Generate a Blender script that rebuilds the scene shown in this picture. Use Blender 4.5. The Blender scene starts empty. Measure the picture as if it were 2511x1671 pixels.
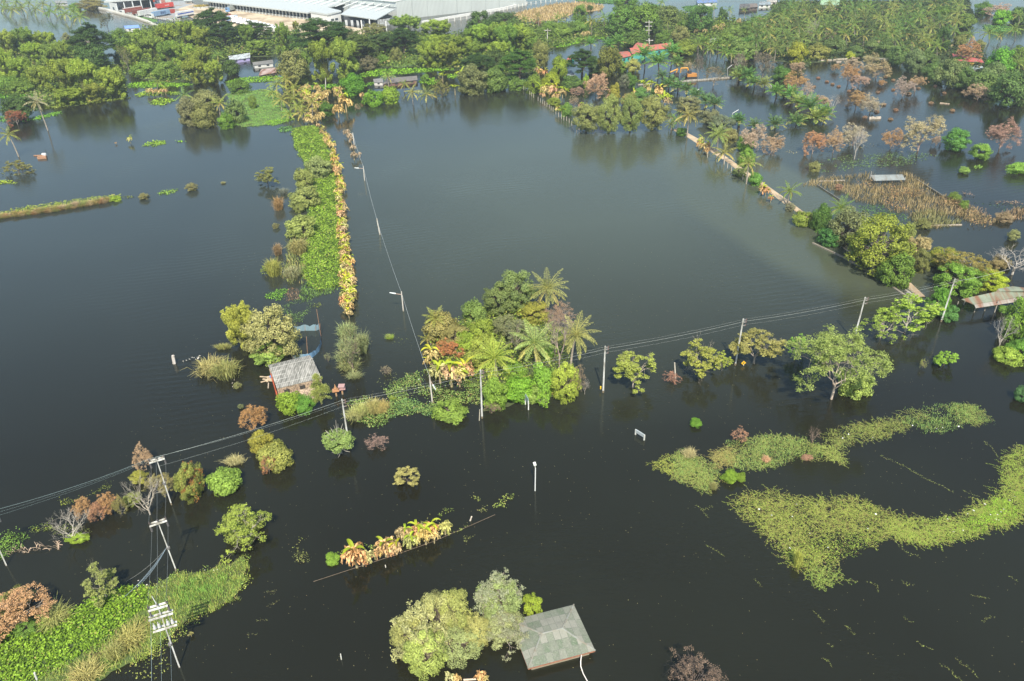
import bpy, math, random
import numpy as np
from mathutils import Vector, Matrix

# ---------------------------------------------------------------- camera, world, sun
W0, H0 = 2511.0, 1671.0          # photograph size; all pixel numbers below are in it
CAMH, LENS, PITCH, ROLL = 85.0, 27.0, math.radians(31.2), math.radians(1.4)
FPX = LENS / 36.0 * W0
S = bpy.context.scene
COL = S.collection
ct, st = math.cos(PITCH), math.sin(PITCH)
Fw = np.array([0, ct, -st]); D0 = np.array([0, -st, -ct]); R0 = np.array([1., 0, 0])
cr_, sr_ = math.cos(ROLL), math.sin(ROLL)
Rv = cr_ * R0 + sr_ * D0
Dv = cr_ * D0 - sr_ * R0
cam_d = bpy.data.cameras.new('camera'); cam = bpy.data.objects.new('camera', cam_d); COL.objects.link(cam)
cam_d.lens = LENS; cam_d.sensor_width = 36; cam_d.sensor_fit = 'HORIZONTAL'
cam_d.clip_start = 1; cam_d.clip_end = 6000
cam.matrix_world = Matrix(((Rv[0], -Dv[0], -Fw[0], 0), (Rv[1], -Dv[1], -Fw[1], 0), (Rv[2], -Dv[2], -Fw[2], CAMH), (0, 0, 0, 1)))
S.camera = cam
SUN_EL, SUN_AZ = 50.0, 4.0      # sun behind the camera, a little to the right
world = bpy.data.worlds.new('World'); S.world = world; world.use_nodes = True
wn = world.node_tree
sky = wn.nodes.new('ShaderNodeTexSky'); sky.sky_type = 'NISHITA'; sky.sun_disc = False
sky.sun_elevation = math.radians(SUN_EL); sky.sun_rotation = math.radians(180 - SUN_AZ)
sky.air_density = 1.0; sky.dust_density = 1.0; sky.ozone_density = 0.3; sky.altitude = 50
bg = wn.nodes['Background']; bg.inputs['Strength'].default_value = 0.13
sky_tint = wn.nodes.new('ShaderNodeMix'); sky_tint.data_type = 'RGBA'; sky_tint.blend_type = 'MULTIPLY'; sky_tint.inputs[0].default_value = 1; sky_tint.inputs[7].default_value = (.94, 1.0, .94, 1)   # greenish tint put on the sky light, against its blue-violet cast
wn.links.new(sky.outputs[0], sky_tint.inputs[6]); wn.links.new(sky_tint.outputs[2], bg.inputs[0])
sl = bpy.data.lights.new('sun', 'SUN'); sl.energy = 5.0; sl.angle = math.radians(0.53); sl.color = (1.0, 0.93, 0.80)
so = bpy.data.objects.new('sun', sl); COL.objects.link(so)
so.rotation_euler = (math.radians(90 - SUN_EL), 0, math.radians(SUN_AZ))
S.view_settings.view_transform = 'Standard'; S.view_settings.look = 'None'
S.view_settings.exposure = 0.5; S.view_settings.gamma = 1
S.cycles.max_bounces = 5; S.cycles.diffuse_bounces = 2; S.cycles.glossy_bounces = 3
S.cycles.transmission_bounces = 3; S.cycles.transparent_max_bounces = 6; S.cycles.volume_bounces = 0
S.cycles.caustics_reflective = False; S.cycles.caustics_refractive = False

# ---------------------------------------------------------------- pixel <-> ground
def ray(px, py):
    d = (px - W0 / 2) * Rv + (py - H0 / 2) * Dv + FPX * Fw
    return d / np.linalg.norm(d)
def P(px, py, h=0.0):
    d = ray(px, py); t = (CAMH - h) / -d[2]
    return np.array([d[0] * t, d[1] * t, h])
def T(base, px, py):            # point on the pixel's ray in the vertical plane through base
    d = ray(px, py); t = base[1] / d[1]
    return np.array([d[0] * t, base[1], CAMH + d[2] * t])
def mpp(px, py):                # metres per photograph pixel on the water there
    p = P(px, py); return float(np.dot(p - np.array([0, 0, CAMH]), Fw)) / FPX
def dep(px, py): return math.asin(-ray(px, py)[2])

# ---------------------------------------------------------------- materials
def nt(name):
    m = bpy.data.materials.new(name); m.use_nodes = True
    return m, m.node_tree, m.node_tree.nodes['Principled BSDF']
def add(t, kind, **kw):
    n = t.nodes.new(kind)
    for k, v in kw.items(): setattr(n, k, v)
    return n
def mrange(t, src, a, b, c, d):
    n = add(t, 'ShaderNodeMapRange'); n.inputs[1].default_value = a; n.inputs[2].default_value = b
    n.inputs[3].default_value = c; n.inputs[4].default_value = d; t.links.new(src, n.inputs[0]); return n.outputs[0]
def mixc(t, fac, a, b, mode='MIX'):
    n = add(t, 'ShaderNodeMix', data_type='RGBA', blend_type=mode)
    for i, v in ((0, fac), (6, a), (7, b)):
        if isinstance(v, (int, float)): n.inputs[i].default_value = v
        elif isinstance(v, tuple): n.inputs[i].default_value = (*v, 1) if len(v) == 3 else v
        else: t.links.new(v, n.inputs[i])
    return n.outputs[2]

def make_leaf(name, trans=0.3, tan=(.46, .33, .15)):
    m, t, b = nt(name)
    oi = add(t, 'ShaderNodeObjectInfo'); at = add(t, 'ShaderNodeAttribute', attribute_name='v')
    k = mrange(t, at.outputs['Fac'], 0, 1, .42, 1.62)
    hs = add(t, 'ShaderNodeHueSaturation'); t.links.new(oi.outputs['Color'], hs.inputs['Color']); t.links.new(k, hs.inputs['Value'])
    hue = mrange(t, at.outputs['Fac'], 0, 1, .51, .495); t.links.new(hue, hs.inputs['Hue'])
    w = mrange(t, at.outputs['Fac'], 1, 2, 0, 1)
    c = mixc(t, w, hs.outputs[0], tan)
    t.links.new(c, b.inputs['Base Color']); b.inputs['Roughness'].default_value = .55
    b.inputs['Specular IOR Level'].default_value = .25
    tr = add(t, 'ShaderNodeBsdfTranslucent'); t.links.new(c, tr.inputs[0])
    mx = add(t, 'ShaderNodeMixShader'); mx.inputs[0].default_value = trans
    t.links.new(b.outputs[0], mx.inputs[1]); t.links.new(tr.outputs[0], mx.inputs[2])
    t.links.new(mx.outputs[0], t.nodes['Material Output'].inputs[0])
    return m
def make_solid(name, rough=.7, nscale=2.0, amt=.25, stripe=None, bump=0, metal=0, dirt=None, rot=0., sdark=.75):
    """object colour with worn noise; stripe = (axis, scale) for corrugation"""
    m, t, b = nt(name)
    oi = add(t, 'ShaderNodeObjectInfo'); tc = add(t, 'ShaderNodeTexCoord')
    nz = add(t, 'ShaderNodeTexNoise'); nz.inputs['Scale'].default_value = nscale; nz.inputs['Detail'].default_value = 6
    t.links.new(tc.outputs['Object'], nz.inputs['Vector'])
    k = mrange(t, nz.outputs['Fac'], .3, .7, 1 - amt, 1 + amt * .6)
    hs = add(t, 'ShaderNodeHueSaturation'); t.links.new(oi.outputs['Color'], hs.inputs['Color']); t.links.new(k, hs.inputs['Value'])
    c = hs.outputs[0]
    if dirt:
        n2 = add(t, 'ShaderNodeTexNoise'); n2.inputs['Scale'].default_value = dirt[1]; n2.inputs['Detail'].default_value = 8
        mp = add(t, 'ShaderNodeMapping'); mp.inputs['Scale'].default_value = dirt[2]
        t.links.new(tc.outputs['Object'], mp.inputs[0]); t.links.new(mp.outputs[0], n2.inputs['Vector'])
        f = mrange(t, n2.outputs['Fac'], .45, .62, 0, .85); c = mixc(t, f, c, dirt[0])
    if stripe:
        rm = add(t, 'ShaderNodeMapping'); rm.inputs['Rotation'].default_value = (0, 0, -rot); t.links.new(tc.outputs['Object'], rm.inputs[0])
        wv = add(t, 'ShaderNodeTexWave', bands_direction=stripe[0]); wv.inputs['Scale'].default_value = stripe[1]
        wv.inputs['Distortion'].default_value = .4
        t.links.new(rm.outputs[0], wv.inputs['Vector'])
        bp = add(t, 'ShaderNodeBump'); bp.inputs['Strength'].default_value = .6; bp.inputs['Distance'].default_value = .05
        t.links.new(wv.outputs['Fac'], bp.inputs['Height']); t.links.new(bp.outputs[0], b.inputs['Normal'])
        f = mrange(t, wv.outputs['Fac'], 0, 1, sdark, 1.08)  # valleys darkened in the colour, painted shade of the corrugation
        h2 = add(t, 'ShaderNodeHueSaturation'); t.links.new(c, h2.inputs['Color']); t.links.new(f, h2.inputs['Value']); c = h2.outputs[0]
    t.links.new(c, b.inputs['Base Color']); b.inputs['Roughness'].default_value = rough; b.inputs['Metallic'].default_value = metal
    return m
LEAF = make_leaf('foliage'); FROND = make_leaf('palm_foliage', .2, (.52, .42, .12)); DRY = make_leaf('dry_foliage', .12, (.30, .20, .10))
BARK = make_solid('bark', .9, 3, .4); CONC = make_solid('concrete', .8, 1.5, .15, dirt=((.22, .19, .14), 1.2, (1, 1, .3)))
PAINT = make_solid('painted_surface', .5, .8, .12); WOOD = make_solid('weathered_wood', .85, 3, .35)
CORR = make_solid('corrugated_sheet', .6, .6, .2, stripe=('X', 2.2), dirt=((.20, .19, .17), .8, (1.5, .3, 1)))
RUST = make_solid('rusty_sheet', .7, .6, .2, stripe=('X', 2.0), dirt=((.22, .085, .04), .35, (2.2, .25, 1)))
TILE = make_solid('roof_tile', .75, .5, .2, dirt=((.2, .15, .12), .5, (1, 1, 1)))
WIREM = make_solid('cable', .5, 1, .1); SOIL = make_solid('packed_soil', .95, .25, .22, dirt=((.30, .22, .14), .08, (1, 1, 1)))
GRASSB = make_solid('wet_grass_bed', .9, .4, .35, dirt=((.06, .07, .03), .3, (1, 1, 1)))
DARK = make_solid('dark_opening', .8, 1, .2); BRICK = make_solid('rubble_brick', .9, 4, .5, dirt=((.12, .09, .07), 2.5, (1, 1, 1)))

def net_mat():
    m, t, b = nt('blue_net'); oi = add(t, 'ShaderNodeObjectInfo'); t.links.new(oi.outputs['Color'], b.inputs['Base Color'])
    tr = add(t, 'ShaderNodeBsdfTransparent'); mx = add(t, 'ShaderNodeMixShader'); mx.inputs[0].default_value = .72
    t.links.new(tr.outputs[0], mx.inputs[1]); t.links.new(b.outputs[0], mx.inputs[2]); t.links.new(mx.outputs[0], t.nodes['Material Output'].inputs[0])
    return m
NET = net_mat()

def water_mat():
    m, t, b = nt('flood_water')
    tc = add(t, 'ShaderNodeTexCoord')
    big = add(t, 'ShaderNodeTexNoise'); big.inputs['Scale'].default_value = .012; big.inputs['Detail'].default_value = 3
    t.links.new(tc.outputs['Object'], big.inputs['Vector'])
    c = mixc(t, mrange(t, big.outputs['Fac'], .4, .62, 0, 1), (.012, .0115, .0065), (.017, .018, .011))
    # silty water: the main lake carries pale green silt, with a sharper front beside the causeway
    def blob(cx, cy, rx, ry, lo, hi, dist, rot=0.):
        w_ = add(t, 'ShaderNodeTexNoise'); w_.inputs['Scale'].default_value = .01; w_.inputs['Detail'].default_value = 4; t.links.new(tc.outputs['Object'], w_.inputs['Vector'])
        mx_ = add(t, 'ShaderNodeMix', data_type='VECTOR'); mx_.inputs[0].default_value = dist; t.links.new(tc.outputs['Object'], mx_.inputs[4])
        sc_ = add(t, 'ShaderNodeVectorMath', operation='SCALE'); sc_.inputs[3].default_value = 400; t.links.new(w_.outputs['Color'], sc_.inputs[0])
        ad_ = add(t, 'ShaderNodeVectorMath', operation='SUBTRACT'); ad_.inputs[1].default_value = (200, 200, 200); t.links.new(sc_.outputs[0], ad_.inputs[0])
        a2_ = add(t, 'ShaderNodeVectorMath', operation='ADD'); t.links.new(ad_.outputs[0], a2_.inputs[0]); t.links.new(tc.outputs['Object'], a2_.inputs[1]); t.links.new(a2_.outputs[0], mx_.inputs[5])
        s1 = add(t, 'ShaderNodeVectorMath', operation='SUBTRACT'); s1.inputs[1].default_value = (cx, cy, 0); t.links.new(mx_.outputs[1], s1.inputs[0])
        rt = add(t, 'ShaderNodeVectorRotate', rotation_type='Z_AXIS'); rt.inputs['Angle'].default_value = -rot; t.links.new(s1.outputs[0], rt.inputs[0])
        s2 = add(t, 'ShaderNodeVectorMath', operation='MULTIPLY'); s2.inputs[1].default_value = (1 / rx, 1 / ry, 0); t.links.new(rt.outputs[0], s2.inputs[0])
        ln = add(t, 'ShaderNodeVectorMath', operation='LENGTH'); t.links.new(s2.outputs[0], ln.inputs[0]); return mrange(t, ln.outputs['Value'], lo, hi, 1, 0)
    cC = P(330, 470); c = mixc(t, blob(cC[0], cC[1], 130, 120, .3, 1.2, .15), c, (.028, .034, .028))
    cA = P(1400, 440); c = mixc(t, blob(cA[0], cA[1], 95, 110, .35, 1.25, .12), c, (.060, .072, .052))
    q0, q1 = P(1700, 350), P(2230, 720); dq = q1 - q0; cB = (q0 + q1) / 2; an = math.atan2(dq[1], dq[0]); L_ = float(np.linalg.norm(dq)); cB = cB + np.array([math.sin(an), -math.cos(an), 0]) * (4 if math.sin(an) < 0 else -4)
    c = mixc(t, blob(cB[0], cB[1], L_ * .56, 27, .80, 1.0, .07, an), c, (.066, .077, .050))
    t.links.new(c, b.inputs['Base Color'])
    b.inputs['IOR'].default_value = 1.43; b.inputs['Specular Tint'].default_value = (.82, 1, .93, 1)
    t.links.new(mrange(t, big.outputs['Fac'], .35, .65, .05, .12), b.inputs['Roughness'])
    # ripples: short chop elongated across the wind, patchy
    mp = add(t, 'ShaderNodeMapping'); mp.inputs['Rotation'].default_value = (0, 0, math.radians(24)); mp.inputs['Scale'].default_value = (.45, 1.5, 1)
    t.links.new(tc.outputs['Object'], mp.inputs[0])
    r1 = add(t, 'ShaderNodeTexNoise'); r1.inputs['Scale'].default_value = 1.5; r1.inputs['Detail'].default_value = 3
    t.links.new(mp.outputs[0], r1.inputs['Vector'])
    wv = add(t, 'ShaderNodeTexWave', bands_direction='Y'); wv.inputs['Scale'].default_value = .16; wv.inputs['Distortion'].default_value = 11
    wv.inputs['Detail'].default_value = 2; wv.inputs['Detail Scale'].default_value = .25
    mp2 = add(t, 'ShaderNodeMapping'); mp2.inputs['Rotation'].default_value = (0, 0, math.radians(-14))
    t.links.new(tc.outputs['Object'], mp2.inputs[0]); t.links.new(mp2.outputs[0], wv.inputs['Vector'])
    pn = add(t, 'ShaderNodeTexNoise'); pn.inputs['Scale'].default_value = .02; pn.inputs['Detail'].default_value = 2
    t.links.new(tc.outputs['Object'], pn.inputs['Vector'])
    amp = mrange(t, pn.outputs['Fac'], .42, .62, .25, 1)
    wa = mrange(t, pn.outputs['Fac'], .5, .64, 0, .38)
    a = add(t, 'ShaderNodeMath', operation='MULTIPLY'); t.links.new(r1.outputs['Fac'], a.inputs[0]); t.links.new(amp, a.inputs[1])
    bb = add(t, 'ShaderNodeMath', operation='MULTIPLY'); t.links.new(wv.outputs['Fac'], bb.inputs[0]); t.links.new(wa, bb.inputs[1])
    s_ = add(t, 'ShaderNodeMath', operation='ADD'); t.links.new(a.outputs[0], s_.inputs[0]); t.links.new(bb.outputs[0], s_.inputs[1])
    bp = add(t, 'ShaderNodeBump'); bp.inputs['Strength'].default_value = 1.0; bp.inputs['Distance'].default_value = .05
    t.links.new(s_.outputs[0], bp.inputs['Height']); t.links.new(bp.outputs[0], b.inputs['Normal'])
    return m
WATER = water_mat()

# ---------------------------------------------------------------- object helpers
def tag(o, label=None, cat=None, group=None, kind=None):
    if label: o['label'] = label
    if cat: o['category'] = cat
    if group: o['group'] = group
    if kind: o['kind'] = kind
    return o
def link(name, me, mat=None, col=None, parent=None, loc=None, scale=None, rz=0):
    o = bpy.data.objects.new(name, me); COL.objects.link(o)
    if mat is not None and not me.materials: me.materials.append(mat)
    if col is not None: o.color = (*col, 1)
    if parent is not None: o.parent = parent
    if loc is not None: o.location = tuple(float(x) for x in loc)
    if scale is not None: o.scale = tuple(float(x) for x in scale)
    o.rotation_euler.z = rz
    return o
def empty(name, loc, label, cat, group=None, rz=0):
    o = bpy.data.objects.new(name, None); COL.objects.link(o); o.empty_display_size = .5
    o.location = tuple(float(x) for x in loc); o.rotation_euler.z = rz
    return tag(o, label, cat, group)
def qmesh(name, V, Q, v=None, smooth=False):
    me = bpy.data.meshes.new(name); V = np.asarray(V, np.float32); Q = np.asarray(Q, np.int32); n = len(Q)
    me.vertices.add(len(V)); me.vertices.foreach_set('co', V.ravel())
    me.loops.add(n * 4); me.loops.foreach_set('vertex_index', Q.ravel())
    me.polygons.add(n); me.polygons.foreach_set('loop_start', np.arange(0, n * 4, 4, dtype=np.int32))
    if v is not None:
        a = me.attributes.new('v', 'FLOAT', 'FACE'); a.data.foreach_set('value', np.asarray(v, np.float32))
    if smooth: me.polygons.foreach_set('use_smooth', np.ones(n, bool))
    me.update(calc_edges=True); return me
def nrm(a): return a / (np.linalg.norm(a, axis=-1, keepdims=True) + 1e-9)
def leafq(Pc, N, D, L, W):
    """diamond leaves: centres, normals, long directions, length, width"""
    N = nrm(N); D = nrm(D - N * (D * N).sum(-1, keepdims=True)); Sd = np.cross(N, D)
    L = np.broadcast_to(np.asarray(L, float), (len(Pc),))[:, None]; W = np.broadcast_to(np.asarray(W, float), (len(Pc),))[:, None]
    V = np.stack([Pc - D * L / 2, Pc + Sd * W / 2 + D * L * .08, Pc + D * L / 2, Pc - Sd * W / 2 + D * L * .08], 1).reshape(-1, 3)
    return V, np.arange(len(Pc) * 4).reshape(-1, 4)
class QB:                        # collects quads
    def __init__(s): s.V = []; s.Q = []; s.v = []; s.n = 0
    def add(s, V, Q, v=0.5):
        s.V.append(V); s.Q.append(np.asarray(Q) + s.n); s.n += len(V); s.v.append(np.broadcast_to(np.asarray(v, float), (len(Q),)))
    def tube(s, pts, rad, k=5, v=.5):
        pts = np.asarray(pts, float); n = len(pts); rad = np.broadcast_to(np.asarray(rad, float), (n,))
        tg = nrm(np.gradient(pts, axis=0)); ref = np.where(np.abs(tg[:, 2:3]) > .9, [[1., 0, 0]], [[0, 0, 1.]])
        a = nrm(np.cross(tg, ref)); b = np.cross(tg, a); an = np.arange(k) * 2 * math.pi / k
        V = pts[:, None] + rad[:, None, None] * (np.cos(an)[None, :, None] * a[:, None] + np.sin(an)[None, :, None] * b[:, None])
        i = np.arange(n - 1)[:, None] * k; j = np.arange(k)[None]; j2 = (j + 1) % k
        s.add(V.reshape(-1, 3), np.stack([i + j, i + j2, i + k + j2, i + k + j], -1).reshape(-1, 4), v)
    def mesh(s, name, smooth=False): return qmesh(name, np.concatenate(s.V), np.concatenate(s.Q), np.concatenate(s.v), smooth)
class MB:                        # collects boxes and polygons
    def __init__(s): s.V = []; s.F = []
    def poly(s, pts): i = len(s.V); s.V += [tuple(map(float, p)) for p in pts]; s.F.append(tuple(range(i, i + len(pts))))
    def box(s, c, sz, rz=0, rx=0, ry=0):
        M = Matrix.Translation(Vector([float(x) for x in c])) @ Matrix.Rotation(rz, 4, 'Z') @ Matrix.Rotation(ry, 4, 'Y') @ Matrix.Rotation(rx, 4, 'X')
        i = len(s.V); a, b, d = [x / 2 for x in sz]
        for z in (-d, d):
            for x, y in ((-a, -b), (a, -b), (a, b), (-a, b)): s.V.append(tuple(M @ Vector((x, y, z))))
        s.F += [(i + 3, i + 2, i + 1, i), (i + 4, i + 5, i + 6, i + 7)] + [(i + k, i + (k + 1) % 4, i + 4 + (k + 1) % 4, i + 4 + k) for k in range(4)]
    def slab(s, pts, t):         # polygon with thickness t downwards
        pts = [np.asarray(p, float) for p in pts]; n = len(pts); i = len(s.V)
        s.V += [tuple(p) for p in pts] + [tuple(p - np.array([0, 0, t])) for p in pts]
        s.F += [tuple(range(i, i + n)), tuple(range(i + 2 * n - 1, i + n - 1, -1))]
        s.F += [(i + k, i + n + k, i + n + (k + 1) % n, i + (k + 1) % n) for k in range(n)]
    def wall(s, a, b, h0, h1, t=.15):
        a = np.asarray(a, float)[:2]; b = np.asarray(b, float)[:2]; c = (a + b) / 2; d = b - a
        s.box((c[0], c[1], (h0 + h1) / 2), (np.linalg.norm(d), t, h1 - h0), math.atan2(d[1], d[0]))
    def cyl(s, a, b, r0, r1=None, k=10):
        r1 = r0 if r1 is None else r1; a = np.asarray(a, float); b = np.asarray(b, float); t = nrm(b - a)
        u = nrm(np.cross(t, [1, 0, 0] if abs(t[2]) > .9 else [0, 0, 1.])); w = np.cross(t, u); i = len(s.V)
        for c, r in ((a, r0), (b, r1)):
            for q in range(k): an = q * 2 * math.pi / k; s.V.append(tuple(c + r * (math.cos(an) * u + math.sin(an) * w)))
        s.F += [(i + q, i + (q + 1) % k, i + k + (q + 1) % k, i + k + q) for q in range(k)] + [tuple(range(i + k - 1, i - 1, -1)), tuple(range(i + k, i + 2 * k))]
    def build(s, name, mat, col=None, parent=None, loc=(0, 0, 0)):
        me = bpy.data.meshes.new(name); me.from_pydata(s.V, [], s.F); me.update()
        if parent is not None and parent.type == 'EMPTY' and loc == (0, 0, 0):
            # vertices are in world space: bring them into the parent's frame
            me.transform((Matrix.Translation(parent.location) @ Matrix.Rotation(parent.rotation_euler.z, 4, 'Z')).inverted())
        return link(name, me, mat, col, parent, loc)

# ---------------------------------------------------------------- colours (albedo)
BAM = (.20, .31, .04); BAM2 = (.15, .26, .04); MID = (.10, .21, .028); MID2 = (.13, .235, .035); DARKG = (.040, .100, .016); DK2 = (.055, .125, .022)
OLI = (.175, .22, .065); OLI2 = (.20, .235, .09); GREY = (.15, .205, .085); VIV = (.12, .28, .02); LIME = (.28, .40, .03); YG = (.175, .255, .035)
YEL = (.40, .36, .03); DED = (.47, .29, .13); DED2 = (.47, .36, .20); TAN = (.44, .34, .19); TAN2 = (.50, .40, .22); PINKD = (.48, .37, .26)
PAL = (.12, .20, .045); PALY = (.20, .25, .07); OILP = (.065, .145, .045); TWIG = (.34, .29, .24); WHT = (.52, .47, .41); TRK = (.15, .12, .09)
BAN = (.36, .44, .03); BAND = (.60, .44, .19)

# ---------------------------------------------------------------- tree prototypes (unit: crown half width 1, half height 1)
PROTO = {}
def rdir(r, n): return nrm(r.normal(size=(n, 3)))
def norm_crown(V, lift, zmin=None):
    c = (np.percentile(V[:, :2], 1, axis=0) + np.percentile(V[:, :2], 99, axis=0)) / 2
    return V
def p_round(seed, ncl=46, per=150, crad=.30, L=.105, W=.06, lift=.8, top=1., flat=1., inner=.35, droop=0., limbs=True):
    r = np.random.default_rng(seed); qb = QB(); i = np.arange(ncl) + .5
    ph = np.arccos(1 - 2 * i / ncl); th = math.pi * (1 + 5 ** .5) * i
    C = np.stack([np.cos(th) * np.sin(ph), np.sin(th) * np.sin(ph), np.cos(ph)], 1) + r.normal(size=(ncl, 3)) * .16
    rad = (inner + (1 - crad * .8 - inner) * r.uniform(.25, 1.08, ncl) ** .6)[:, None]
    C = nrm(C) * rad * r.uniform(.82, 1.12, (len(C), 1)); C[:, 2] *= flat
    C = C[(C[:, 2] + lift > .12)]
    Vall = []; tips = []
    for c in C:
        k = crad * r.uniform(.55, 1.25); n = int(per * (k / crad) ** 2)
        d = rdir(r, n); pos = c + d * k * (r.uniform(.35, 1, (n, 1)) ** .5) * [1, 1, .75]
        N = d * .7 + nrm(c) * .5 + [0, 0, .45] + r.normal(size=(n, 3)) * .45
        D = r.normal(size=(n, 3)) + d * .5 - np.array([0, 0, droop])
        V, Q = leafq(pos, N, D, L * r.uniform(.7, 1.25, n), W * r.uniform(.7, 1.2, n))
        tone = r.uniform(-.18, .18) + (.08 * c[2])
        qb.add(V + [0, 0, lift], Q, np.clip(.5 + tone + r.normal(size=n) * .2, 0, 1)); tips.append(c + [0, 0, lift])
    AV = np.concatenate(qb.V) - [0, 0, lift]; sx = np.percentile(np.hypot(AV[:, 0], AV[:, 1]), 97.5); zh = np.percentile(AV[:, 2], 98.5)
    for q_ in range(len(qb.V)): qb.V[q_] = (qb.V[q_] - [0, 0, lift]) / [sx, sx, zh] + [0, 0, lift]
    tips = [(t_ - [0, 0, lift]) / [sx, sx, zh] + [0, 0, lift] for t_ in tips]
    ok = QB()
    ok.tube([[0, 0, -.15], [.02, .01, lift * .35], [.0, .0, lift * .75], [0, 0, lift + .25]], [.075, .06, .045, .02], 6)
    if limbs:
        for c in tips:
            b = np.array([0, 0, lift * .35 + .45 * max(0, c[2] - lift * .5)]) ; m = (b + c) / 2 + r.normal(size=3) * .05 - [0, 0, .04]
            ok.tube([b, m, c], [.028, .018, .008], 4)
    return qb.mesh('crown'), ok.mesh('trunk'), lift
def p_umbrella(seed, lift=1.1):
    r = np.random.default_rng(seed); qb = QB(); ok = QB(); tips = []
    for k in range(90):
        a = r.uniform(0, 2 * math.pi); q = r.uniform(0, 1) ** .5 * .88; z = 1.55 * math.sqrt(max(0, 1 - q * q * 1.05)) - .75 + r.normal() * .08
        if r.random() < .3: z -= r.uniform(.2, .8)
        c = np.array([q * math.cos(a), q * math.sin(a), z]); s = r.uniform(.13, .27); n = int(230 * (s / .2) ** 2)
        d = rdir(r, n); pos = c + d * s * r.uniform(.4, 1, (n, 1)) * [1, 1, .42]
        V, Q = leafq(pos, d * .5 + [0, 0, .9] + r.normal(size=(n, 3)) * .4, r.normal(size=(n, 3)), .062 * r.uniform(.7, 1.3, n), .034)
        qb.add(V + [0, 0, lift], Q, np.clip(.45 + r.uniform(-.2, .2) + r.normal(size=n) * .17, 0, 1)); tips.append(c + [0, 0, lift])
    ok.tube([[0, 0, -.1], [0, 0, lift * .3], [.03, 0, lift * .55]], [.09, .07, .06], 7)
    for c in tips[::2]:
        ok.tube([[.03, 0, lift * .5], np.array([c[0] * .45, c[1] * .45, lift * .5 + (c[2] - lift * .5) * .65]), c], [.035, .02, .007], 4)
    return qb.mesh('crown'), ok.mesh('trunk'), lift
def p_bamboo(seed, ncu=76, lift=.85):
    r = np.random.default_rng(seed); qb = QB(); ok = QB()
    for k in range(ncu):
        a = r.uniform(0, 2 * math.pi); q = r.uniform(.02, 1) ** .55 * .74
        zt = lift + math.sqrt(max(.02, 1 - q * q * .9)) * r.uniform(.45, .95) if k % 3 else lift + r.uniform(-.65, .3)
        c = np.array([q * math.cos(a), q * math.sin(a), zt - .1]); h = np.array([math.cos(a), math.sin(a), 0])
        ok.tube([[.2 * c[0], .2 * c[1], 0], [.6 * c[0], .6 * c[1], c[2] * .7], c], [.014, .01, .005], 3)
        s = r.uniform(.11, .23); tone = r.uniform(-.28, .24); n = int(280 * (s / .2) ** 2)
        d = rdir(r, n); pos = c + d * s * r.uniform(.35, 1, (n, 1)) ** .5 * [1, 1, 1.05]
        pos += h * (np.maximum(0, pos[:, 2:3] - c[2]) * .5)
        V, Q = leafq(pos, d * .8 + [0, 0, .4] + r.normal(size=(n, 3)) * .45, d * [1, 1, .3] + [0, 0, -.5] + r.normal(size=(n, 3)) * .5, .11 * r.uniform(.7, 1.3, n), .04)
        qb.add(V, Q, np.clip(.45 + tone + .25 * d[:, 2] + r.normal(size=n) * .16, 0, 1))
        if k % 3 == 1:      # arching tip
            n = 60; t = r.uniform(0, 1, (n, 1)); tp = c + [0, 0, s * .8] + h * t * .22 + np.array([0, 0, 1]) * (.30 * t - .26 * t * t); pos = tp + r.normal(size=(n, 3)) * .035
            V, Q = leafq(pos, r.normal(size=(n, 3)) + [0, 0, .6], h + [0, 0, -.6] + r.normal(size=(n, 3)) * .4, .11, .03); qb.add(V, Q, np.clip(.6 + tone + r.normal(size=n) * .15, 0, 1))
    return qb.mesh('foliage'), ok.mesh('culms'), lift
def branches(r, p, d, ln, rad, depth, out, tips, spread=.55, up=.12, k=4):
    n = 3 if ln > .25 else 2
    q = p + d * ln * .5 + r.normal(size=3) * ln * .06; e = p + d * ln + r.normal(size=3) * ln * .05
    out.tube([p, q, e], [rad, rad * .82, rad * .62], max(3, k))
    if depth == 0: tips.append((e, d)); return
    for j in range(r.integers(2, 4)):
        nd = nrm(d + r.normal(size=3) * spread + [0, 0, up]); s = p + d * ln * r.uniform(.55, 1) if j else e
        branches(r, s, nd, ln * r.uniform(.62, .85), rad * .58, depth - 1, out, tips, spread, up, k - 1)
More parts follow.
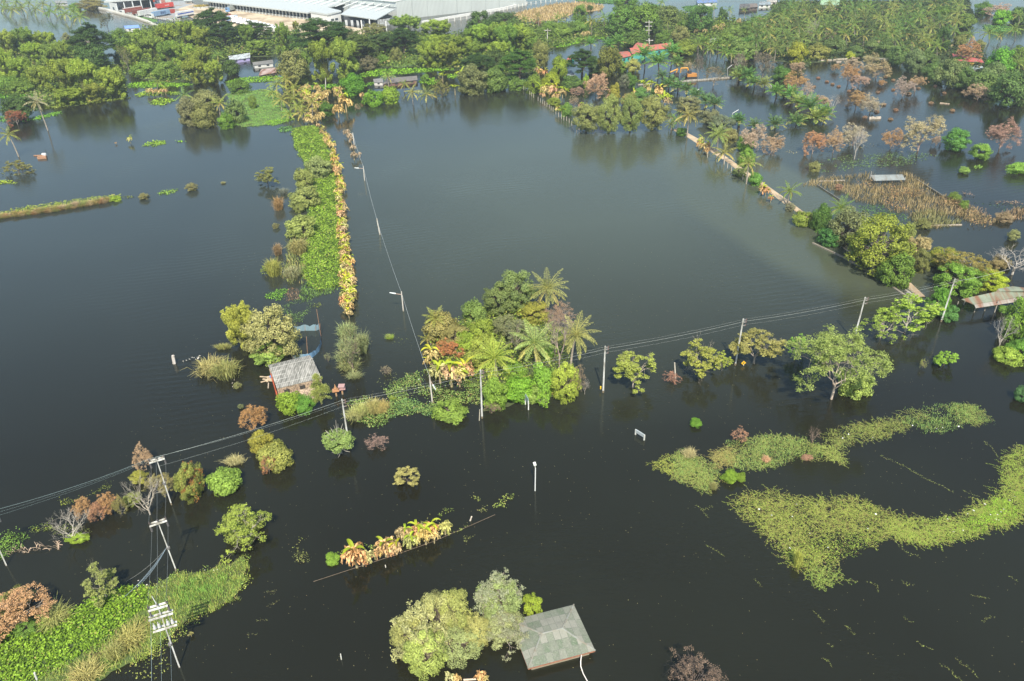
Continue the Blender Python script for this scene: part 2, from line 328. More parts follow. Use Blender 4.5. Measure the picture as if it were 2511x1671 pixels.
def p_branch(seed, depth=5, nleaf=26, clr=.11, L=.09, W=.05, spread=.55, up=.12, main=4, splay=.75, crown_frac=1., drop=0., low=.0, tr=1.):
    """open tree with visible limbs; nleaf per tip (0 = bare)"""
    r = np.random.default_rng(seed); ok = QB(); tips = []
    h = .45; ok.tube([[0, 0, -.1], [.01, 0, h * .5], [0, .01, h]], [.045 * tr, .038 * tr, .032 * tr], 6)
    for j in range(main):
        a = j * 2 * math.pi / main + r.uniform(-.4, .4); d = nrm(np.array([math.cos(a) * splay, math.sin(a) * splay, 1]))
        branches(r, np.array([0, 0, h * r.uniform(.5 - low, 1)]), d, .5, .024 * tr, depth - 1, ok, tips, spread, up)
    Tp = np.array([t[0] for t in tips]); lo = np.percentile(Tp, 2, axis=0); hi = np.percentile(Tp, 98, axis=0)
    sc = np.array([2 / (hi[0] - lo[0]), 2 / (hi[1] - lo[1]), 0]); half = (hi[2] - lo[2]) / 2; sc[2] = 1 / half
    off = np.array([(hi[0] + lo[0]) / 2, (hi[1] + lo[1]) / 2, 0]) * np.array([.6, .6, 0])
    sc *= .93
    lift = float((hi[2] + lo[2]) / 2 * sc[2])
    for i in range(len(ok.V)): ok.V[i] = (ok.V[i] - off * np.clip(ok.V[i][:, 2:3] / 1.0, 0, 1)) * sc
    qb = QB()
    if nleaf:
        for e, d in tips:
            if r.random() > crown_frac: continue
            c = (e - off * min(1, e[2])) * sc; n = int(nleaf * r.uniform(.5, 1.4)); dd = rdir(r, n)
            pos = c + dd * clr * r.uniform(.2, 1, (n, 1)) * [1, 1, .6] - [0, 0, drop * .5]
            V, Q = leafq(pos, dd * .5 + [0, 0, .8] + r.normal(size=(n, 3)) * .5, r.normal(size=(n, 3)) + d * .6 - np.array([0, 0, drop * 8]), L * r.uniform(.7, 1.3, n), W)
            qb.add(V, Q, np.clip(.5 + r.uniform(-.15, .15) + r.normal(size=n) * .2, 0, 1))
        cm = qb.mesh('crown')
    else: cm = None
    return cm, ok.mesh('limbs'), lift
def p_casuarina(seed, lift=1.0):
    r = np.random.default_rng(seed); qb = QB(); ok = QB(); ok.tube([[0, 0, -.1], [.02, 0, 1], [0, .02, 1.95]], [.05, .035, .01], 5)
    for k in range(46):
        z = r.uniform(.25, 1.9); a = r.uniform(0, 6.28); ln = (1.05 - z / 2.2) * r.uniform(.6, 1.1)
        d = np.array([math.cos(a), math.sin(a), .35]); p0 = np.array([0, 0, z]); p1 = p0 + d * ln * .5; p2 = p0 + d * ln + [0, 0, -.16 * ln]
        ok.tube([p0, p1, p2], [.015, .01, .004], 3)
        n = 150; t = r.uniform(.2, 1.08, (n, 1)); pc = p0 + (p2 - p0) * t + [0, 0, 1] * (.14 * ln * t * (1 - t) * 4)
        pos = pc + r.normal(size=(n, 3)) * .055
        V, Q = leafq(pos, r.normal(size=(n, 3)) + [0, 0, .6], d * 1.2 + r.normal(size=(n, 3)) * .4 + [0, 0, .2], .17, .016)
        qb.add(V, Q, np.clip(.5 + r.uniform(-.15, .15) + r.normal(size=n) * .2, 0, 1))
    return qb.mesh('foliage'), ok.mesh('trunk'), lift
def p_weep(seed, lift=1.0):       # eucalyptus-like: curved pale limbs, hanging leaf sprays
    return p_branch(seed, 6, 52, .12, .055, .018, .62, .12, 5, .55, .8, .09, .3, tr=.5)
def p_tuft(seed, n=900, lift=.55, bend=.5, W=.02):
    r = np.random.default_rng(seed); b = r.normal(size=(n, 2)) * .30; a = r.uniform(0, 6.28, n); ln = r.uniform(.7, 1.5, n)
    o = np.stack([np.cos(a), np.sin(a)], 1) * (bend * r.uniform(.2, 1, n))[:, None] + b * .7
    B = np.c_[b, np.zeros(n)]; M = np.c_[b + o * .45, ln * .75]; E = np.c_[b + o * 1.1, ln * r.uniform(.55, 1, n)]
    sd = np.c_[-np.sin(a), np.cos(a), np.zeros(n)] * W
    V = np.stack([B - sd, B + sd, M + sd, M - sd], 1).reshape(-1, 3); V2 = np.stack([M - sd, M + sd, E + sd * .2, E - sd * .2], 1).reshape(-1, 3)
    qb = QB(); v = np.clip(r.uniform(0, 1, n) + (r.random(n) < .25) * r.uniform(.4, .9, n), 0, 2); Q = np.arange(n * 4).reshape(-1, 4)
    qb.add(V, Q, v); qb.add(V2, Q, v); return qb.mesh('blades'), None, lift
def proto(k, n):
    key = (k, n)
    if key in PROTO: return PROTO[key]
    s = 11 + n * 7 + sum(map(ord, k))
    if k == 'bush': r = p_round(s, 46, 190, .28, .105, .058, .74)
    elif k == 'fine': r = p_round(s, 74, 200, .21, .066, .034, .8)
    elif k == 'tree': r = p_round(s, 52, 170, .27, .095, .055, 1.0)
    elif k == 'ftree': r = p_round(s, 74, 210, .22, .062, .036, 1.1)
    elif k == 'low': r = p_round(s, 44, 170, .27, .10, .055, .5, flat=.9)
    elif k == 'umb': r = p_umbrella(s)
    elif k == 'bam': r = p_bamboo(s)
    elif k == 'open': r = p_branch(s, 5, 36, .15, .10, .052, .65, .02, 5, .95, .88)
    elif k == 'thin': r = p_branch(s, 5, 22, .13, .075, .04, .6, .06, 6, .9, .75)
    elif k == 'dead': r = p_branch(s, 6, 20, .13, .065, .034, .62, .03, 6, .85, .92, low=.4)
    elif k == 'brush': r = p_branch(s, 5, 15, .13, .06, .03, .6, 0, 8, 1.1, .85, low=.5)
    elif k == 'bare': r = p_branch(s, 6, 0, spread=.5, up=.08, main=5, splay=.8, low=.3)
    elif k == 'weep': r = p_weep(s)
    elif k == 'cas': r = p_casuarina(s)
    elif k == 'tuft': r = p_tuft(s)
    for me in r[:2]:
        if me is not None and not me.materials:
            me.materials.append(DRY if (me.name.startswith('crown') and k in ('dead', 'brush')) or k == 'tuft' else (BARK if me.name.startswith(('trunk', 'limbs', 'culms')) else LEAF))
    PROTO[key] = r; return r
NV = {'bush': 5, 'fine': 4, 'tree': 4, 'ftree': 3, 'low': 3, 'umb': 3, 'bam': 5, 'open': 4, 'thin': 3, 'dead': 5, 'brush': 3, 'bare': 4, 'weep': 1, 'cas': 1, 'tuft': 3}
NAMES = {'bush': ('bush', 'bush'), 'fine': ('shrub', 'shrub'), 'tree': ('broadleaf_tree', 'tree'), 'ftree': ('broadleaf_tree', 'tree'), 'low': ('low_bush', 'bush'),
         'umb': ('rain_tree', 'tree'), 'bam': ('bamboo_clump', 'bamboo'), 'open': ('small_tree', 'tree'), 'thin': ('thin_tree', 'tree'), 'dead': ('dead_tree', 'dead tree'),
         'brush': ('dry_brush', 'brush'), 'bare': ('bare_tree', 'bare tree'), 'weep': ('gum_tree', 'tree'), 'cas': ('feathery_tree', 'tree'), 'tuft': ('reed_clump', 'reeds')}
RNG = random.Random(5); NR = np.random.default_rng(77)
def fit(x0, y0, x1, y1, lift):
    cx, cy = (x0 + x1) / 2, (y0 + y1) / 2; g = P(cx, min(cy + (y1 - y0) * .3, 1700)); m = mpp(cx, (cy + y1) / 2); ph = dep(cx, cy)
    R = (x1 - x0) / 2 * m; half = (y1 - y0) / 2 * m; Ry = R; s, c = math.sin(ph), math.cos(ph); q = half ** 2 - (R * s) ** 2; mn = .5 * R * c
    if q < mn ** 2:
        q2 = half ** 2 - mn ** 2
        if q2 > (.45 * R * s) ** 2: Ry = math.sqrt(q2) / s; cz = mn / c
        else: Ry = .45 * R; cz = math.sqrt(max(half ** 2 - (Ry * s) ** 2, (.2 * R * c) ** 2)) / c
    else: cz = math.sqrt(q) / c
    if cz > 1.7 * R: Ry = min(1.5 * R, math.sqrt(max(0.01, half ** 2 - (1.5 * R * c) ** 2)) / s); Ry = max(Ry, R); cz = math.sqrt(max(half ** 2 - (Ry * s) ** 2, (1.2 * R * c) ** 2)) / c
    p = P(cx, cy, lift * cz); return p, R, Ry, cz
LASTLBL = {}
def tree(kind, box, col, label, group=None, base=None, trunk=None, var=None, name=None, cat=None):
    n = NV[kind]; v = RNG.randrange(n) if var is None else var; cm, tm, lift = proto(kind, v)
    p, R, Ry, cz = fit(*box, lift)
    root = np.array([p[0], p[1], 0.]); hc = lift * cz
    if base is not None:
        root = P(*base); q = T(root, (box[0] + box[2]) / 2, (box[1] + box[3]) / 2); hc = max(q[2], .55 * cz)
    nm, ct_ = NAMES[kind]; rz = RNG.uniform(0, 6.28) if abs(R - Ry) < .25 * R else RNG.choice([0, math.pi])
    o = empty(name or nm, root, label, cat or ct_, group, rz)
    k = hc / lift
    if cm is not None:
        g_ = col[1] > col[0] * 1.15; col = (col[0] * 1.38 + .012, col[1] * 1.22, col[2] * 1.1 + .008) if g_ else col; jc = tuple(min(.8, max(.005, c * RNG.uniform(.92, 1.08))) for c in col)
        link('blades' if kind == 'tuft' else ('foliage' if kind in ('bam', 'cas') else 'crown'), cm, None, jc, o, (0, 0, hc - lift * cz), (R, Ry, cz))
    if tm is not None:
        tc = trunk or {'bam': (.25, .26, .08), 'bare': WHT, 'dead': TWIG, 'brush': (.25, .19, .15), 'weep': (.62, .50, .40), 'thin': (.42, .36, .28)}.get(kind, TRK)
        link('culms' if kind == 'bam' else ('limbs' if cm is None or kind in ('dead', 'brush') else 'trunk'), tm, None, tc, o, (0, 0, 0), (R, Ry, k))
    return o

# ---------------------------------------------------------------- palms
def frond_crown(seed, nf=27, e0=1.35, e1=-.55, drp=1.55, ll=.185, lw=.02, nl=28, old=.28, hang=1.0):
    r = np.random.default_rng(seed); qb = QB()
    for k in range(nf):
        f = (k + .5) / nf; az = k * 2.39996 + r.uniform(-.2, .2); el = e0 + (e1 - e0) * f ** .85 + r.uniform(-.1, .1); dr = drp * r.uniform(.7, 1.15) * (.45 + .55 * min(1, f * 1.7))
        n = 12; t = np.linspace(0, 1, n); e = el - dr * t ** 1.4; dx = np.cos(e); dz = np.sin(e); L = r.uniform(.85, 1.08)
        rr = np.concatenate([[0], np.cumsum(dx[:-1])]) / (n - 1) * L; zz = np.concatenate([[0], np.cumsum(dz[:-1])]) / (n - 1) * L
        h = np.array([math.cos(az), math.sin(az), 0]); pts = rr[:, None] * h + zz[:, None] * np.array([0, 0, 1.])
        vv = 1 + r.uniform(.1, .8) if f > 1 - old and r.random() < .7 else .5 + r.uniform(-.2, .2)
        qb.tube(pts, np.linspace(.016, .005, n), 3, min(2, max(vv, 1.25)))
        tt = np.linspace(.1, 1, nl); P0 = np.stack([np.interp(tt, t, pts[:, i]) for i in range(3)], 1); tg = nrm(np.stack([np.interp(tt, t, np.gradient(pts[:, i])) for i in range(3)], 1))
        sd = np.cross(tg, [0, 0, 1.]); sd = nrm(sd)
        for sgn in (-1, 1):
            ln = ll * np.sin(np.clip(tt * 1.0, 0, 1) * math.pi * .82 + .35) * r.uniform(.85, 1.1, nl)
            d = nrm(sd * sgn + tg * .55 + np.array([0, 0, -hang]) * (.35 + .65 * f) + r.normal(size=(nl, 3)) * .12)
            V, Q = leafq(P0 + d * ln[:, None] / 2, np.cross(d, tg) + r.normal(size=(nl, 3)) * .2, d, ln, lw)
            qb.add(V, Q, np.clip(vv + r.normal(size=nl) * .15, 0 if vv < 1 else 1.0, 1 if vv < 1 else 2))
    return qb.mesh('crown')
COCO = [frond_crown(s) for s in (1, 2, 3, 4)]
COCOF = [frond_crown(s, 13, nl=12, lw=.055, ll=.17, old=.35, hang=1.6) for s in (11, 12, 13, 14)]
OIL = [frond_crown(s, 30, 1.35, .0, .95, .22, .03, 22, .12, .45) for s in (21, 22, 23)]
OILF = [frond_crown(s, 22, 1.3, .05, .95, .25, .07, 12, .12, .35) for s in (24, 25)]
for m_ in COCO + COCOF + OIL + OILF: m_.materials.append(FROND)
def palm(cx, cy, bx, by, w, label, group=None, col=PAL, kind='coco', lean=None, thick=.16, name=None, droopy=1.):
    b = P(bx, by); c = T(b, cx, cy); m = mpp(bx, by); R = w / 2 * m * ((1.5 if w < 56 else 1.3) if kind == 'coco' else 1.4); col = (col[0] * 1.35, col[1] * 1.25, col[2])
    if c[2] < .6: c[2] = .6
    nm = name or ('coconut_palm' if kind == 'coco' else 'oil_palm')
    o = empty(nm, b, label, 'palm', group)
    q = QB(); t = np.linspace(0, 1, 9)[:, None]; dx = c - b; pts = np.zeros((9, 3)); pts[:, :2] = (t ** 1.6) * dx[:2]; pts[:, 2] = t[:, 0] * c[2]; pts[0, 2] = -.5
    q.tube(pts, np.linspace(thick * (1.3 if kind == 'coco' else 2.0), thick * (.8 if kind == 'coco' else 1.6), 9), 7)
    link('trunk', q.mesh('trunk', True), BARK, (.36, .31, .25) if kind == 'coco' else (.14, .11, .08), o)
    far = w < 56
    RNG.random(); me = RNG.choice((COCOF if far else COCO) if kind == 'coco' else (OILF if far else OIL))
    jc = tuple(x * RNG.uniform(.88, 1.14) for x in col)
    link('crown', me, None, jc, o, dx, (R, R, R * .92 * droopy), RNG.uniform(0, 6.28))
    return o

# ---------------------------------------------------------------- banana plants (unit height 1)
def banana_leaves(seed, n, dead, z0=.8):
    r = np.random.default_rng(seed); qb = QB()
    for k in range(n):
        az = k * 2.4 + r.uniform(-.5, .5); h = np.array([math.cos(az), math.sin(az), 0]); s = np.array([-h[1], h[0], 0])
        if dead: e = np.linspace(r.uniform(.0, .9), -1.75, 7); L = r.uniform(.35, .7)
        else: e = np.linspace(r.uniform(.7, 1.3), r.uniform(-1.2, -.3), 7); L = r.uniform(.6, .95)
        st_ = L / 6; pts = [np.array([0, 0, z0 * r.uniform(.75, 1.05)])]
        for x in e[:-1]: pts.append(pts[-1] + st_ * (math.cos(x) * h + math.sin(x) * np.array([0, 0, 1.])))
        pts = np.array(pts); wd = np.array([.02, .1, .13, .14, .12, .08, .02]) * (r.uniform(.5, 1.0) if dead else .68)
        if dead:       # shredded: several twisted hanging strips
            for j in range(7):
                of = r.normal(size=3) * .05; tw = r.uniform(-.9, .9); s2 = nrm(s + h * tw + r.normal(size=3) * .3)
                V = np.concatenate([pts + of + s2 * wd[:, None] * .2 + r.normal(size=(7, 3)) * .03, pts + of - s2 * wd[:, None] * .2 + r.normal(size=(7, 3)) * .03])
                i = np.arange(6); qb.add(V, np.stack([i, i + 1, i + 8, i + 7], 1), np.clip(r.uniform(.0, 1) + r.normal(size=6) * .25, 0, 1))
        else:
            mid = pts + [0, 0, -.02]
            for sg in (-1, 1):
                V = np.concatenate([mid, pts + sg * s * wd[:, None] + [0, 0, .03]]); i = np.arange(6)
                qb.add(V, np.stack([i, i + 1, i + 8, i + 7], 1), np.clip(r.uniform(.3, .8), 0, 1))
    return qb.mesh('leaves')
BD = [banana_leaves(s, 13, True) for s in (1, 2, 3, 4, 5)]; BG = [banana_leaves(s, 3, False) for s in (6, 7, 8)]; BGG = [banana_leaves(s, 8, False) for s in (9, 10)]
qs = QB(); qs.tube([[0, 0, -.1], [.01, 0, .4], [0, .01, .85]], [.055, .045, .03], 6); BS = qs.mesh('stem')
for m_ in BD: m_.materials.append(DRY)
for m_ in BG + BGG: m_.materials.append(LEAF)
BS.materials.append(BARK)
def banana(px, py, hpx, label, group, green=.5, full=False, tone=None):
    b = P(px, py); h = T(b, px, py - hpx)[2] * .95; k = 1.0
    o = empty('banana_plant', b, label, 'banana plant', group, RNG.uniform(0, 6.28))
    link('stem', BS, None, (.40, .33, .18), o, (0, 0, 0), (h, h, h))
    if full: link('leaves', RNG.choice(BGG), None, BAN, o, (0, 0, 0), (h, h, h * 1.05))
    else:
        c = tone or tuple(x * RNG.uniform(.8, 1.15) for x in BAND)
        link('withered_leaves', RNG.choice(BD), None, c, o, (0, 0, 0), (h * k, h * k, h * 1.1))
        if RNG.random() < green: link('green_leaves', RNG.choice(BG), None, (BAN[0] * RNG.uniform(.9, 1.3), BAN[1], BAN[2]), o, (0, 0, 0), (h * .9, h * .9, h * 1.15))
    return o

# ---------------------------------------------------------------- floating mats and grass (stuff)
def inpoly(X, Y, poly):
    n = len(poly); c = np.zeros(len(X), bool)
    for i in range(n):
        x1, y1 = poly[i]; x2, y2 = poly[(i + 1) % n]
        k = ((y1 > Y) != (y2 > Y)) & (X < (x2 - x1) * (Y - y1) / (y2 - y1 + 1e-12) + x1); c ^= k
    return c
def vnoise(X, Y, s, seed):
    r = np.random.default_rng(seed); o = np.zeros(len(X))
    for k in range(7):
        a = r.uniform(0, 6.28); f = s * r.uniform(.6, 2.6); o += np.sin(X * f * math.cos(a) + Y * f * math.sin(a) + r.uniform(0, 6.28) + 1.7 * np.sin(X * s * .7 + k))
    return o / 7
def world_poly(pp): return [tuple(P(x, y)[:2]) for x, y in pp]
def scatter(poly, dens, rng, ns=.35, thr=-9, seed=1, edge=1.0):
    A = np.array(poly); lo, hi = A.min(0) - edge, A.max(0) + edge; n = int((hi - lo).prod() * dens)
    X = rng.uniform(lo[0], hi[0], n); Y = rng.uniform(lo[1], hi[1], n)
    fj = rng.exponential(.35, (2, len(X))) * rng.choice([-1, 1], (2, len(X))) * edge; wx = X + vnoise(X, Y, ns * 2.2, seed + 5) * edge * 1.6 + vnoise(X, Y, ns * 7, seed + 6) * edge * .8 + fj[0] * .6; wy = Y + vnoise(Y, X, ns * 2.2, seed + 9) * edge * 1.6 + vnoise(Y, X, ns * 7, seed + 7) * edge * .8 + fj[1] * .6
    k = inpoly(wx, wy, poly); X, Y = X[k], Y[k]
    if thr > -9: k = vnoise(X, Y, ns, seed) > thr + rng.normal(size=len(X)) * .1; X, Y = X[k], Y[k]
    return X, Y
SEED = [100]
def mat(name, label, px, col, dens=25, L=.3, W=.2, h=.25, style='leaf', thr=-9, ns=.35, edge=.8, dry=0., cat='floating plants', mat_=None, world=None, vv=None):
    SEED[0] += 13; r = np.random.default_rng(SEED[0]); poly = world or world_poly(px); X, Y = scatter(poly, dens, r, ns, thr, SEED[0], edge); n = len(X)
    if n == 0: return
    clump = vnoise(X, Y, ns * 3, SEED[0] + 2)
    v = np.clip(.45 + clump * .5 + r.normal(size=n) * .3, 0, 1); dd = r.random(n) < dry * (1 + clump); v[dd] = 1 + r.uniform(.2, .9, dd.sum())
    qb = QB()
    if style == 'leaf':
        Z = h * (.25 + .75 * r.random(n)) * (1 + .5 * clump)
        N = r.normal(size=(n, 3)) * .45 + [0, 0, 1]; V, Q = leafq(np.c_[X, Y, np.maximum(Z, .03)], N, r.normal(size=(n, 3)), L * r.uniform(.6, 1.3, n), W * r.uniform(.7, 1.2, n)); qb.add(V, Q, v)
    else:                # blades
        a = r.uniform(0, 6.28, n); ln = h * r.uniform(.5, 1.2, n) * (1 + .4 * clump); o = np.c_[np.cos(a), np.sin(a)] * (ln * r.uniform(.2, .8, n))[:, None]; sd = np.c_[-np.sin(a), np.cos(a), np.zeros(n)] * W / 2
        B = np.c_[X, Y, np.zeros(n)]; E = np.c_[X + o[:, 0], Y + o[:, 1], ln]
        qb.add(np.stack([B - sd, B + sd, E + sd * .3, E - sd * .3], 1).reshape(-1, 3), np.arange(n * 4).reshape(-1, 4), v)
    col = (col[0] * 1.3, col[1] * 1.22, col[2]) if col[1] > col[0] else col; o = link(name, qb.mesh(name), mat_ or LEAF, col); return tag(o, label, cat, None, 'stuff')
def vines(name, label, px, col, nchain=400, steps=26, step=.22, L=.2, dry=.25, cat='floating plants', spill=2.2, thr=-.25):
    SEED[0] += 13; r = np.random.default_rng(SEED[0]); poly = world_poly(px); A = np.array(poly); lo, hi = A.min(0), A.max(0); qb = QB(); X, Y = scatter(poly, nchain / max(1, (hi - lo).prod()) * 2.2, r, .25, thr, SEED[0], .6)
    n = len(X); p = np.c_[X, Y]; hd = r.uniform(0, 6.28, n); alive = np.ones(n, bool); ins = np.zeros(n)
    for k in range(steps):
        hd += r.normal(size=n) * .42; q = p + step * np.c_[np.cos(hd), np.sin(hd)]
        out = ~inpoly(q[:, 0], q[:, 1], poly); ins += out; alive &= ins < spill / step * r.uniform(0, 1, n) + 1
        m = alive; c = (p[m] + q[m]) / 2; z = .05 + .12 * r.random(m.sum()); d = np.c_[np.cos(hd[m]), np.sin(hd[m]), np.zeros(m.sum())]
        V, Q = leafq(np.c_[c, z], np.tile([[0, 0, 1.]], (m.sum(), 1)) + r.normal(size=(m.sum(), 3)) * .1, d, step * 1.15, .035); qb.add(V, Q, 1 + r.uniform(.2, .9, m.sum()))
        for s in (-1, 1):
            k2 = r.random(m.sum()) < .75; sdv = np.c_[-d[:, 1], d[:, 0], d[:, 2]] * s; nn = k2.sum(); cc = np.c_[c, z][k2] + sdv[k2] * L * .4
            V, Q = leafq(cc, np.tile([[0, 0, 1.]], (nn, 1)) + r.normal(size=(nn, 3)) * .4, (sdv + d * .5)[k2], L * r.uniform(.6, 1.2, nn), L * .5)
            qb.add(V, Q, np.where(r.random(nn) < dry, 1 + r.uniform(.2, 1, nn), r.uniform(.1, 1, nn)))
        p = q
    return tag(link(name, qb.mesh(name), LEAF, (col[0] * 1.3, col[1] * 1.3, col[2])), label, cat, None, 'stuff')
ZS = [.006]
def sheet(name, px, mt, col, z=None, kind='structure', label=None, cat=None, sub=3, jit=0.):
    ZS[0] += .005; zz = ZS[0] if z is None else z; r = np.random.default_rng(int(abs(px[0][0] * 7 + px[0][1]))); pts = []
    w = [P(x, y)[:2] for x, y in px]; n = len(w)
    for i in range(n):
        a, b = w[i], w[(i + 1) % n]; L = np.linalg.norm(b - a)
        for k in range(sub):
            q = a + (b - a) * k / sub; pts.append(q + (r.normal(size=2) * jit * min(1, L / 10) if jit else 0))
    mb = MB(); mb.poly([(q[0], q[1], zz) for q in pts]); o = mb.build(name, mt, col)
    return tag(o, label, cat, None, kind)
def litter(name, label, px, n, col=(.75, .75, .72), s=(.08, .3)):
    SEED[0] += 7; r = np.random.default_rng(SEED[0]); poly = world_poly(px); A = np.array(poly); X, Y = scatter(poly, .5 * n / max(1., (A.max(0) - A.min(0)).prod()) * 1.6, r, .2, -9, 3, .2); m = len(X)
    if not m: return
    V, Q = leafq(np.c_[X, Y, np.full(m, .28)], r.normal(size=(m, 3)) * .3 + [0, 0, 1], r.normal(size=(m, 3)), r.uniform(*s, m) * 1.3, r.uniform(*s, m))
    tag(link(name, qmesh(name, V, Q, np.full(m, .5)), PAINT, col), label, 'litter', None, 'stuff')

# ================================================================= THE SETTING
ZN = dict(a=(0, 0, 3.681), b=(600, 0, 3.681), c=(1200, 0, 3.681), d=(1800, 0, 3.3136), e=(0, 300, 3.681), f=(600, 280, 3.681), g=(1240, 200, 3.681), h=(1800, 260, 3.3136),
          i=(400, 640, 3.734), j=(900, 640, 3.563), k=(1440, 700, 3.734), l=(1880, 600, 3.734), m=(0, 1050, 2.525), n=(700, 1050, 3.366), o=(900, 1380, 3.927),
          p=(1500, 960, 2.2057), q=(220, 0, 7.3625), r=(500, 0, 5.89), s=(1480, 90, 7.853), t=(620, 850, 8.71), N=(0, 0, 1))
def zp(z, x, y): a, b, s = ZN[z]; return (a + x / s, b + y / s)
def zb(z, x0, y0, x1, y1): return (*zp(z, x0, y0), *zp(z, x1, y1))
def zl(z, *c): return [zp(z, c[k], c[k + 1]) for k in range(0, len(c), 2)]
def TR(kind, z, x0, y0, x1, y1, col, label, **kw):
    if kw.get('base'): kw['base'] = zp(z, *kw['base'])
    return tree(kind, zb(z, x0, y0, x1, y1), col, label, **kw)
def PM(z, cx, cy, bx, by, w, label, **kw): return palm(*zp(z, cx, cy), *zp(z, bx, by), w / ZN[z][2], label, **kw)

me = bpy.data.meshes.new('water'); me.from_pydata([(-2500, -400, 0), (2500, -400, 0), (2500, 4500, 0), (-2500, 4500, 0)], [], [(0, 1, 2, 3)])
tag(link('water', me, WATER), kind='structure')

# green banks and fields under and between the far trees (nearly flat)
FIELD = (.11, .19, .035); MARSH = (.13, .30, .03)
UG = ['behind the left bamboo', 'around the small houses at upper left', 'of the middle far belt', 'around the small pond', 'below the tall trees near the red house', 'under the coconut grove']
def bank(px, col=FIELD, **k):
    sheet('grass_bank', px, GRASSB, (.06, .095, .025), jit=.8, **k)
    lb = UG.pop(0); mat('undergrowth', 'rough green undergrowth ' + lb, px, (.03, .05, .015) if 'grove' in lb else (.12, .18, .04), .9, 1.5, 1.0, 1.9, cat='undergrowth', ns=.12, dry=.08); mat('undergrowth', 'taller shrubby undergrowth ' + lb, px, (.10, .16, .03), .15 if 'grove' in lb else .8, 1.3, .8, 4.2, thr=.05, cat='undergrowth', ns=.10)  # grove undergrowth coloured much darker, painted shade between the palms
bank(zl('a', -60, 400, 200, 320, 560, 420, 700, 330, 960, 560, 1120, 640, 1160, 870, 700, 960, 430, 960, 300, 880, -60, 880))
bank(zl('a', 1120, 330, 1300, 260, 1740, 200, 2120, 330, 2356, 420, 2356, 500, 2000, 560, 2000, 690, 1500, 760, 1200, 700, 1100, 600))
bank(zl('b', 0, 330, 430, 300, 900, 330, 1300, 300, 1900, 330, 2356, 240, 2356, 600, 1900, 640, 1500, 600, 1050, 640, 900, 520, 500, 500, 0, 520))
bank(zl('c', 0, 200, 700, 210, 1050, 200, 1160, 260, 1480, 240, 1500, 300, 1160, 320, 600, 430, 460, 520, 440, 700, 0, 740))
bank(zl('c', 1150, 80, 1500, 70, 1700, 110, 2000, 190, 2360, 190, 2900, 130, 2900, 600, 2400, 470, 1900, 470, 1640, 400, 1500, 250, 1200, 200))
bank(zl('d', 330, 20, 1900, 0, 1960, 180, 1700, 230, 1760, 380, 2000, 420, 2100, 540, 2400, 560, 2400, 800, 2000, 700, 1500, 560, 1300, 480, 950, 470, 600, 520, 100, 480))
# tan stubble field right of the warehouse
sheet('field', zl('c', 130, 165, 350, 95, 560, 45, 830, 20, 1040, 60, 1000, 95, 760, 120, 620, 185, 300, 200), SOIL, (.48, .36, .18), jit=.5)
mat('dry_grass', 'tan dry grass field beside the white fence of the warehouse', zl('c', 130, 165, 350, 95, 560, 45, 830, 20, 1040, 60, 1000, 95, 760, 120, 620, 185, 300, 200), (.42, .33, .16), .9, .5, .5, 1.6, 'blade', dry=.3, cat='dry grass')
# bare yard of the warehouse
sheet('yard', zl('r', -420, 150, -200, 60, 100, 100, 1560, 285, 1700, 320, 2300, 420, 2400, 520, 2000, 560, 1300, 560, 600, 420, 100, 330, -150, 270), SOIL, (.60, .50, .36))
sheet('yard_road', zl('q', 260, 225, 700, 60, 1700, 20, 1900, 70, 1600, 160, 1620, 240, 1650, 420, 1300, 360, 900, 300), SOIL, (.33, .36, .38))
sheet('lawn', zl('q', 560, 260, 900, 300, 1230, 360, 1220, 395, 1020, 400, 700, 310), GRASSB, (.10, .24, .04))
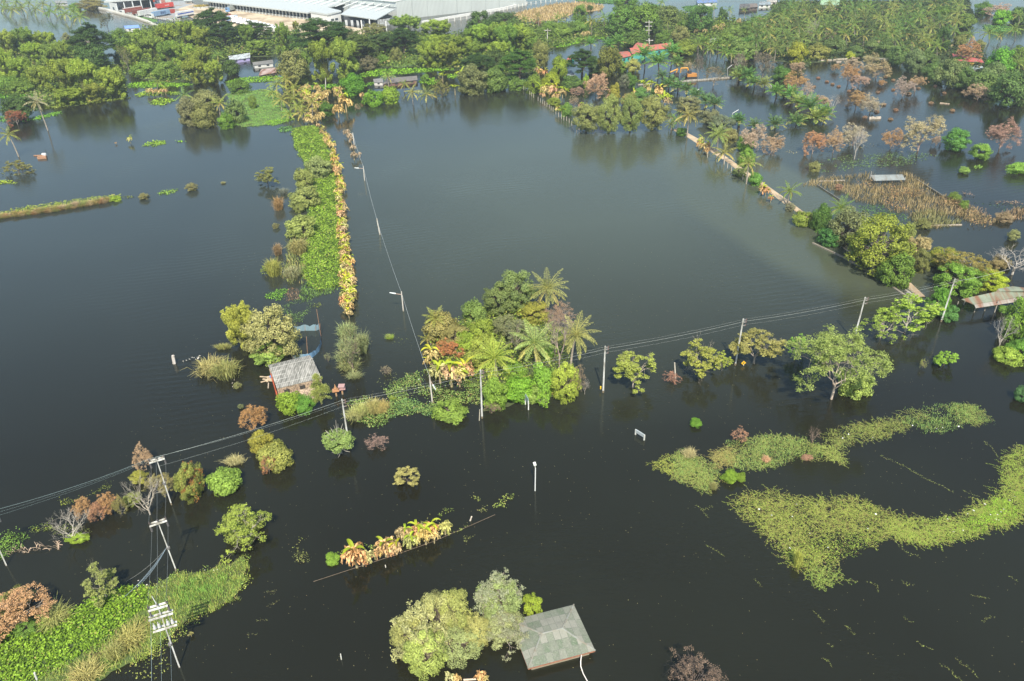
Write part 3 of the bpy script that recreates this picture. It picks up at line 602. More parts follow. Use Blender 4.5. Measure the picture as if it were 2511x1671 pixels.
# bright floating weed and marsh
W1 = (.20, .40, .035); W2 = (.16, .36, .045); W3 = (.11, .25, .07)
far = dict(dens=4, L=.75, W=.5, h=.3, edge=1.2)
for zz, pp, c, lb in (
    ('a', (1150, 760, 1300, 735, 1500, 750, 1700, 755, 1770, 768, 1600, 785, 1300, 795, 1150, 792), W1, 'bright green weed mat along the bank below the yellow-green bamboo'),
    ('a', (-20, 835, 150, 828, 310, 838, 300, 872, 120, 892, -20, 886), W2, 'bright green weed mat at the left edge behind the dark tree'),
    ('a', (400, 950, 700, 915, 1150, 880, 1160, 895, 800, 940, 620, 965, 430, 985), (.2, .27, .05), 'olive weed fringe in front of the left bamboo thicket'),
    ('a', (1225, 850, 1320, 830, 1600, 835, 1620, 850, 1350, 870, 1240, 875), (.24, .38, .04), 'thin weed band around the small palm and withered bananas'),
    ('a', (1340, 920, 1460, 890, 1590, 900, 1500, 945, 1440, 955, 1360, 940), (.26, .42, .04), 'bright pointed weed patch in open water right of the weed-ringed small palm'),
    ('a', (225, 1075, 380, 1040, 540, 1015, 540, 1030, 400, 1075, 240, 1095), W2, 'narrow weed strip between the dead brown bush and the leaning palm'),
    ('a', (0, 1060, 60, 1050, 70, 1100, 0, 1105), W3, 'small weed patch left of the dead brown bush'),
    ('a', (2030, 740, 2200, 700, 2500, 690, 2600, 710, 2400, 745, 2060, 752), W1, 'weed strip below the row of small houses'),
    ('b', (1020, 680, 1200, 625, 1500, 618, 1890, 615, 1880, 635, 1500, 665, 1250, 690, 1040, 698), W1, 'long bright weed strip behind the brown-roofed house'),
    ('b', (1560, 740, 1700, 700, 1740, 740, 1720, 765, 1580, 755), W1, 'weed patch around the round bush by the brown-roofed house'),
    ('b', (1830, 680, 1930, 670, 1920, 700, 1830, 710), W1, 'small weed strip beside the banana plants'),
    ('b', (520, 790, 700, 765, 860, 760, 840, 790, 600, 810), W2, 'weed patch behind the withered bananas'),
    ('b', (1080, 760, 1160, 745, 1160, 775, 1080, 785), W2, 'small weed patch left of the brown-roofed house'),
    ('c', (560, 430, 620, 360, 800, 345, 900, 325, 1050, 330, 1040, 350, 860, 365, 790, 400, 680, 425), W1, 'bright grassy tongue reaching into the small pond'),
    ('c', (1480, 40, 1600, 60, 1500, 95, 1380, 60), W3, 'green marsh beside the tall palm near the river'),
    ('c', (1740, 60, 1860, 50, 2050, 75, 2000, 105, 1780, 105), W3, 'green marsh in front of the blue-roofed house'),
    ('c', (760, 0, 1130, 0, 1120, 40, 900, 30), W3, 'thin marsh grass beyond the tan field'),
    ('d', (130, 160, 180, 135, 330, 130, 300, 165), W3, 'green marsh patch below the riverside houses'),
    ('d', (2020, 200, 2250, 220, 2330, 260, 2150, 270, 2040, 250), W3, 'green flooded grass behind the scattered palms at far right')):
    mat('weed_mat', lb, zl(zz, *pp), c, **far)
# pale green marsh left of the palm cluster
sheet('marsh', zl('a', 2060, 850, 2356, 810, 2500, 830, 2600, 1000, 2650, 1080, 2500, 1130, 2200, 1150, 2120, 1130, 2180, 1040), GRASSB, (.13, .24, .05), jit=.5)
mat('marsh_grass', 'pale green marsh grass field left of the coconut cluster', zl('a', 2060, 850, 2356, 810, 2500, 830, 2600, 1000, 2650, 1080, 2500, 1130, 2200, 1150, 2120, 1130, 2180, 1040), (.17, .32, .07), 7, .45, .12, .5, 'blade', dry=.12, cat='marsh grass')
mat('weed_mat', 'vivid weed tongue at the lower corner of the pale marsh', zl('f', 170, 80, 260, 50, 440, 45, 380, 80, 230, 108), W1, 8, .5, .35, .25)
mat('weed_mat', 'grey-green weed patch at the top of the hyacinth strip', zl('f', 310, 140, 340, 110, 430, 115, 440, 160, 340, 165), W3, 8, .5, .35, .25)

# dirt causeway on the right
def causeway(pts, wpx, name='dirt_path'):
    c = [P(x, y)[:2] for x, y in pts]; mb = MB(); n = len(c); L = []; Rr = []; r = np.random.default_rng(3)
    for i in range(n):
        d = nrm(c[min(i + 1, n - 1)] - c[max(i - 1, 0)]); s = np.array([-d[1], d[0]]); w = wpx * mpp(*pts[i]) * .5 * r.uniform(.8, 1.2); L.append(c[i] + s * w); Rr.append(c[i] - s * w)
    for i in range(n - 1):
        a, b, e, f = L[i], L[i + 1], Rr[i + 1], Rr[i]; z = .22; k = 1.25
        mb.poly([(*a, z), (*f, z), (*e, z), (*b, z)])
        o = lambda q, m_: (q - m_) * 1.45 + m_
        m1, m2 = (a + f) / 2, (b + e) / 2
        mb.poly([(*a, z), (*b, z), (*o(b, m2), -.2), (*o(a, m1), -.2)]); mb.poly([(*e, z), (*f, z), (*o(f, m1), -.2), (*o(e, m2), -.2)])
    return tag(mb.build(name, SOIL, (.52, .40, .27)), kind='structure')
path_px = [(1655, 318), (1685, 331), (1712, 347), (1745, 368), (1790, 397), (1815, 416), (1850, 440), (1890, 468), (1925, 494), (1960, 519), (2000, 548), (2040, 580), (2085, 615), (2130, 645), (2180, 672), (2225, 697), (2262, 730)]
causeway(path_px, 15)
mb = MB(); q = [P(x, y) for x, y in zl('l', 420, -10, 700, 120, 900, 230, 1060, 310, 1160, 400, 1250, 460, 1400, 530)]
for a, b in zip(q, q[1:]): mb.wall(a, b, -.3, .28, .5)
tag(mb.build('embankment_wall', CONC, (.25, .22, .18)), 'low crumbling embankment wall along the flooded dirt path', 'wall')
mb = MB(); a, b = P(*zp('l', 1265, 440)), P(*zp('l', 1395, 525)); mb.wall(a, b, 0, .75, .35)
tag(mb.build('concrete_slab', CONC, (.55, .50, .42)), 'pale concrete slab standing at the end of the dirt path', 'slab')

# ================================================================= WAREHOUSE AREA
C = P(975, 49); A = P(522, 20); B_ = P(765, 50); u = nrm((A - B_)); Vd = nrm(P(1290, 14) - C); nn = np.array([-u[1], u[0], 0]);
if np.dot(nn, C - B_) < 0: nn = -nn
dd = float(np.dot(C - B_, nn)); Cc = C; LW = 330.
wh = empty('warehouse', C, 'huge white warehouse with a long canopy of loading bays', 'warehouse')
HWL = 12.0; LS = float(np.linalg.norm(P(1290, 14) - C))
up = np.array([0, 0, 1.])
mb = MB(); mb.poly([C, C + u * LW, C + u * LW + up * HWL, C + up * HWL][::-1]); mb.poly([C + u * LW, C + u * LW + Vd * LS, C + u * LW + Vd * LS + up * HWL, C + u * LW + up * HWL]); mb.build('front_wall', PAINT, (.50, .54, .54), wh)
mb = MB(); mb.poly([C, C + Vd * LS, C + Vd * LS + up * 15, C + up * HWL]); mb.build('side_wall', make_solid('ribbed_cladding', .55, .05, .08, stripe=('X', .35)), (.50, .54, .53), wh)
mb = MB(); e1 = C + up * HWL - nn * .5 - Vd * .4; mb.slab([e1, e1 + u * LW, e1 + u * LW + Vd * LS * .5 + up * 6, e1 + Vd * LS * .5 + up * 6], .5); mb.build('roof', PAINT, (.60, .62, .61), wh)
for k in range(8):
    mb = MB(); p = C + u * (12 + k * 22) - nn * .12; mb.box(p + up * 9, (.25, .2, 6), math.atan2(u[1], u[0])); mb.build('downpipe', PAINT, (.30, .33, .34), wh)
hb = T(B_, 765, 33)[2]                                    # soffit height of the bays
LB = float(np.linalg.norm(A - B_)) + 8
mb = MB(); f0 = B_ - nn * 2.5; k0 = C + u * 0 - nn * .02; off = float(np.dot(B_ - C, u)); bk = C + u * off
mb.slab([f0 + up * (hb + .9), bk + up * (hb + 3.2), bk + u * LB + up * (hb + 3.2), f0 + u * LB + up * (hb + .9)], .9); mb.build('canopy', PAINT, (.50, .54, .54), wh)
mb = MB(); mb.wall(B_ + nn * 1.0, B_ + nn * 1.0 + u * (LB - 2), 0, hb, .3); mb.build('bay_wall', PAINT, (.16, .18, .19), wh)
mb = MB(); mb.wall(B_ - nn * .2 , B_ - nn * .2 + u * (LB - 2), 0, 1.2, .8); mb.build('dock_edge', CONC, (.30, .31, .31), wh)
nb = 31; rz = math.atan2(u[1], u[0])
for k in range(nb):
    p = B_ + u * (3 + k * (LB - 6) / nb); w = (LB - 6) / nb
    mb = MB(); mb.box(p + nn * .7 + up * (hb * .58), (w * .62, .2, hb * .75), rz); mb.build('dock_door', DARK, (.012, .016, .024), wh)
    mb = MB(); mb.box(p + u * w * .5 + nn * .4 + up * hb * .5, (w * .26, .5, hb), rz); mb.box(p + u * w * .3 - nn * .7 + up * .7, (.8, .6, 1.4), rz); mb.build('bay_pillar', PAINT, (.50, .54, .55), wh)
for k in range(26):
    if 12 < k < 15: continue
    p = C + u * (6 + k * 8.2) - nn * .1; mb = MB(); a_, b_ = p + up * (hb + 5.0), p - nn * dd * .45 + up * (hb + 2.6); mb.cyl(a_, b_, .28, k=5); mb.build('canopy_brace', PAINT, (.72, .74, .73), wh)
for k in range(1, 9):
    mb = MB(); p = C + Vd * (LS * k / 9) ; sn = np.array([Vd[1], -Vd[0], 0]); mb.box(p + sn * .1 + up * 6.3, (.35, .3, 12.4), math.atan2(Vd[1], Vd[0])); mb.build('panel_seam', PAINT, (.40, .44, .44), wh)
mb = MB(); mb.wall(C + nn * -.15, C + u * LW - nn * .15, hb + 3.3, hb + 3.9, .2); mb.build('flashing', PAINT, (.42, .46, .46), wh)
# office annex and second canopy
an = empty('office_annex', P(800, 57), 'low white office annex in front of the warehouse canopy', 'building')
X0, X1, X2, X3 = P(765, 55), P(805, 62), P(838, 56), P(800, 46); ha = T(X1, 805, 38)[2]
mb = MB()
for a_, b_ in ((X0, X1), (X1, X2)): mb.poly([a_, b_, b_ + up * ha, a_ + up * ha])
mb.poly([X2, X3, X3 + up * ha, X2 + up * ha]); mb.build('wall', PAINT, (.70, .72, .71), an)
mb = MB(); cc_ = (X0 + X2) / 2; ex = lambda p: cc_ + (p - cc_) * 1.06; mb.slab([ex(X0) + up * (ha + 1), ex(X1) + up * (ha + 1), ex(X2) + up * (ha + 1.6), ex(X3) + up * (ha + 1.6)], 1); mb.build('roof', PAINT, (.50, .54, .54), an)
for f in (.35, .65):
    q_ = X1 + (X2 - X1) * f; d_ = nrm(X2 - X1); mb = MB(); mb.box(q_ + up * ha * .45 - np.array([d_[1], -d_[0], 0]) * -.06, (2.6, .15, 1.3), math.atan2(d_[1], d_[0])); mb.build('window', DARK, (.06, .08, .09), an)
c2 = empty('loading_canopy', P(885, 60), 'white raised canopy on steel posts at the warehouse corner', 'canopy')
Y0, Y1, Y2, Y3 = P(838, 58), P(925, 72), P(965, 78), C
hc_ = T(Y1, 925, 48)[2]
mb = MB(); mb.slab([Y0 + up * hc_, Y1 + up * hc_, Y1 + (C - Y1) * .9 + up * (hc_ + 1.4), C + u * 42 + up * (hc_ + 1.4)], .5); mb.build('roof', PAINT, (.50, .54, .54), c2)
for px_ in ((888, 74), (908, 72), (948, 76)):
    mb = MB(); p = P(*px_); mb.box(p + up * hc_ / 2, (.7, .7, hc_), .2); mb.build('post', PAINT, (.72, .73, .72), c2)
mb = MB(); a_, b_ = P(928, 74), P(958, 70); mb.wall(a_, b_, 2, hc_ + .2, .3); mb.wall(b_, P(968, 62), 2, hc_, .3); mb.build('side_panel', CORR, (.50, .53, .54), c2)
mb = MB(); mb.wall(P(845, 60), P(915, 62), 0, hc_ * .8, .3); mb.build('bay_wall', DARK, (.05, .055, .06), c2)
for f in range(5):
    mb = MB(); p = P(850 + f * 14, 62 + f * .5); mb.box(p + up * 1.6, (1.6, 1, 3.2), .2); mb.build('dock_bumper', PAINT, (.50, .52, .53), c2)

# white concrete post fences
def fence(pts, step, h, label, post=.22, rails=2, col=(.66, .66, .62), rail_t=.14, group=None):
    q = [P(x, y) for x, y in pts]; o = empty('concrete_fence', q[0], label, 'fence', group); cum = 0
    mb = MB()
    for a_, b_ in zip(q, q[1:]):
        for k in range(rails): z = h * (k + 1) / rails - .1; mb.wall(a_, b_, z - rail_t, z, .1)
    mb.build('rail', CONC, col, o)
    pos = []
    for a_, b_ in zip(q, q[1:]):
        L = np.linalg.norm(b_ - a_); n = max(1, int(L / step)); pos += [a_ + (b_ - a_) * k / n for k in range(n)]
    pos.append(q[-1]); me0 = None
    if len(pos) > 100: pos = pos[:100]
    for p in pos:
        if me0 is None: mb = MB(); mb.box((0, 0, h / 2 - .1), (post, post, h + .2)); f = mb.build('post', CONC, col); f.parent = o; me0 = f.data; f.location = Vector(p) - o.location
        else: link('post', me0, None, col, o, p - np.array(o.location))
    return o
fence(zl('q', 50, 150, 350, 215, 640, 300, 850, 350, 1050, 420, 1240, 510), 1.5, 2.2, 'outer white picket fence standing in water beside the lawn', post=.45)
fence(zl('q', 350, 205, 700, 265, 1000, 315, 1300, 360, 1500, 395, 1600, 405), 3.0, 1.6, 'inner white fence between the lawn and the parked trucks', post=.3)
fence([(1040, 66), (1100, 58), (1160, 48), (1225, 33), (1290, 17), (1350, 8), (1420, 0)], 5.0, 3.0, 'white post fence along the grey side of the warehouse', post=.5)
mb = MB(); q = [P(1035, 58), P(1240, 23), P(1292, 10)]
for a_, b_ in zip(q, q[1:]): mb.wall(a_, b_, 0, 1.6, 1.2)
tag(mb.build('boundary_wall', PAINT, (.74, .74, .72)), 'long low white wall at the foot of the grey warehouse side', 'wall')

# trucks and containers
GR = 'trailers parked by the open depot'
def trailer(z, x0, y0, x1, y1, h, col, label, cab=None, roofc=None, wheels=True, stripe=None, text=None, base=1.1, wid=2.5, name='truck_trailer'):
    a_, b_ = P(*zp(z, x0, y0)), P(*zp(z, x1, y1)); d = b_ - a_; L = float(np.linalg.norm(d)); rz = math.atan2(d[1], d[0]); side = np.array([-math.sin(rz), math.cos(rz), 0])
    o = empty(name, a_, label, 'truck' if cab else 'container', GR, rz)
    def bx(nm, c, s, mt, cl): mb = MB(); mb.box(c, s); f = mb.build(nm, mt, cl); f.parent = o; return f
    bx('container_box', (L / 2, wid / 2, base + h / 2), (L, wid, h), make_ctn(), col)
    if roofc: bx('roof', (L / 2, wid / 2, base + h + .06), (L + .1, wid + .1, .12), PAINT, roofc)
    if wheels:
        bx('chassis', (L / 2, wid / 2, base - .25), (L * .96, 1.2, .3), DARK, (.04, .04, .045))
        for f in (.12, .2, .78, .86, .94):
            for s_ in (.15, wid - .15):
                mb = MB(); mb.cyl((L * f, s_ - .15, .5), (L * f, s_ + .15, .5), .5); g = mb.build('wheel', DARK, (.03, .03, .03)); g.parent = o
    if cab:
        bx('cab', (-1.4, wid / 2, 1.75), (2.2, wid, 2.6), PAINT, cab); bx('windscreen', (-2.52, wid / 2, 2.3), (.06, wid * .85, 1.0), DARK, (.05, .06, .07))
    if stripe: bx('stripe', (L / 2, -.03, base + h * .55), (L * .96, .05, h * .25), PAINT, stripe)
    if text and not text[0]:      # blocky dark characters, as strokes
        mb = MB(); gh = h * .5; z0 = base + h * .27
        for k in range(3):
            x0 = L * .42 + k * gh * 1.12
            for q in (0, .5, 1): mb.box((x0 + gh * .45, -.05, z0 + gh * (q if k != 1 else q * .8 + .1)), (gh * .85, .06, gh * .12))
            for q in ((0, .5, .9), (.1, .6), (0, .9))[k]: mb.box((x0 + gh * q, -.055, z0 + gh * .5), (gh * .12, .06, gh))
        f = mb.build('lettering', PAINT, text[1]); f.parent = o
    elif text:
        cu = bpy.data.curves.new('lettering', 'FONT'); cu.body = text[0]; cu.size = h * text[2]; cu.align_x = 'CENTER'; cu.align_y = 'CENTER'
        tmp = bpy.data.objects.new('t', cu); m2 = bpy.data.meshes.new_from_object(tmp); bpy.data.objects.remove(tmp)
        m2.transform(Matrix.Rotation(math.pi / 2, 4, 'X')); link('lettering', m2, PAINT, text[1], o, (L * .6, -.06, base + h * .5))
    return o
_c = []
def make_ctn():
    if not _c: _c.append(make_solid('container_paint', .5, .4, .15, stripe=('X', 1.6)))
    return _c[0]
dp = empty('truck_depot', P(*zp('q', 520, 220)), 'open-fronted white shed with dark truck bays at top left', 'depot')
D0_, D1_, D2_ = P(*zp('q', 385, 212)), P(*zp('q', 520, 232)), P(*zp('q', 1120, 150)); hd_ = T(D1_, *zp('q', 500, 65))[2]
mb = MB(); mb.poly([D0_, D1_, D1_ + up * hd_, D0_ + up * hd_]); bkd = np.array([-.12, 1, 0]) * 26; mb.poly([D0_ + bkd, D0_, D0_ + up * hd_, D0_ + bkd + up * hd_]); mb.build('wall', PAINT, (.62, .64, .63), dp)
mb = MB(); mb.slab([D0_ + up * (hd_ + 1) + np.array([-3, -1, 0]), D2_ + up * (hd_ + 1) + np.array([2, -1, 0]), D2_ + bkd + up * (hd_ + 4), D0_ + bkd + up * (hd_ + 4)], 1.1); mb.build('roof', PAINT, (.50, .52, .51), dp)
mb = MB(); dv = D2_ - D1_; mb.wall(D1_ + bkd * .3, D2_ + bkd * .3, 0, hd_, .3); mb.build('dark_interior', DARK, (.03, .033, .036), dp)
for f in (0, .22, .47, .72, 1.0):
    mb = MB(); mb.box(D1_ + dv * f + up * hd_ / 2, (.7, .7, hd_)); mb.build('pillar', PAINT, (.60, .62, .62), dp)
mb = MB(); mb.box((D0_ + D1_) / 2 + up * hd_ * .4 - nrm(np.array([-(D1_ - D0_)[1], (D1_ - D0_)[0], 0])) * .1, (2.2, .3, 1.8), math.atan2((D1_ - D0_)[1], (D1_ - D0_)[0])); mb.build('window', DARK, (.08, .10, .12), dp)
BRN = (.30, .085, .06)
trailer('q', 590, 170, 850, 140, 2.9, (.16, .18, .20), 'dark grey trailer farthest inside the open depot')
trailer('q', 650, 262, 965, 215, 2.9, BRN, 'brown-red container truck with white cab and white roof', cab=(.72, .73, .72), roofc=(.68, .62, .58))
trailer('q', 810, 290, 1110, 240, 2.7, (.27, .075, .055), 'low brown container between the brown truck and the white one')
trailer('q', 925, 318, 1240, 255, 3.2, (.78, .78, .75), 'plain white box trailer beside the light blue one')
trailer('q', 1175, 330, 1465, 275, 3.0, (.26, .40, .58), 'light blue container truck with dark lettering on its side', cab=(.75, .76, .75), text=('', (.04, .06, .16), .45))
trailer('q', 1225, 185, 1530, 145, 3.1, (.55, .06, .045), 'red container with white lettering beside the depot', text=('K LINE', (.80, .78, .76), .38))
trailer('q', 1600, 335, 1895, 280, 3.0, (.78, .78, .76), 'white trailer with a blue stripe near the yard entrance', stripe=(.05, .10, .40))
for x0, y0, x1, y1, cl, lb in ((1130, 50, 1190, 42, (.60, .12, .06), 'small red container at the back of the stack'), (1200, 46, 1262, 38, (.28, .05, .06), 'maroon container in the back row'), (1262, 34, 1335, 26, (.12, .42, .36), 'teal container in the back row'),
    (1150, 118, 1215, 108, (.78, .78, .76), 'white container behind the red lettered one'), (1222, 86, 1300, 76, (.75, .76, .74), 'second white container in the middle row'), (1296, 72, 1368, 62, (.55, .22, .17), 'salmon container in the middle row'), (1372, 56, 1470, 44, (.55, .62, .58), 'pale grey-green container in the back row'), (1465, 250, 1550, 238, (.42, .07, .05), 'low red container right of the light blue truck')):
    trailer('q', x0, y0, x1, y1, 2.6, cl, lb, wheels=False, base=.1, name='shipping_container', wid=3.5)
tk = empty('storage_tank', P(*zp('q', 1720, 50)), 'white horizontal cylindrical tank near the yard entrance', 'tank')
mb = MB(); a_ = P(*zp('q', 1725, 52)); b_ = P(*zp('q', 1875, 52)); mb.cyl(a_ + up * 2.4, b_ + up * 2.4, 1.8, k=14); mb.build('drum', PAINT, (.62, .68, .68), tk)
mb = MB(); mb.box(a_ * .8 + b_ * .2 + up * .5, (.5, 2.5, 1)); mb.box(a_ * .2 + b_ * .8 + up * .5, (.5, 2.5, 1)); mb.build('cradle', CONC, (.5, .5, .5), tk)
pl = empty('round_planter', P(*zp('q', 2030, 140)), 'oval raised planter with yellow flowers by the yard entrance', 'planter')
mb = MB(); c_ = P(*zp('q', 2030, 140)); rr_ = 155 / 7.36 * mpp(495, 20)
ring = [c_ + np.array([math.cos(k * math.pi / 12) * rr_, math.sin(k * math.pi / 12) * rr_ * .9, 0]) for k in range(24)]
for a_, b_ in zip(ring, ring[1:] + ring[:1]): mb.wall(a_, b_, 0, 1.2, .4)
mb.build('kerb', CONC, (.45, .47, .47), pl)
r_ = np.random.default_rng(4); n = 900; a_ = r_.uniform(0, 6.28, n); q_ = r_.uniform(0, 1, n) ** .5 * rr_ * .93; V, Q = leafq(np.c_[np.cos(a_) * q_, np.sin(a_) * q_ * .9, r_.uniform(.9, 1.7, n)], r_.normal(size=(n, 3)) * .4 + [0, 0, 1], r_.normal(size=(n, 3)), 1.0, .6)
link('flowers', qmesh('flowers', V, Q, np.where(r_.random(n) < .5, r_.uniform(0, 1, n), 1.6)), LEAF, (.40, .33, .05), pl)
tv = trailer('r', 385, 175, 470, 158, 3.0, (.40, .44, .42), 'small blue-cabbed truck reversing into the loading bays', cab=(.20, .38, .66), name='box_truck')
trailer('r', 350, 310, 495, 290, 2.9, (.28, .40, .62), 'blue and white container behind the dark rain tree', roofc=(.62, .70, .75), wheels=False, base=.2, name='shipping_container')
trailer('r', 340, 268, 400, 258, 2.6, BRN, 'short brown container above the blue and white one', wheels=False, base=.2, name='shipping_container')
for k in range(14):
    x = 440 + k * 58; y = 318 + k * 15.5 - (12 if k > 5 else 0)
    a_ = P(*zp('r', x, y + 28)); o = empty('box_trailer', a_, ('white box trailer in the packed row behind the big rain tree' if k != 5 else 'white trailer with a dark end in the packed row'), 'trailer', 'white trailers packed in a row', math.radians(112))
    for nm, c, s, mt, cl in (('box', (6, 0, 2.6), (12, 2.5, 2.9), PAINT, (.80, .80, .79)), ('chassis', (6, 0, .9), (11.5, 1.1, .4), DARK, (.05, .05, .05))):
        mb = MB(); mb.box(c, s); f = mb.build(nm, mt, cl); f.parent = o

# ================================================================= HOUSES
def house(name, label, px, hpx, roofc, wallc, roof='flat', inset=.93, mt=CORR, rise=.8, over=None, win=2, cat='house', hs=None):
    """px: four picture points of the eave line (front-left, front-right, back-right, back-left) traced at height h"""
    h = hs if hs else hpx * mpp(*px[0]); E = [P(x, y, h) for x, y in px]; c = sum(E) / 4; o = empty(name, (c[0], c[1], 0), label, cat)
    mb = MB(); Wp = [c + (e - c) * inset for e in E]
    for k in range(4):
        a_, b_ = Wp[k], Wp[(k + 1) % 4]; mb.poly([(*a_[:2], -.3), (*b_[:2], -.3), (*b_[:2], h - .05), (*a_[:2], h - .05)])
    mb.build('wall', PAINT, wallc, o)
    if roof == 'flat': mb = MB(); mb.slab([E[0], E[1], E[2] + up * rise, E[3] + up * rise], .18); mb.build('roof', mt, roofc, o)
    elif roof == 'gable':
        r0, r1 = (E[0] + E[3]) / 2 + up * rise, (E[1] + E[2]) / 2 + up * rise; mb = MB(); mb.slab([E[0], E[1], r1, r0], .14); mb.slab([r0 + up * .01, r1 + up * .01, E[2], E[3]], .14); mb.build('roof', mt, roofc, o)
        mb = MB(); g0, g1 = Wp[0] - up * .1, Wp[3] - up * .1; mb.poly([g0, (g0 + g1) / 2 + up * rise * .92, g1]); g0, g1 = Wp[1] - up * .1, Wp[2] - up * .1; mb.poly([g0, (g0 + g1) / 2 + up * rise * .92, g1]); mb.build('gable', PAINT, wallc, o)
    elif roof == 'hip':
        m0 = (E[0] + E[3]) / 2; m1 = (E[1] + E[2]) / 2; L = np.linalg.norm(m1 - m0); w = np.linalg.norm(E[3] - E[0]) / 2; f = min(.45, w / L)
        r0, r1 = m0 + (m1 - m0) * f + up * rise, m1 + (m0 - m1) * f + up * rise; mb = MB(); mb.poly([E[0], E[1], r1, r0]); mb.poly([E[1], E[2], r1]); mb.poly([E[2], E[3], r0, r1]); mb.poly([E[3], E[0], r0]); mb.build('roof', mt, roofc, o)
    for k in range(win):
        f = (k + .6) / (win + .2); a_, b_ = Wp[0], Wp[1]; d = nrm((b_ - a_) * [1, 1, 0]); p = a_ + (b_ - a_) * f; nn_ = np.array([d[1], -d[0], 0]); mb = MB(); mb.box((p[0] + nn_[0] * .05, p[1] + nn_[1] * .05, h * .55), (min(1.4, .12 * np.linalg.norm(b_ - a_) + .5), .12, h * .38), math.atan2(d[1], d[0])); mb.build('window', DARK, (.045, .05, .055), o)
    return o
house('flooded_house', 'small white house with a blue tarpaulin roof behind the bamboo', zl('q', 640, 520, 910, 500, 900, 470, 600, 490), 8, (.20, .33, .68), (.70, .70, .66), 'gable', mt=PAINT, rise=1.2)
house('stilt_house', 'purple-walled house with a pale metal roof', zl('a', 2075, 548, 2258, 520, 2258, 486, 2062, 516), 8, (.60, .66, .68), (.40, .36, .62), 'flat', rise=.5)
house('stilt_house', 'white-walled house with a weathered grey roof below the purple one', zl('b', 80, 590, 260, 572, 250, 540, 62, 570), 8, (.22, .22, .21), (.58, .58, .55), 'gable', rise=.9)
house('shack', 'low shack with a rust and white striped roof', zl('b', 125, 682, 290, 655, 305, 614, 150, 635), 5, (.52, .40, .36), (.10, .09, .08), 'flat', rise=.4, mt=RUST)
house('long_house', 'long flooded house with a dull brown-grey roof behind the vivid round bush', zl('b', 1240, 760, 1560, 722, 1555, 686, 1340, 700), 8, (.20, .18, .17), (.22, .13, .10), 'gable', rise=1.0, win=4)
house('porch', 'white flooded porch at the left end of the long house', zl('b', 1165, 745, 1250, 742, 1250, 712, 1160, 718), 8, (.30, .29, .28), (.60, .58, .55), 'flat', rise=.2, win=1, cat='porch')
RED = (.50, .13, .09)
o = house('red_roof_house', 'largest red-roofed house with teal walls behind the oil palms', zl('s', 545, 335, 1290, 215, 1300, 130, 450, 235), 14, RED, (.10, .40, .36), 'gable', mt=TILE, rise=1.6)
house('red_roof_house', 'small red-roofed wing with a bright teal wall at the left of the big house', zl('s', 345, 412, 545, 370, 460, 280, 262, 300), 14, RED, (.08, .45, .38), 'gable', mt=TILE, rise=.6)
house('red_roof_house', 'red-roofed rear wing behind the big red-roofed house', zl('s', 560, 215, 900, 170, 860, 150, 660, 112), 14, RED, (.20, .30, .28), 'gable', mt=TILE, rise=.5)
house('red_roof_house', 'little red roof with turquoise wall behind the dark umbrella tree', zl('c', 695, 548, 760, 530, 770, 492, 730, 500), 9, RED, (.06, .50, .42), 'gable', mt=TILE, rise=.6)
house('shack', 'grey-roofed hut among the palms right of the red house', zl('s', 2040, 110, 2190, 90, 2185, 35, 2070, 45), 9, (.34, .34, .33), (.2, .2, .18), 'flat', rise=.3)
house('hut', 'small blue-grey roofed hut by the yellow tree', zl('c', 705, 690, 785, 685, 740, 640, 695, 650), 5, (.30, .36, .44), (.3, .28, .25), 'flat', rise=.2)
house('house', 'blue and white house by the river at the top', zl('c', 1880, 30, 2060, 22, 2050, 0, 1860, 4), 7, (.18, .30, .60), (.66, .68, .66), 'gable', rise=.9)
house('river_house', 'dark wooden river house with a black roof', zl('d', 40, 72, 130, 68, 125, 30, 50, 32), 7, (.09, .08, .08), (.06, .055, .05), 'gable', rise=1.0)
house('river_house', 'brown-roofed river house between the dark and the white one', zl('d', 125, 62, 195, 58, 180, 28, 120, 30), 7, (.22, .17, .14), (.15, .12, .1), 'gable', rise=.9)
house('river_house', 'white house with a blue-grey roof at the river bend', zl('d', 200, 42, 300, 38, 290, 12, 210, 14), 7, (.34, .42, .46), (.66, .66, .62), 'gable', rise=1.0)
house('river_house', 'pale-roofed house behind the river bend', zl('d', 262, 22, 350, 18, 345, 0, 270, 2), 7, (.60, .55, .48), (.6, .58, .55), 'gable', rise=.8)
house('green_roof_house', 'pale green gable roof among the coconut palms', zl('d', 700, 40, 855, 44, 850, 0, 690, 0), 6, (.36, .56, .34), (.6, .62, .55), 'gable', rise=3)
house('roadside_house', 'long red-roofed house behind the right-hand tree belt', zl('d', 1790, 490, 2030, 510, 2010, 492, 1770, 447), 9, (.52, .10, .09), (.60, .42, .10), 'flat', mt=TILE, rise=.6, win=3)
house('lean_to', 'pale blue-white sheet roof below the long red-roofed house', zl('d', 1920, 575, 2025, 550, 2010, 530, 1910, 545), 6, (.55, .68, .70), (.3, .3, .28), 'flat', rise=.1, win=0, cat='lean-to')
house('far_house', 'grey-roofed house at the very top left', zl('a', 500, 28, 610, 30, 600, 5, 490, 5), 6, (.36, .38, .38), (.5, .5, .48), 'gable', rise=1)

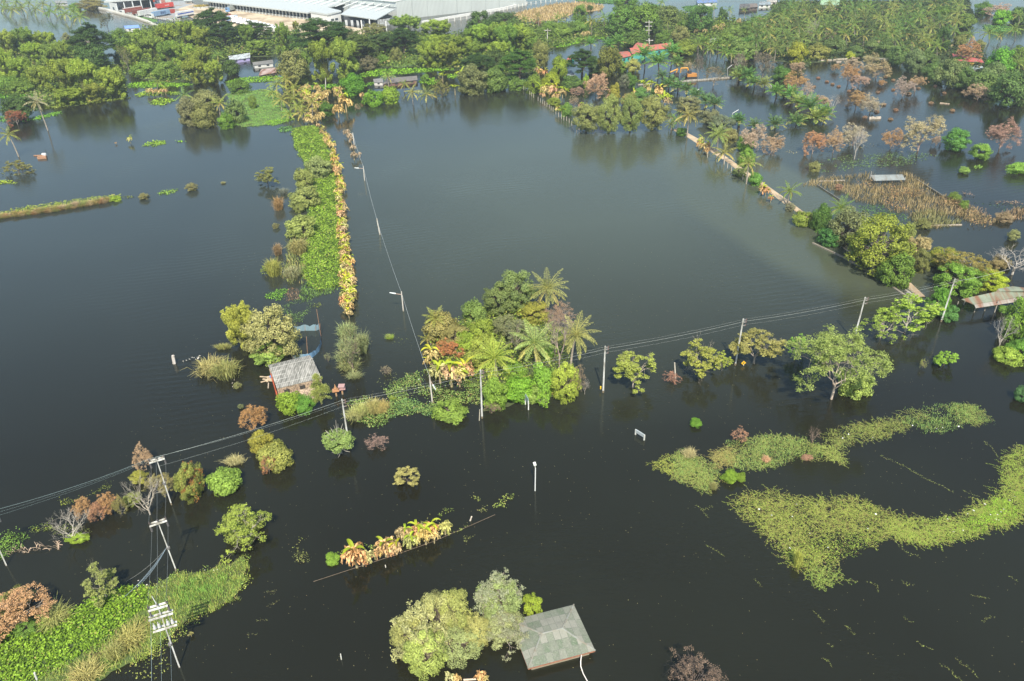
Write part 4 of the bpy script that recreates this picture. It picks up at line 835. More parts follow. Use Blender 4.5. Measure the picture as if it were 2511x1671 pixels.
# shed on the brown scrub island
def opens(name, label, quads, post_px, cat='shed', ph=None, postc=(.4, .36, .3)):
    o = None
    for k, (nm, pts, mt, cl, th) in enumerate(quads):
        E = [P(x, y, h) for x, y, h in pts]
        if o is None: c = sum(E) / len(E); o = empty(name, (c[0], c[1], 0), label, cat)
        mb = MB(); mb.slab(E, th); mb.build(nm, mt, cl, o)
    for x, y, h in post_px:
        p = P(x, y); mb = MB(); mb.cyl(p - up * .4, p + up * h, .11, k=6); mb.build('post', WOOD, postc, o)
    return o
hh = lambda z, x, y, h: (*zp(z, x, y), h)
opens('open_shed', 'grey sheet-roofed shed on the brown scrub island', [('roof', [hh('h', 1140, 608, 1.5), hh('h', 1392, 600, 1.5), hh('h', 1370, 557, 2.6), hh('h', 1105, 562, 2.6)], CORR, (.27, .30, .30), .12)], [(*zp('h', 1145, 625), 1.4), (*zp('h', 1260, 624), 1.5), (*zp('h', 1385, 616), 1.4), (*zp('h', 1105, 592), 2.4)])
o = opens('open_shed', 'long rusty and green metal-roofed shed at the right edge', [
    ('main_roof', [hh('l', 1895, 547, 2.6), hh('l', 2560, 440, 2.6), hh('l', 2560, 420, 3.6), hh('l', 2250, 382, 3.6), hh('l', 2120, 405, 3.6), hh('l', 2100, 432, 3.4), hh('l', 1785, 500, 3.2)], RUST, (.26, .30, .22), .12),
    ('lower_roof', [hh('l', 1915, 582, 2.1), hh('l', 2560, 480, 2.1), hh('l', 2560, 446, 2.5), hh('l', 1900, 550, 2.5)], RUST, (.36, .34, .30), .08)],
    [(*zp('l', 1900, 620), 2.2), (*zp('l', 1995, 606), 2.1), (*zp('l', 2085, 622), 2.9), (*zp('l', 2200, 575), 2.1), (*zp('l', 1745, 555), .9), (*zp('l', 1805, 552), 1.6)])

# submerged hip-roofed house at the bottom
he = 1.15; EA, EB, EC = P(1407, 1483, he), P(1460, 1596, he), P(1295, 1640, he); ED = EA + EC - EB; cH = (EA + EC) / 2
o = empty('submerged_house', (cH[0], cH[1], 0), 'house flooded to its eaves with a grey-green hipped roof', 'house')
m0, m1 = (ED + EC) / 2, (EA + EB) / 2; best = None
for hr in np.arange(1.6, 6, .05):
    q0, q1 = P(1329, 1554, hr), P(1380, 1542, hr); e = np.linalg.norm(((q0 + q1) / 2 - cH)[:2])
    if best is None or e < best[0]: best = (e, hr, q0, q1)
hr = best[1]; ax_ = nrm(m1 - m0); hl = abs(float(np.dot(best[3] - best[2], ax_))) / 2
r0, r1 = cH + (hr - he) * up - ax_ * hl, cH + (hr - he) * up + ax_ * hl
def tiled(mb, a_, b_, c_, d_, nx, ny):   # sheets as slightly overlapping panels
    pass
slopes = [('front', [EC, EB, r1, r0]), ('right', [EB, EA, r1]), ('back', [EA, ED, r0, r1]), ('left', [ED, EC, r0])]
def roof_mat():
    m, t, b = nt('old_cement_sheet'); tc = add(t, 'ShaderNodeTexCoord'); mp = add(t, 'ShaderNodeMapping'); mp.inputs['Rotation'].default_value = (0, 0, -math.atan2(ax_[1], ax_[0])); t.links.new(tc.outputs['Object'], mp.inputs[0])
    br = add(t, 'ShaderNodeTexBrick'); br.offset = .0; br.inputs['Scale'].default_value = 1.0; br.inputs['Brick Width'].default_value = .9; br.inputs['Row Height'].default_value = 1.25; br.inputs['Mortar Size'].default_value = .03; br.inputs['Bias'].default_value = -.2
    br.inputs['Color1'].default_value = (.27, .27, .225, 1); br.inputs['Color2'].default_value = (.07, .125, .06, 1); br.inputs['Mortar'].default_value = (.13, .14, .115, 1); t.links.new(mp.outputs[0], br.inputs['Vector'])
    nz = add(t, 'ShaderNodeTexNoise'); nz.inputs['Scale'].default_value = .8; nz.inputs['Detail'].default_value = 9; t.links.new(tc.outputs['Object'], nz.inputs['Vector'])
    c = mixc(t, mrange(t, nz.outputs['Fac'], .42, .7, 0, .6), br.outputs['Color'], (.19, .19, .16)); n2 = add(t, 'ShaderNodeTexNoise'); n2.inputs['Scale'].default_value = 5; n2.inputs['Detail'].default_value = 5; t.links.new(tc.outputs['Object'], n2.inputs['Vector'])
    c = mixc(t, mrange(t, n2.outputs['Fac'], .45, .75, .0, .5), c, (.34, .34, .29))
    t.links.new(c, b.inputs['Base Color']); b.inputs['Roughness'].default_value = .85
    wv = add(t, 'ShaderNodeTexWave', bands_direction='X'); wv.inputs['Scale'].default_value = 2.6; t.links.new(mp.outputs[0], wv.inputs['Vector']); bp = add(t, 'ShaderNodeBump'); bp.inputs['Distance'].default_value = .04; bp.inputs['Strength'].default_value = .5; t.links.new(wv.outputs['Fac'], bp.inputs['Height']); t.links.new(bp.outputs[0], b.inputs['Normal'])
    return m
RM = roof_mat()
mb = MB()
for nm, pts in slopes: mb.poly(pts)
rf = mb.build('roof', RM, (.4, .4, .4), o)
mb = MB()
for a_, b_ in ((EC, r0), (ED, r0), (EA, r1), (EB, r1), (r0, r1)): mb.cyl(a_ + up * .03, b_ + up * .05, .11, k=6)
f = mb.build('ridge_cap', CONC, (.27, .28, .25)); f.parent = rf; f.location = -Vector(o.location)
mb = MB()
for a_, b_ in ((EA, EB), (EB, EC), (EC, ED), (ED, EA)): c_ = cH; g = lambda p: c_ + (p - c_) * .992; mb.wall(g(a_), g(b_), he - .22, he - .02, .08)
mb.build('fascia', WOOD, (.34, .14, .08), o)
mb = MB(); g = lambda p: cH + (p - cH) * .86
for a_, b_ in ((EA, EB), (EB, EC), (EC, ED), (ED, EA)): mb.wall(g(a_), g(b_), -.6, he - .1, .12)
mb.build('wall', PAINT, (.30, .25, .18), o)
mb = MB(); a_ = P(1426, 1606, .6); pts = [P(1426, 1604, 1.0), P(1424, 1622, 1.1), P(1424, 1634, .6), P(1430, 1652, .25), P(1442, 1674, .1)]
qb = QB(); qb.tube(pts, .07, 6); tag(link('bent_pipe', qb.mesh('bent_pipe', True), PAINT, (.72, .68, .64)), 'white bent pipe curving from the hipped roof into the water', 'pipe')

# hut with fibre-cement roof
o = empty('flooded_hut', P(720, 925), 'flooded brick hut with a corrugated grey roof', 'hut')
F0, F1 = P(679, 953, 2.5), P(788, 927, 2.5); G0, G1 = P(661, 903, 3.5), P(769, 885, 3.5); K0, K1 = P(657, 896, 3.2), P(760, 871, 3.2)
mb = MB(); mb.slab([F0, F1, G1, G0], .1); mb.slab([G0 + up * .012, G1 + up * .012, K1, K0], .1)
HR = make_solid('fibre_cement', .85, .9, .35, stripe=('X', .95), dirt=((.16, .16, .14), 1.1, (2.5, .6, 1)), rot=math.atan2((F1 - F0)[1], (F1 - F0)[0]), sdark=.62)  # stripes paint the valley shade that the sun from behind leaves out
hm = mb.build('roof', HR, (.37, .36, .33)); hm.data.transform(Matrix.Translation(-o.location)); hm.parent = o
dF = nrm(F1 - F0); sl_ = G0 - F0; mb = MB(); Lr = np.linalg.norm(F1 - F0)
for k in range(5):
    a_ = F0 + sl_ * (.18 + k * .2); mb.cyl(a_ + up * .03, a_ + dF * Lr + up * .03, .04, k=5)
f = mb.build('sheet_lap', PAINT, (.46, .46, .43)); f.parent = hm; f.location = -Vector(o.location)
mb = MB(); w0, w1, w2, w3 = [np.array([*(p[:2]), 0]) for p in (F0, F1, K1, K0)]; cw = (w0 + w1 + w2 + w3) / 4; g = lambda p: cw + (p - cw) * .97
for a_, b_ in ((w0, w1), (w1, w2), (w2, w3), (w3, w0)): mb.wall(g(a_), g(b_), -.4, 2.35, .15)
mb.build('wall', BRICK, (.44, .33, .23), o)
mb = MB(); fr = nrm(np.array([(w1 - w0)[1], -(w1 - w0)[0], 0])); mb.slab([w0 + up * 1.0, w0 + fr * 2.6 + up * .25, w1 + fr * 2.6 + up * .25, w1 + up * 1.0], .5); mb.build('rubble_terrace', BRICK, (.48, .37, .27), o)
for f in (.2, .55, .8):
    mb = MB(); p = w0 + (w1 - w0) * f + fr * .12; mb.box(p + up * 1.5, (1.0, .1, .7), math.atan2(dF[1], dF[0])); mb.build('window', DARK, (.05, .045, .04), o)
mb = MB(); a_ = w0 + fr * .3; mb.box(a_ + fr * 1.0 + up * 1.1 - dF * .25, (.14, 3.0, 1.7), math.atan2(dF[1], dF[0])); mb.box(a_ - fr * 3.5 - dF * .3 + up * 1.6, (.12, 5.5, 1.8), math.atan2(dF[1], dF[0])); mb.build('side_boards', PAINT, (.60, .13, .06), o)
# raft of planks left of the hut
o = empty('plank_raft', P(655, 930), 'raft of pale broken planks beside the hut', 'raft')
r_ = np.random.default_rng(9)
for k in range(9):
    x, y = zp('t', 270 + r_.uniform(0, 130), 640 + r_.uniform(0, 110)); p = P(x, y, .25); mb = MB(); mb.box(p, (r_.uniform(1.0, 2.6), .3, .1), r_.uniform(-.3, .5) + (1.4 if k % 3 == 0 else 0), r_.uniform(-.1, .1)); mb.build('plank', WOOD, (.50, .39, .27), o)
mb = MB(); a_, b_ = P(*zp('t', 335, 780), .3), P(*zp('t', 328, 890), .2); mb.cyl(a_, b_, .12, k=6); mb.build('plank', WOOD, (.5, .42, .33), o)
mb = MB(); mb.cyl(P(*zp('t', 382, 640), .3), P(*zp('t', 382, 640), .9), .25, k=10); tag(mb.build('blue_bucket', PAINT, (.06, .16, .42)), 'blue bucket on the plank raft beside the hut', 'bucket')
# spirit houses
def spirit(x, y, label, c1, spire):
    c1 = (c1[0] * .75, c1[1] * .8, c1[2])
    p = P(*zp('t', x, y)); o = empty('spirit_house', p, label, 'spirit house'); mb = MB(); mb.box(p + up * .5, (.28, .28, 1.6)); mb.build('pedestal', CONC, (.55, .30, .14), o)
    mb = MB(); mb.box(p + up * 1.35, (1.3, 1.1, .14), .2); mb.build('platform', PAINT, c1, o)
    mb = MB(); mb.box(p + up * 1.65, (.55, .5, .5), .2)
    if spire: mb.cyl(p + up * 1.9, p + up * 2.8, .22, .02, 6)
    else: mb.slab([p + np.array([-.6, -.5, 1.95]), p + np.array([.6, -.5, 1.95]), p + np.array([.6, .5, 2.1]), p + np.array([-.6, .5, 2.1])], .1)
    mb.build('shrine', PAINT, (c1[0] * .95, c1[1], c1[2]), o)
spirit(1790, 1060, 'orange and gold spirit house with a spire on a post by the feathery tree', (.62, .30, .12), True)
spirit(1920, 1020, 'pinkish flat-topped spirit house standing nearest the power pole', (.60, .34, .26), False)

# net pen
o = empty('net_pen', P(735, 850), 'blue netting pen staked in the water behind the hut', 'net')
def netrun(pts, h, col, nm='net'):
    q = [P(x, y) for x, y in pts]; V = []; F = []; r = np.random.default_rng(len(pts)); m_ = []
    for a_, b_ in zip(q, q[1:]): m_ += [a_ + (b_ - a_) * k / 6 for k in range(6)]
    m_.append(q[-1])
    mb = MB(); tops = []
    for k, p in enumerate(m_): sag = h * (.75 + .25 * abs(math.cos(k * math.pi / 6))) ; tops.append(p + up * sag + r.normal(size=3) * .05)
    for k in range(len(m_) - 1): mb.poly([m_[k] - up * .2, m_[k + 1] - up * .2, tops[k + 1], tops[k]])
    mb.build(nm, NET, col, o); return q
netrun(zl('i', 1195, 655, 1300, 640, 1400, 640, 1435, 625), 1.6, (.28, .42, .50)); netrun(zl('i', 1435, 625, 1440, 690, 1452, 760, 1430, 830, 1370, 885, 1290, 905), 1.3, (.16, .32, .52)); netrun(zl('i', 960, 900, 1030, 940, 1060, 940), 1.3, (.05, .20, .60)); netrun(zl('i', 1180, 895, 1270, 890, 1340, 880), .9, (.30, .44, .52))
for x, y, tx, ty in ((1445, 690, 1405, 445), (1322, 870, 1312, 695), (1190, 895, 1190, 858), (1435, 625, 1436, 575), (1022, 905, 1022, 875), (1300, 640, 1298, 590), (1395, 640, 1397, 600)):
    p = P(*zp('i', x, y)); q_ = T(p, *zp('i', tx, ty)); mb = MB(); mb.cyl(p - up * .2, q_, .06, k=5); mb.build('stake', WOOD, (.36, .20, .12), o)

# ================================================================= POLES, WIRES, LAMPS
PC = (.74, .74, .71)
def pole(bx, by, tx, ty, label, arms=0, group='concrete power poles', wpx=6.5, col=PC):
    b = P(bx, by); t = T(b, tx, ty); m = mpp(bx, by); w = wpx * m * .5; o = empty('power_pole', b, label, 'power pole', group)
    qb = MB(); qb.cyl(b - up * .8, t, w * .62, w * .42, 4); qb.build('shaft', CONC, col, o)
    h = t[2]; tops = []; mb = MB(); dz_ = (t - b) / h; mb.cyl(b - up * .1, b + dz_ * .45, w * .66, w * .66, 4); mb.build('waterline_stain', WOOD, (.25, .20, .13), o)
    if arms == 0:
        mb = MB()
        for k, dz in enumerate((.25, .75, 1.5)): mb.cyl(t - up * dz + np.array([.12, -.1, 0]), t - up * dz + np.array([.55, -.15, .05]), .07, k=5)
        mb.build('bracket', PAINT, (.22, .20, .20), o)
        for k, dz in enumerate((.25, .75, 1.5)): mb = MB(); mb.cyl(t + np.array([.55, -.15, .02 - dz]), t + np.array([.55, -.15, .32 - dz]), .12, .07, 7); mb.build('insulator', PAINT, (.16, .10, .09), o)
        tops = [t + np.array([.55, -.15, .3 - dz]) for dz in (.25, .75, 1.5)]
    return o, b, t, tops
def arm(o, c, w, arz, label=None, up_ins=True, dn_ins=True, col=(.72, .72, .68), n=3, fat=.2):
    mb = MB()
    for s_ in (-.26, .26): mb.box(c + np.array([-math.sin(arz) * s_, math.cos(arz) * s_, 0]), (w, .16, .2), arz)
    mb.build('crossarm', CONC, col, o); tips = []
    for k in range(n):
        f = -1 + 2 * k / (n - 1); p = c + np.array([f * w * .47 * math.cos(arz), f * w * .47 * math.sin(arz), 0])
        if up_ins: mb = MB(); mb.cyl(p + up * .1, p + up * .6, .05, k=5); mb.cyl(p + up * .3, p + up * .5, .12, .08, 7); mb.build('pin_insulator', PAINT, (.10, .08, .08), o)
        if dn_ins and k != 1:
            mb = MB()
            for j in range(5): mb.cyl(p - up * (.2 + j * .22), p - up * (.3 + j * .22), .14, .14, 7)
            mb.cyl(p - up * .1, p - up * 1.3, .04, k=4); mb.build('suspension_insulator', PAINT, (.13, .12, .12), o)
        tips.append(p + up * .6)
    return tips
WR = []
def wire(a_, b_, sag, label, r=.035, col=(.55, .57, .55), group='overhead cables'):
    a_, b_ = np.asarray(a_, float), np.asarray(b_, float); t = np.linspace(0, 1, 15)[:, None]; p = a_ + (b_ - a_) * t; p[:, 2] -= sag * 4 * (t * (1 - t))[:, 0]
    qb = QB(); qb.tube(p, r, 4); tag(link('cable', qb.mesh('cable'), WIREM, col), label, 'cable', group)
o1, b1, t1, _ = pole(*zp('m', 1062, 476), *zp('m', 968, 190), 'upper left tall concrete pole with one double crossarm', 1, wpx=5.5); 
def adir(z, x0, y0, x1, y1, h):
    d = P(*zp(z, x1, y1), h) - P(*zp(z, x0, y0), h); return float(np.linalg.norm(d)), math.atan2(d[1], d[0])
l_, az_ = adir('m', 920, 215, 1017, 187, t1[2]); tp1 = arm(o1, t1 - up * .25, l_, az_)
o2, b2, t2, _ = pole(*zp('m', 1091, 882), *zp('m', 975, 575), 'middle tall concrete pole with one double crossarm over dark water', 1, wpx=5.8); l_, az_ = adir('m', 920, 603, 1028, 567, t2[2]); tp2 = arm(o2, t2 - up * .3, l_, az_)
o3, b3, t3, _ = pole(*zp('m', 1110, 1482), *zp('m', 975, 1100), 'nearest tall concrete pole with three crossarms beside the hyacinth mat', 1, wpx=6.6)
m3 = mpp(*zp('m', 1110, 1482)); l_, az_ = adir('m', 920, 1132, 1042, 1095, t3[2]); tp3 = arm(o3, t3 - up * .2, l_, az_); arm(o3, T(b3, *zp('m', 996, 1160)), l_ * 1.25, az_, up_ins=False, dn_ins=False)
c3 = T(b3, *zp('m', 1022, 1232)); arm(o3, c3, l_ * 1.25, az_, up_ins=False, dn_ins=False, n=4)
for f in (-.85, -.45, .35, .75):
    p = c3 + np.array([f * l_ * .58 * math.cos(az_), f * l_ * .58 * math.sin(az_), .35]); mb = MB(); mb.cyl(p - up * .1, p + up * .45, .2, .14, 8); mb.cyl(p + up * .45, p + up * .8, .06, k=5); mb.build('switch', PAINT, (.55, .55, .55), o3)
mb = MB(); mb.cyl(t3, t3 + np.array([-.3, .1, 1.5]), .06, .04, 5); mb.build('lightning_rod', PAINT, (.6, .62, .62), o3)
for o_, b_ in ((o1, b1), (o2, b2), (o3, b3)):
    mb = MB(); mb.cyl(b_ + up * 4.4, b_ + up * 4.7, .26, k=8); mb.build('band', PAINT, (.18, .17, .16), o_)
o4, b4, t4, _ = pole(*zp('m', 38, 852), -38, 1268, 'concrete pole cut by the left edge of the picture', 1, wpx=6); tp4 = arm(o4, t4 - up * .3, 3.2, az_)
P857 = pole(857, 1100, 838, 979, 'concrete power pole beside the spirit houses', 0, wpx=7)
P1182 = pole(1182, 1026, 1178, 907, 'concrete power pole in front of the vine-covered palm', 0, wpx=7)
P1480 = pole(1479, 963, 1484, 849, 'concrete power pole at the right end of the palm island', 0, wpx=7)
P1805 = pole(1803, 896, 1823, 782, 'concrete power pole beside the small yellow road sign', 0, wpx=7)
P2110 = pole(2093, 835, 2122, 729, 'concrete power pole rising behind the large gum tree', 0, wpx=7)
P2330 = pole(2308, 789, 2342, 684, 'concrete power pole in front of the green bush by the rusty shed', 0, wpx=7)
seq = [P857, P1182, P1480, P1805, P2110, P2330]
nmz = ['spirit-house pole and the island pole', 'two poles in front of the palm island', 'island pole and the road-sign pole', 'road-sign pole and the gum-tree pole', 'gum-tree pole and the rusty-shed pole']
_w = wire
for (x_, y_), lb in zip(zip(seq, seq[1:]), nmz):
    wire(x_[3][1], y_[3][1], .35, 'cables strung between the ' + lb, .015, (.50, .52, .50)); wire(x_[3][0], y_[3][0], .3, 'cables strung between the ' + lb, .006); wire(x_[3][2], y_[3][2], .4, 'cables strung between the ' + lb, .006)
for k in range(3):
    wire(tp1[k] if k < 2 else t1 - up * 1.5, P857[3][min(k, 2)], .5, 'cables between the upper left crossarm pole and the hut pole', (.014, .006, .007)[k], (.50, .57, .55))
    p_l = T(np.array([0, b1[1] - 22, 0]), -30 + 4 * k, 1256 + 7 * k); wire(tp1[k], p_l, .5, 'cables running from the upper left crossarm pole out to the left', (.014, .006, .006)[k], (.50, .64, .64))
    wire(tp1[k] - up * (1.6 if k != 1 else 0), tp2[k], .35, 'cables between the two single-crossarm poles', .012, (.30, .33, .35)); wire(tp2[k] - up * (1.6 if k != 1 else 0), tp3[k], .35, 'cables between the middle and the nearest crossarm pole', .012, (.30, .33, .35))
    e_ = tp3[k] + (tp3[k] - tp2[k]) * 1.0; wire(tp3[k] - up * 1.4, e_ - up * 2.2, .3, 'cables leading down from the nearest crossarm pole out of the picture', (.014, .008, .008)[k], (.42, .54, .58))
a_ = T(b2, *zp('m', 1028, 745))
for k, (x, y) in enumerate(((780, 950), (830, 990), (850, 985), (760, 1055))): wire(a_, P(*zp('m', x, y), .4), .5, 'slack stay cables hanging from the middle crossarm pole to the weeds', .02 if k > 0 else .014, (.32, .42, .52) if k else (.35, .36, .36), 'stay cables')
e_ = P2330[3][1]; wire(e_, T(np.array([0, P(2470, 700)[1], 0]), 2475, 660), .3, 'cable leaving the rusty-shed pole toward the bare white tree', .02, (.7, .7, .68))
# old lamp line through the lake
lamps = []
def lamp(z, bx, by, tx, ty, ax, ay, label, w=.16, arm_=True, grp='lamp posts along the drowned lane'):
    b = P(*zp(z, bx, by)); t = T(b, *zp(z, tx, ty)); o = empty('lamp_post', b, label, 'lamp post', grp); mb = MB(); mb.cyl(b - up * .5, t, w, w * .8, 6); mb.build('post', CONC, (.60, .56, .50), o)
    if arm_:
        e_ = T(b, *zp(z, ax, ay)); s_ = T(b, *zp(z, bx + (tx - bx) * .84, by + (ty - by) * .84)); mb = MB(); mb.cyl(s_, e_, .06, k=5); mb.build('arm', PAINT, (.55, .40, .33), o)
        mb = MB(); dd_ = e_ - s_; mb.cyl(s_ + dd_ * .5 + up * .03, e_ + up * .05, .16, .1, 6); mb.build('lamp_head', PAINT, (.66, .70, .70), o)
    return t
L0 = lamp('f', 990, 282, 975, 170, 0, 0, 'bare concrete post beside the isolated withered bananas', arm_=False, w=.2)
L1 = lamp('f', 1083, 605, 1070, 470, 990, 488, 'farthest lamp post with an arm over the lake')
L2 = lamp('f', 1223, 1090, 1192, 945, 0, 0, 'bare leaning post among the ripples of the lake', arm_=False, w=.2)
L3 = lamp('j', 318, 440, 300, 268, 197, 280, 'lamp post with an arm left of the palm island')
L4 = lamp('j', 572, 1240, 545, 1000, 600, 1128, 'lamp post with a dropped lamp in the weed mat')
for (a_, b_), lb in zip(((L0, L1), (L1, L2), (L2, L3), (L3, L4)), ('upper', 'second', 'third', 'nearest')): wire(a_ - up * .3, b_ - up * .3, .9, 'cable strung along the %s span of the drowned lamp lane' % lb, .022 if lb in ('third', 'nearest') else .03, (.58, .62, .62))
o = empty('street_lamp', P(1312, 1204), 'white street lamp with a square head alone in dark water', 'street lamp'); b = P(1312, 1204); t = T(b, 1313, 1148)
mb = MB(); mb.cyl(b - up * .4, t, .09, .08, 8); mb.build('post', PAINT, (.74, .76, .76), o)
mb = MB(); h_ = T(b, 1311, 1140); mb.cyl(t, h_ + up * 0, .07, k=6); mb.box(h_ + up * .15, (.42, .6, .22), .3, .5); mb.build('lamp_head', PAINT, (.62, .64, .58), o)
# stubs, signs
def stub(z, bx, by, tx, ty, r, col, label, name='wooden_stake', cat='stake', mt=WOOD, group=None):
    b = P(*zp(z, bx, by)); t = T(b, *zp(z, tx, ty)); mb = MB(); mb.cyl(b - up * .3, t, r, r * .85, 6); return tag(mb.build(name, mt, col), label, cat, group)
stub('k', 810, 852, 800, 708, .13, (.62, .56, .48), 'short pale concrete stump standing by the orange-brown bush', 'concrete_stump', 'post', CONC)
stub('i', 103, 940, 90, 868, .38, (.68, .62, .58), 'white rounded marker post at the end of the debris line', 'marker_post', 'post', CONC)
stub('j', 980, 1395, 985, 1300, .09, (.5, .45, .36), 'thin forked stick leaning by the island pole')
stub('N', 92, 1671, 84, 1650, .14, (.7, .7, .68), 'white post top at the bottom left corner', 'marker_post', 'post', CONC)
for x, y, l in ((1440, 1370, 'stub of a branch in the lower left water'), (180, 35, '')):
    pass
stub('n', 1520, 765, 1537, 730, .13, (.68, .60, .50), 'pale plank end standing above the fallen log', 'post_stub', 'post'); stub('n', 524, 1118, 525, 1090, .2, (.6, .58, .55), 'square grey block left of the withered bananas', 'post_stub', 'post', CONC)
stub('n', 828, 1150, 824, 1132, .08, (.72, .68, .6), 'tiny pale stick below the banana row', 'post_stub', 'post'); stub('N', 837, 1618, 835, 1604, .07, (.75, .75, .7), 'small white stick standing in the water at the bottom', 'post_stub', 'post')
sg = empty('guide_sign', P(*zp('k', 480, 1400)), 'white sign frame tilted out of the dark water', 'sign'); a_, b_ = P(*zp('k', 441, 1368)), P(*zp('k', 520, 1418)); ha_ = T(a_, *zp('k', 441, 1318))[2]
mb = MB(); mb.box((a_ + b_) / 2 + up * ha_ * .7, (float(np.linalg.norm(b_ - a_)), .12, ha_ * .5), math.atan2(*(b_ - a_)[1::-1])); mb.build('board', PAINT, (.40, .44, .46), sg)
for p in (a_, b_): mb = MB(); mb.box(p + up * ha_ * .42, (.2, .2, ha_ * 1.1), .5); mb.build('post', PAINT, (.60, .60, .56), sg)
mb = MB(); mb.wall(a_, b_, ha_ * .95, ha_ * 1.0, .12); mb.build('top_rail', PAINT, (.50, .56, .58), sg)
ys = empty('road_sign', P(*zp('k', 1434, 737)), 'yellow diamond road sign with a black symbol beside the power pole', 'road sign'); p = P(*zp('k', 1434, 737)); t = T(p, *zp('k', 1432, 712))
mb = MB(); mb.cyl(p - up * .3, t, .06, k=6); mb.build('post', PAINT, (.6, .6, .6), ys); mb = MB(); mb.box(t, (.72, .04, .72), .15, 0, math.pi / 4); pn = mb.build('panel', PAINT, (.85, .48, .02), ys)
mb = MB(); mb.box(t - np.array([0, .05, -.1]), (.12, .03, .4), .15, 0, .5); mb.box(t - np.array([0, .05, .1]), (.12, .03, .3), .15, 0, -.4); f = mb.build('symbol', DARK, (.03, .03, .03)); f.parent = pn; f.location = -Vector(ys.location)
for bx, by in ((1408, 1300), (1380, 1240)): pass
sg = empty('guide_sign', P(1292, 1000), 'dark narrow signboard on two white legs under the island vines', 'sign'); a_, b_ = P(*zp('j', 1383, 1255)), P(*zp('j', 1410, 1302)); ha_ = T(b_, *zp('j', 1408, 1225))[2]
for p in (a_, b_): mb = MB(); mb.box(p + up * ha_ * .5, (.16, .16, ha_), .4); mb.build('leg', PAINT, (.74, .74, .7), sg)
mb = MB(); mb.wall(a_, b_, ha_ * .6, ha_ * 1.25, .1); mb.build('board', PAINT, (.30, .40, .42), sg)
# yellow marker on the island-end pole
mb = MB(); p = P(1476, 958); mb.cyl(p + up * .5 + np.array([-.3, -.2, 0]), p + up * 1.1 + np.array([-.3, -.2, 0]), .14, k=6); tag(mb.build('yellow_marker', PAINT, (.75, .52, .03)), 'small yellow marker strapped to the pole at the right end of the island', 'marker')

# distant power poles
def tpole(z, bx, by, tx, ty, label, arms=1):
    b = P(*zp(z, bx, by)); t = T(b, *zp(z, tx, ty)); o = empty('power_pole', b, label, 'power pole'); mb = MB(); mb.cyl(b, t, .3, .22, 5); mb.build('shaft', CONC, (.58, .56, .52), o)
    for k in range(arms): mb = MB(); mb.box(t - up * (1.0 + k * 2.2), (4.2 - k * .4, .3, .3)); mb.build('crossarm', CONC, (.62, .60, .57), o)
tpole('c', 523, 385, 525, 260, 'far power pole left of the grassy tongue'); tpole('s', 882, 200, 885, 40, 'power pole beside the big red roof carrying a transformer', 1); tpole('c', 1438, 380, 1442, 185, 'tall thin power pole with three crossarms behind the red roof', 3); tpole('s', 1990, 400, 2010, 220, 'slender pole at the edge of the pond right of the red house', 0); tpole('b', 730, 835, 730, 705, 'wooden pole among the withered bananas behind the round tree', 0)
for z, bx, by, tx, ty, ex, ey, lb in (('c', 2150, 690, 2150, 620, 2195, 585, 'thin lamp standard at the pond edge'), ('c', 1720, 770, 1722, 750, 1700, 758, 'low lamp standard at the end of the pond wall'), ('c', 1840, 860, 1850, 835, 1895, 805, 'street lamp arm poking out of the oil palm row'), ('c', 2190, 1070, 2195, 1025, 2250, 992, 'white lamp arm reaching over the water by the dark palm'), ('d', 300, 720, 305, 700, 272, 672, 'white lamp arm above the second oil palm row'), ('d', 470, 820, 480, 785, 442, 752, 'white lamp arm in the middle of the second oil palm row'), ('d', 650, 900, 665, 875, 628, 845, 'white lamp arm at the lower part of the second oil palm row')):
    b = P(*zp(z, bx, by)); t = T(b, *zp(z, tx, ty)); e_ = T(b, *zp(z, ex, ey)); o = empty('street_lamp', b, lb, 'street lamp'); mb = MB(); mb.cyl(b, t, .12, k=5); mb.build('post', PAINT, (.5, .5, .48), o); mb = MB(); mb.cyl(t, e_, .13, k=5); mb.build('arm', PAINT, (.72, .74, .74), o)

# row of fence posts around the lake's far corner
pp = zl('c', 15, 830, 70, 822, 120, 800, 175, 795, 225, 790, 275, 785, 295, 800, 310, 812, 330, 825, 347, 845, 365, 860, 382, 872, 400, 885, 440, 915, 460, 930, 482, 942, 500, 955, 520, 968, 540, 985, 557, 1000, 575, 1012, 600, 1035, 625, 1060, 650, 1078, 672, 1090, 697, 1095, 720, 1115, 742, 1135, 762, 1160) + zl('g', 600, 430, 615, 440, 640, 460, 662, 470, 688, 462, 1740, 620, 1820, 690, 1900, 720, 1970, 755, 2000, 785, 2035, 820, 2065, 850, 2108, 850, 2138, 890)
for k, (x, y) in enumerate(pp):
    p = P(x, y); mb = MB(); mb.cyl((0, 0, -.5), (0, 0, 1.9), .13, .11, 5)
    if k == 0: f = mb.build('fence_post', CONC, (.56, .50, .42)); m0_ = f.data; f.location = p
    else: f = link('fence_post', m0_, None, (.56, .50, .42), None, p)
    tag(f, 'pale concrete fence post in the row rounding the far corner of the lake', 'fence post', 'fence posts round the lake corner')
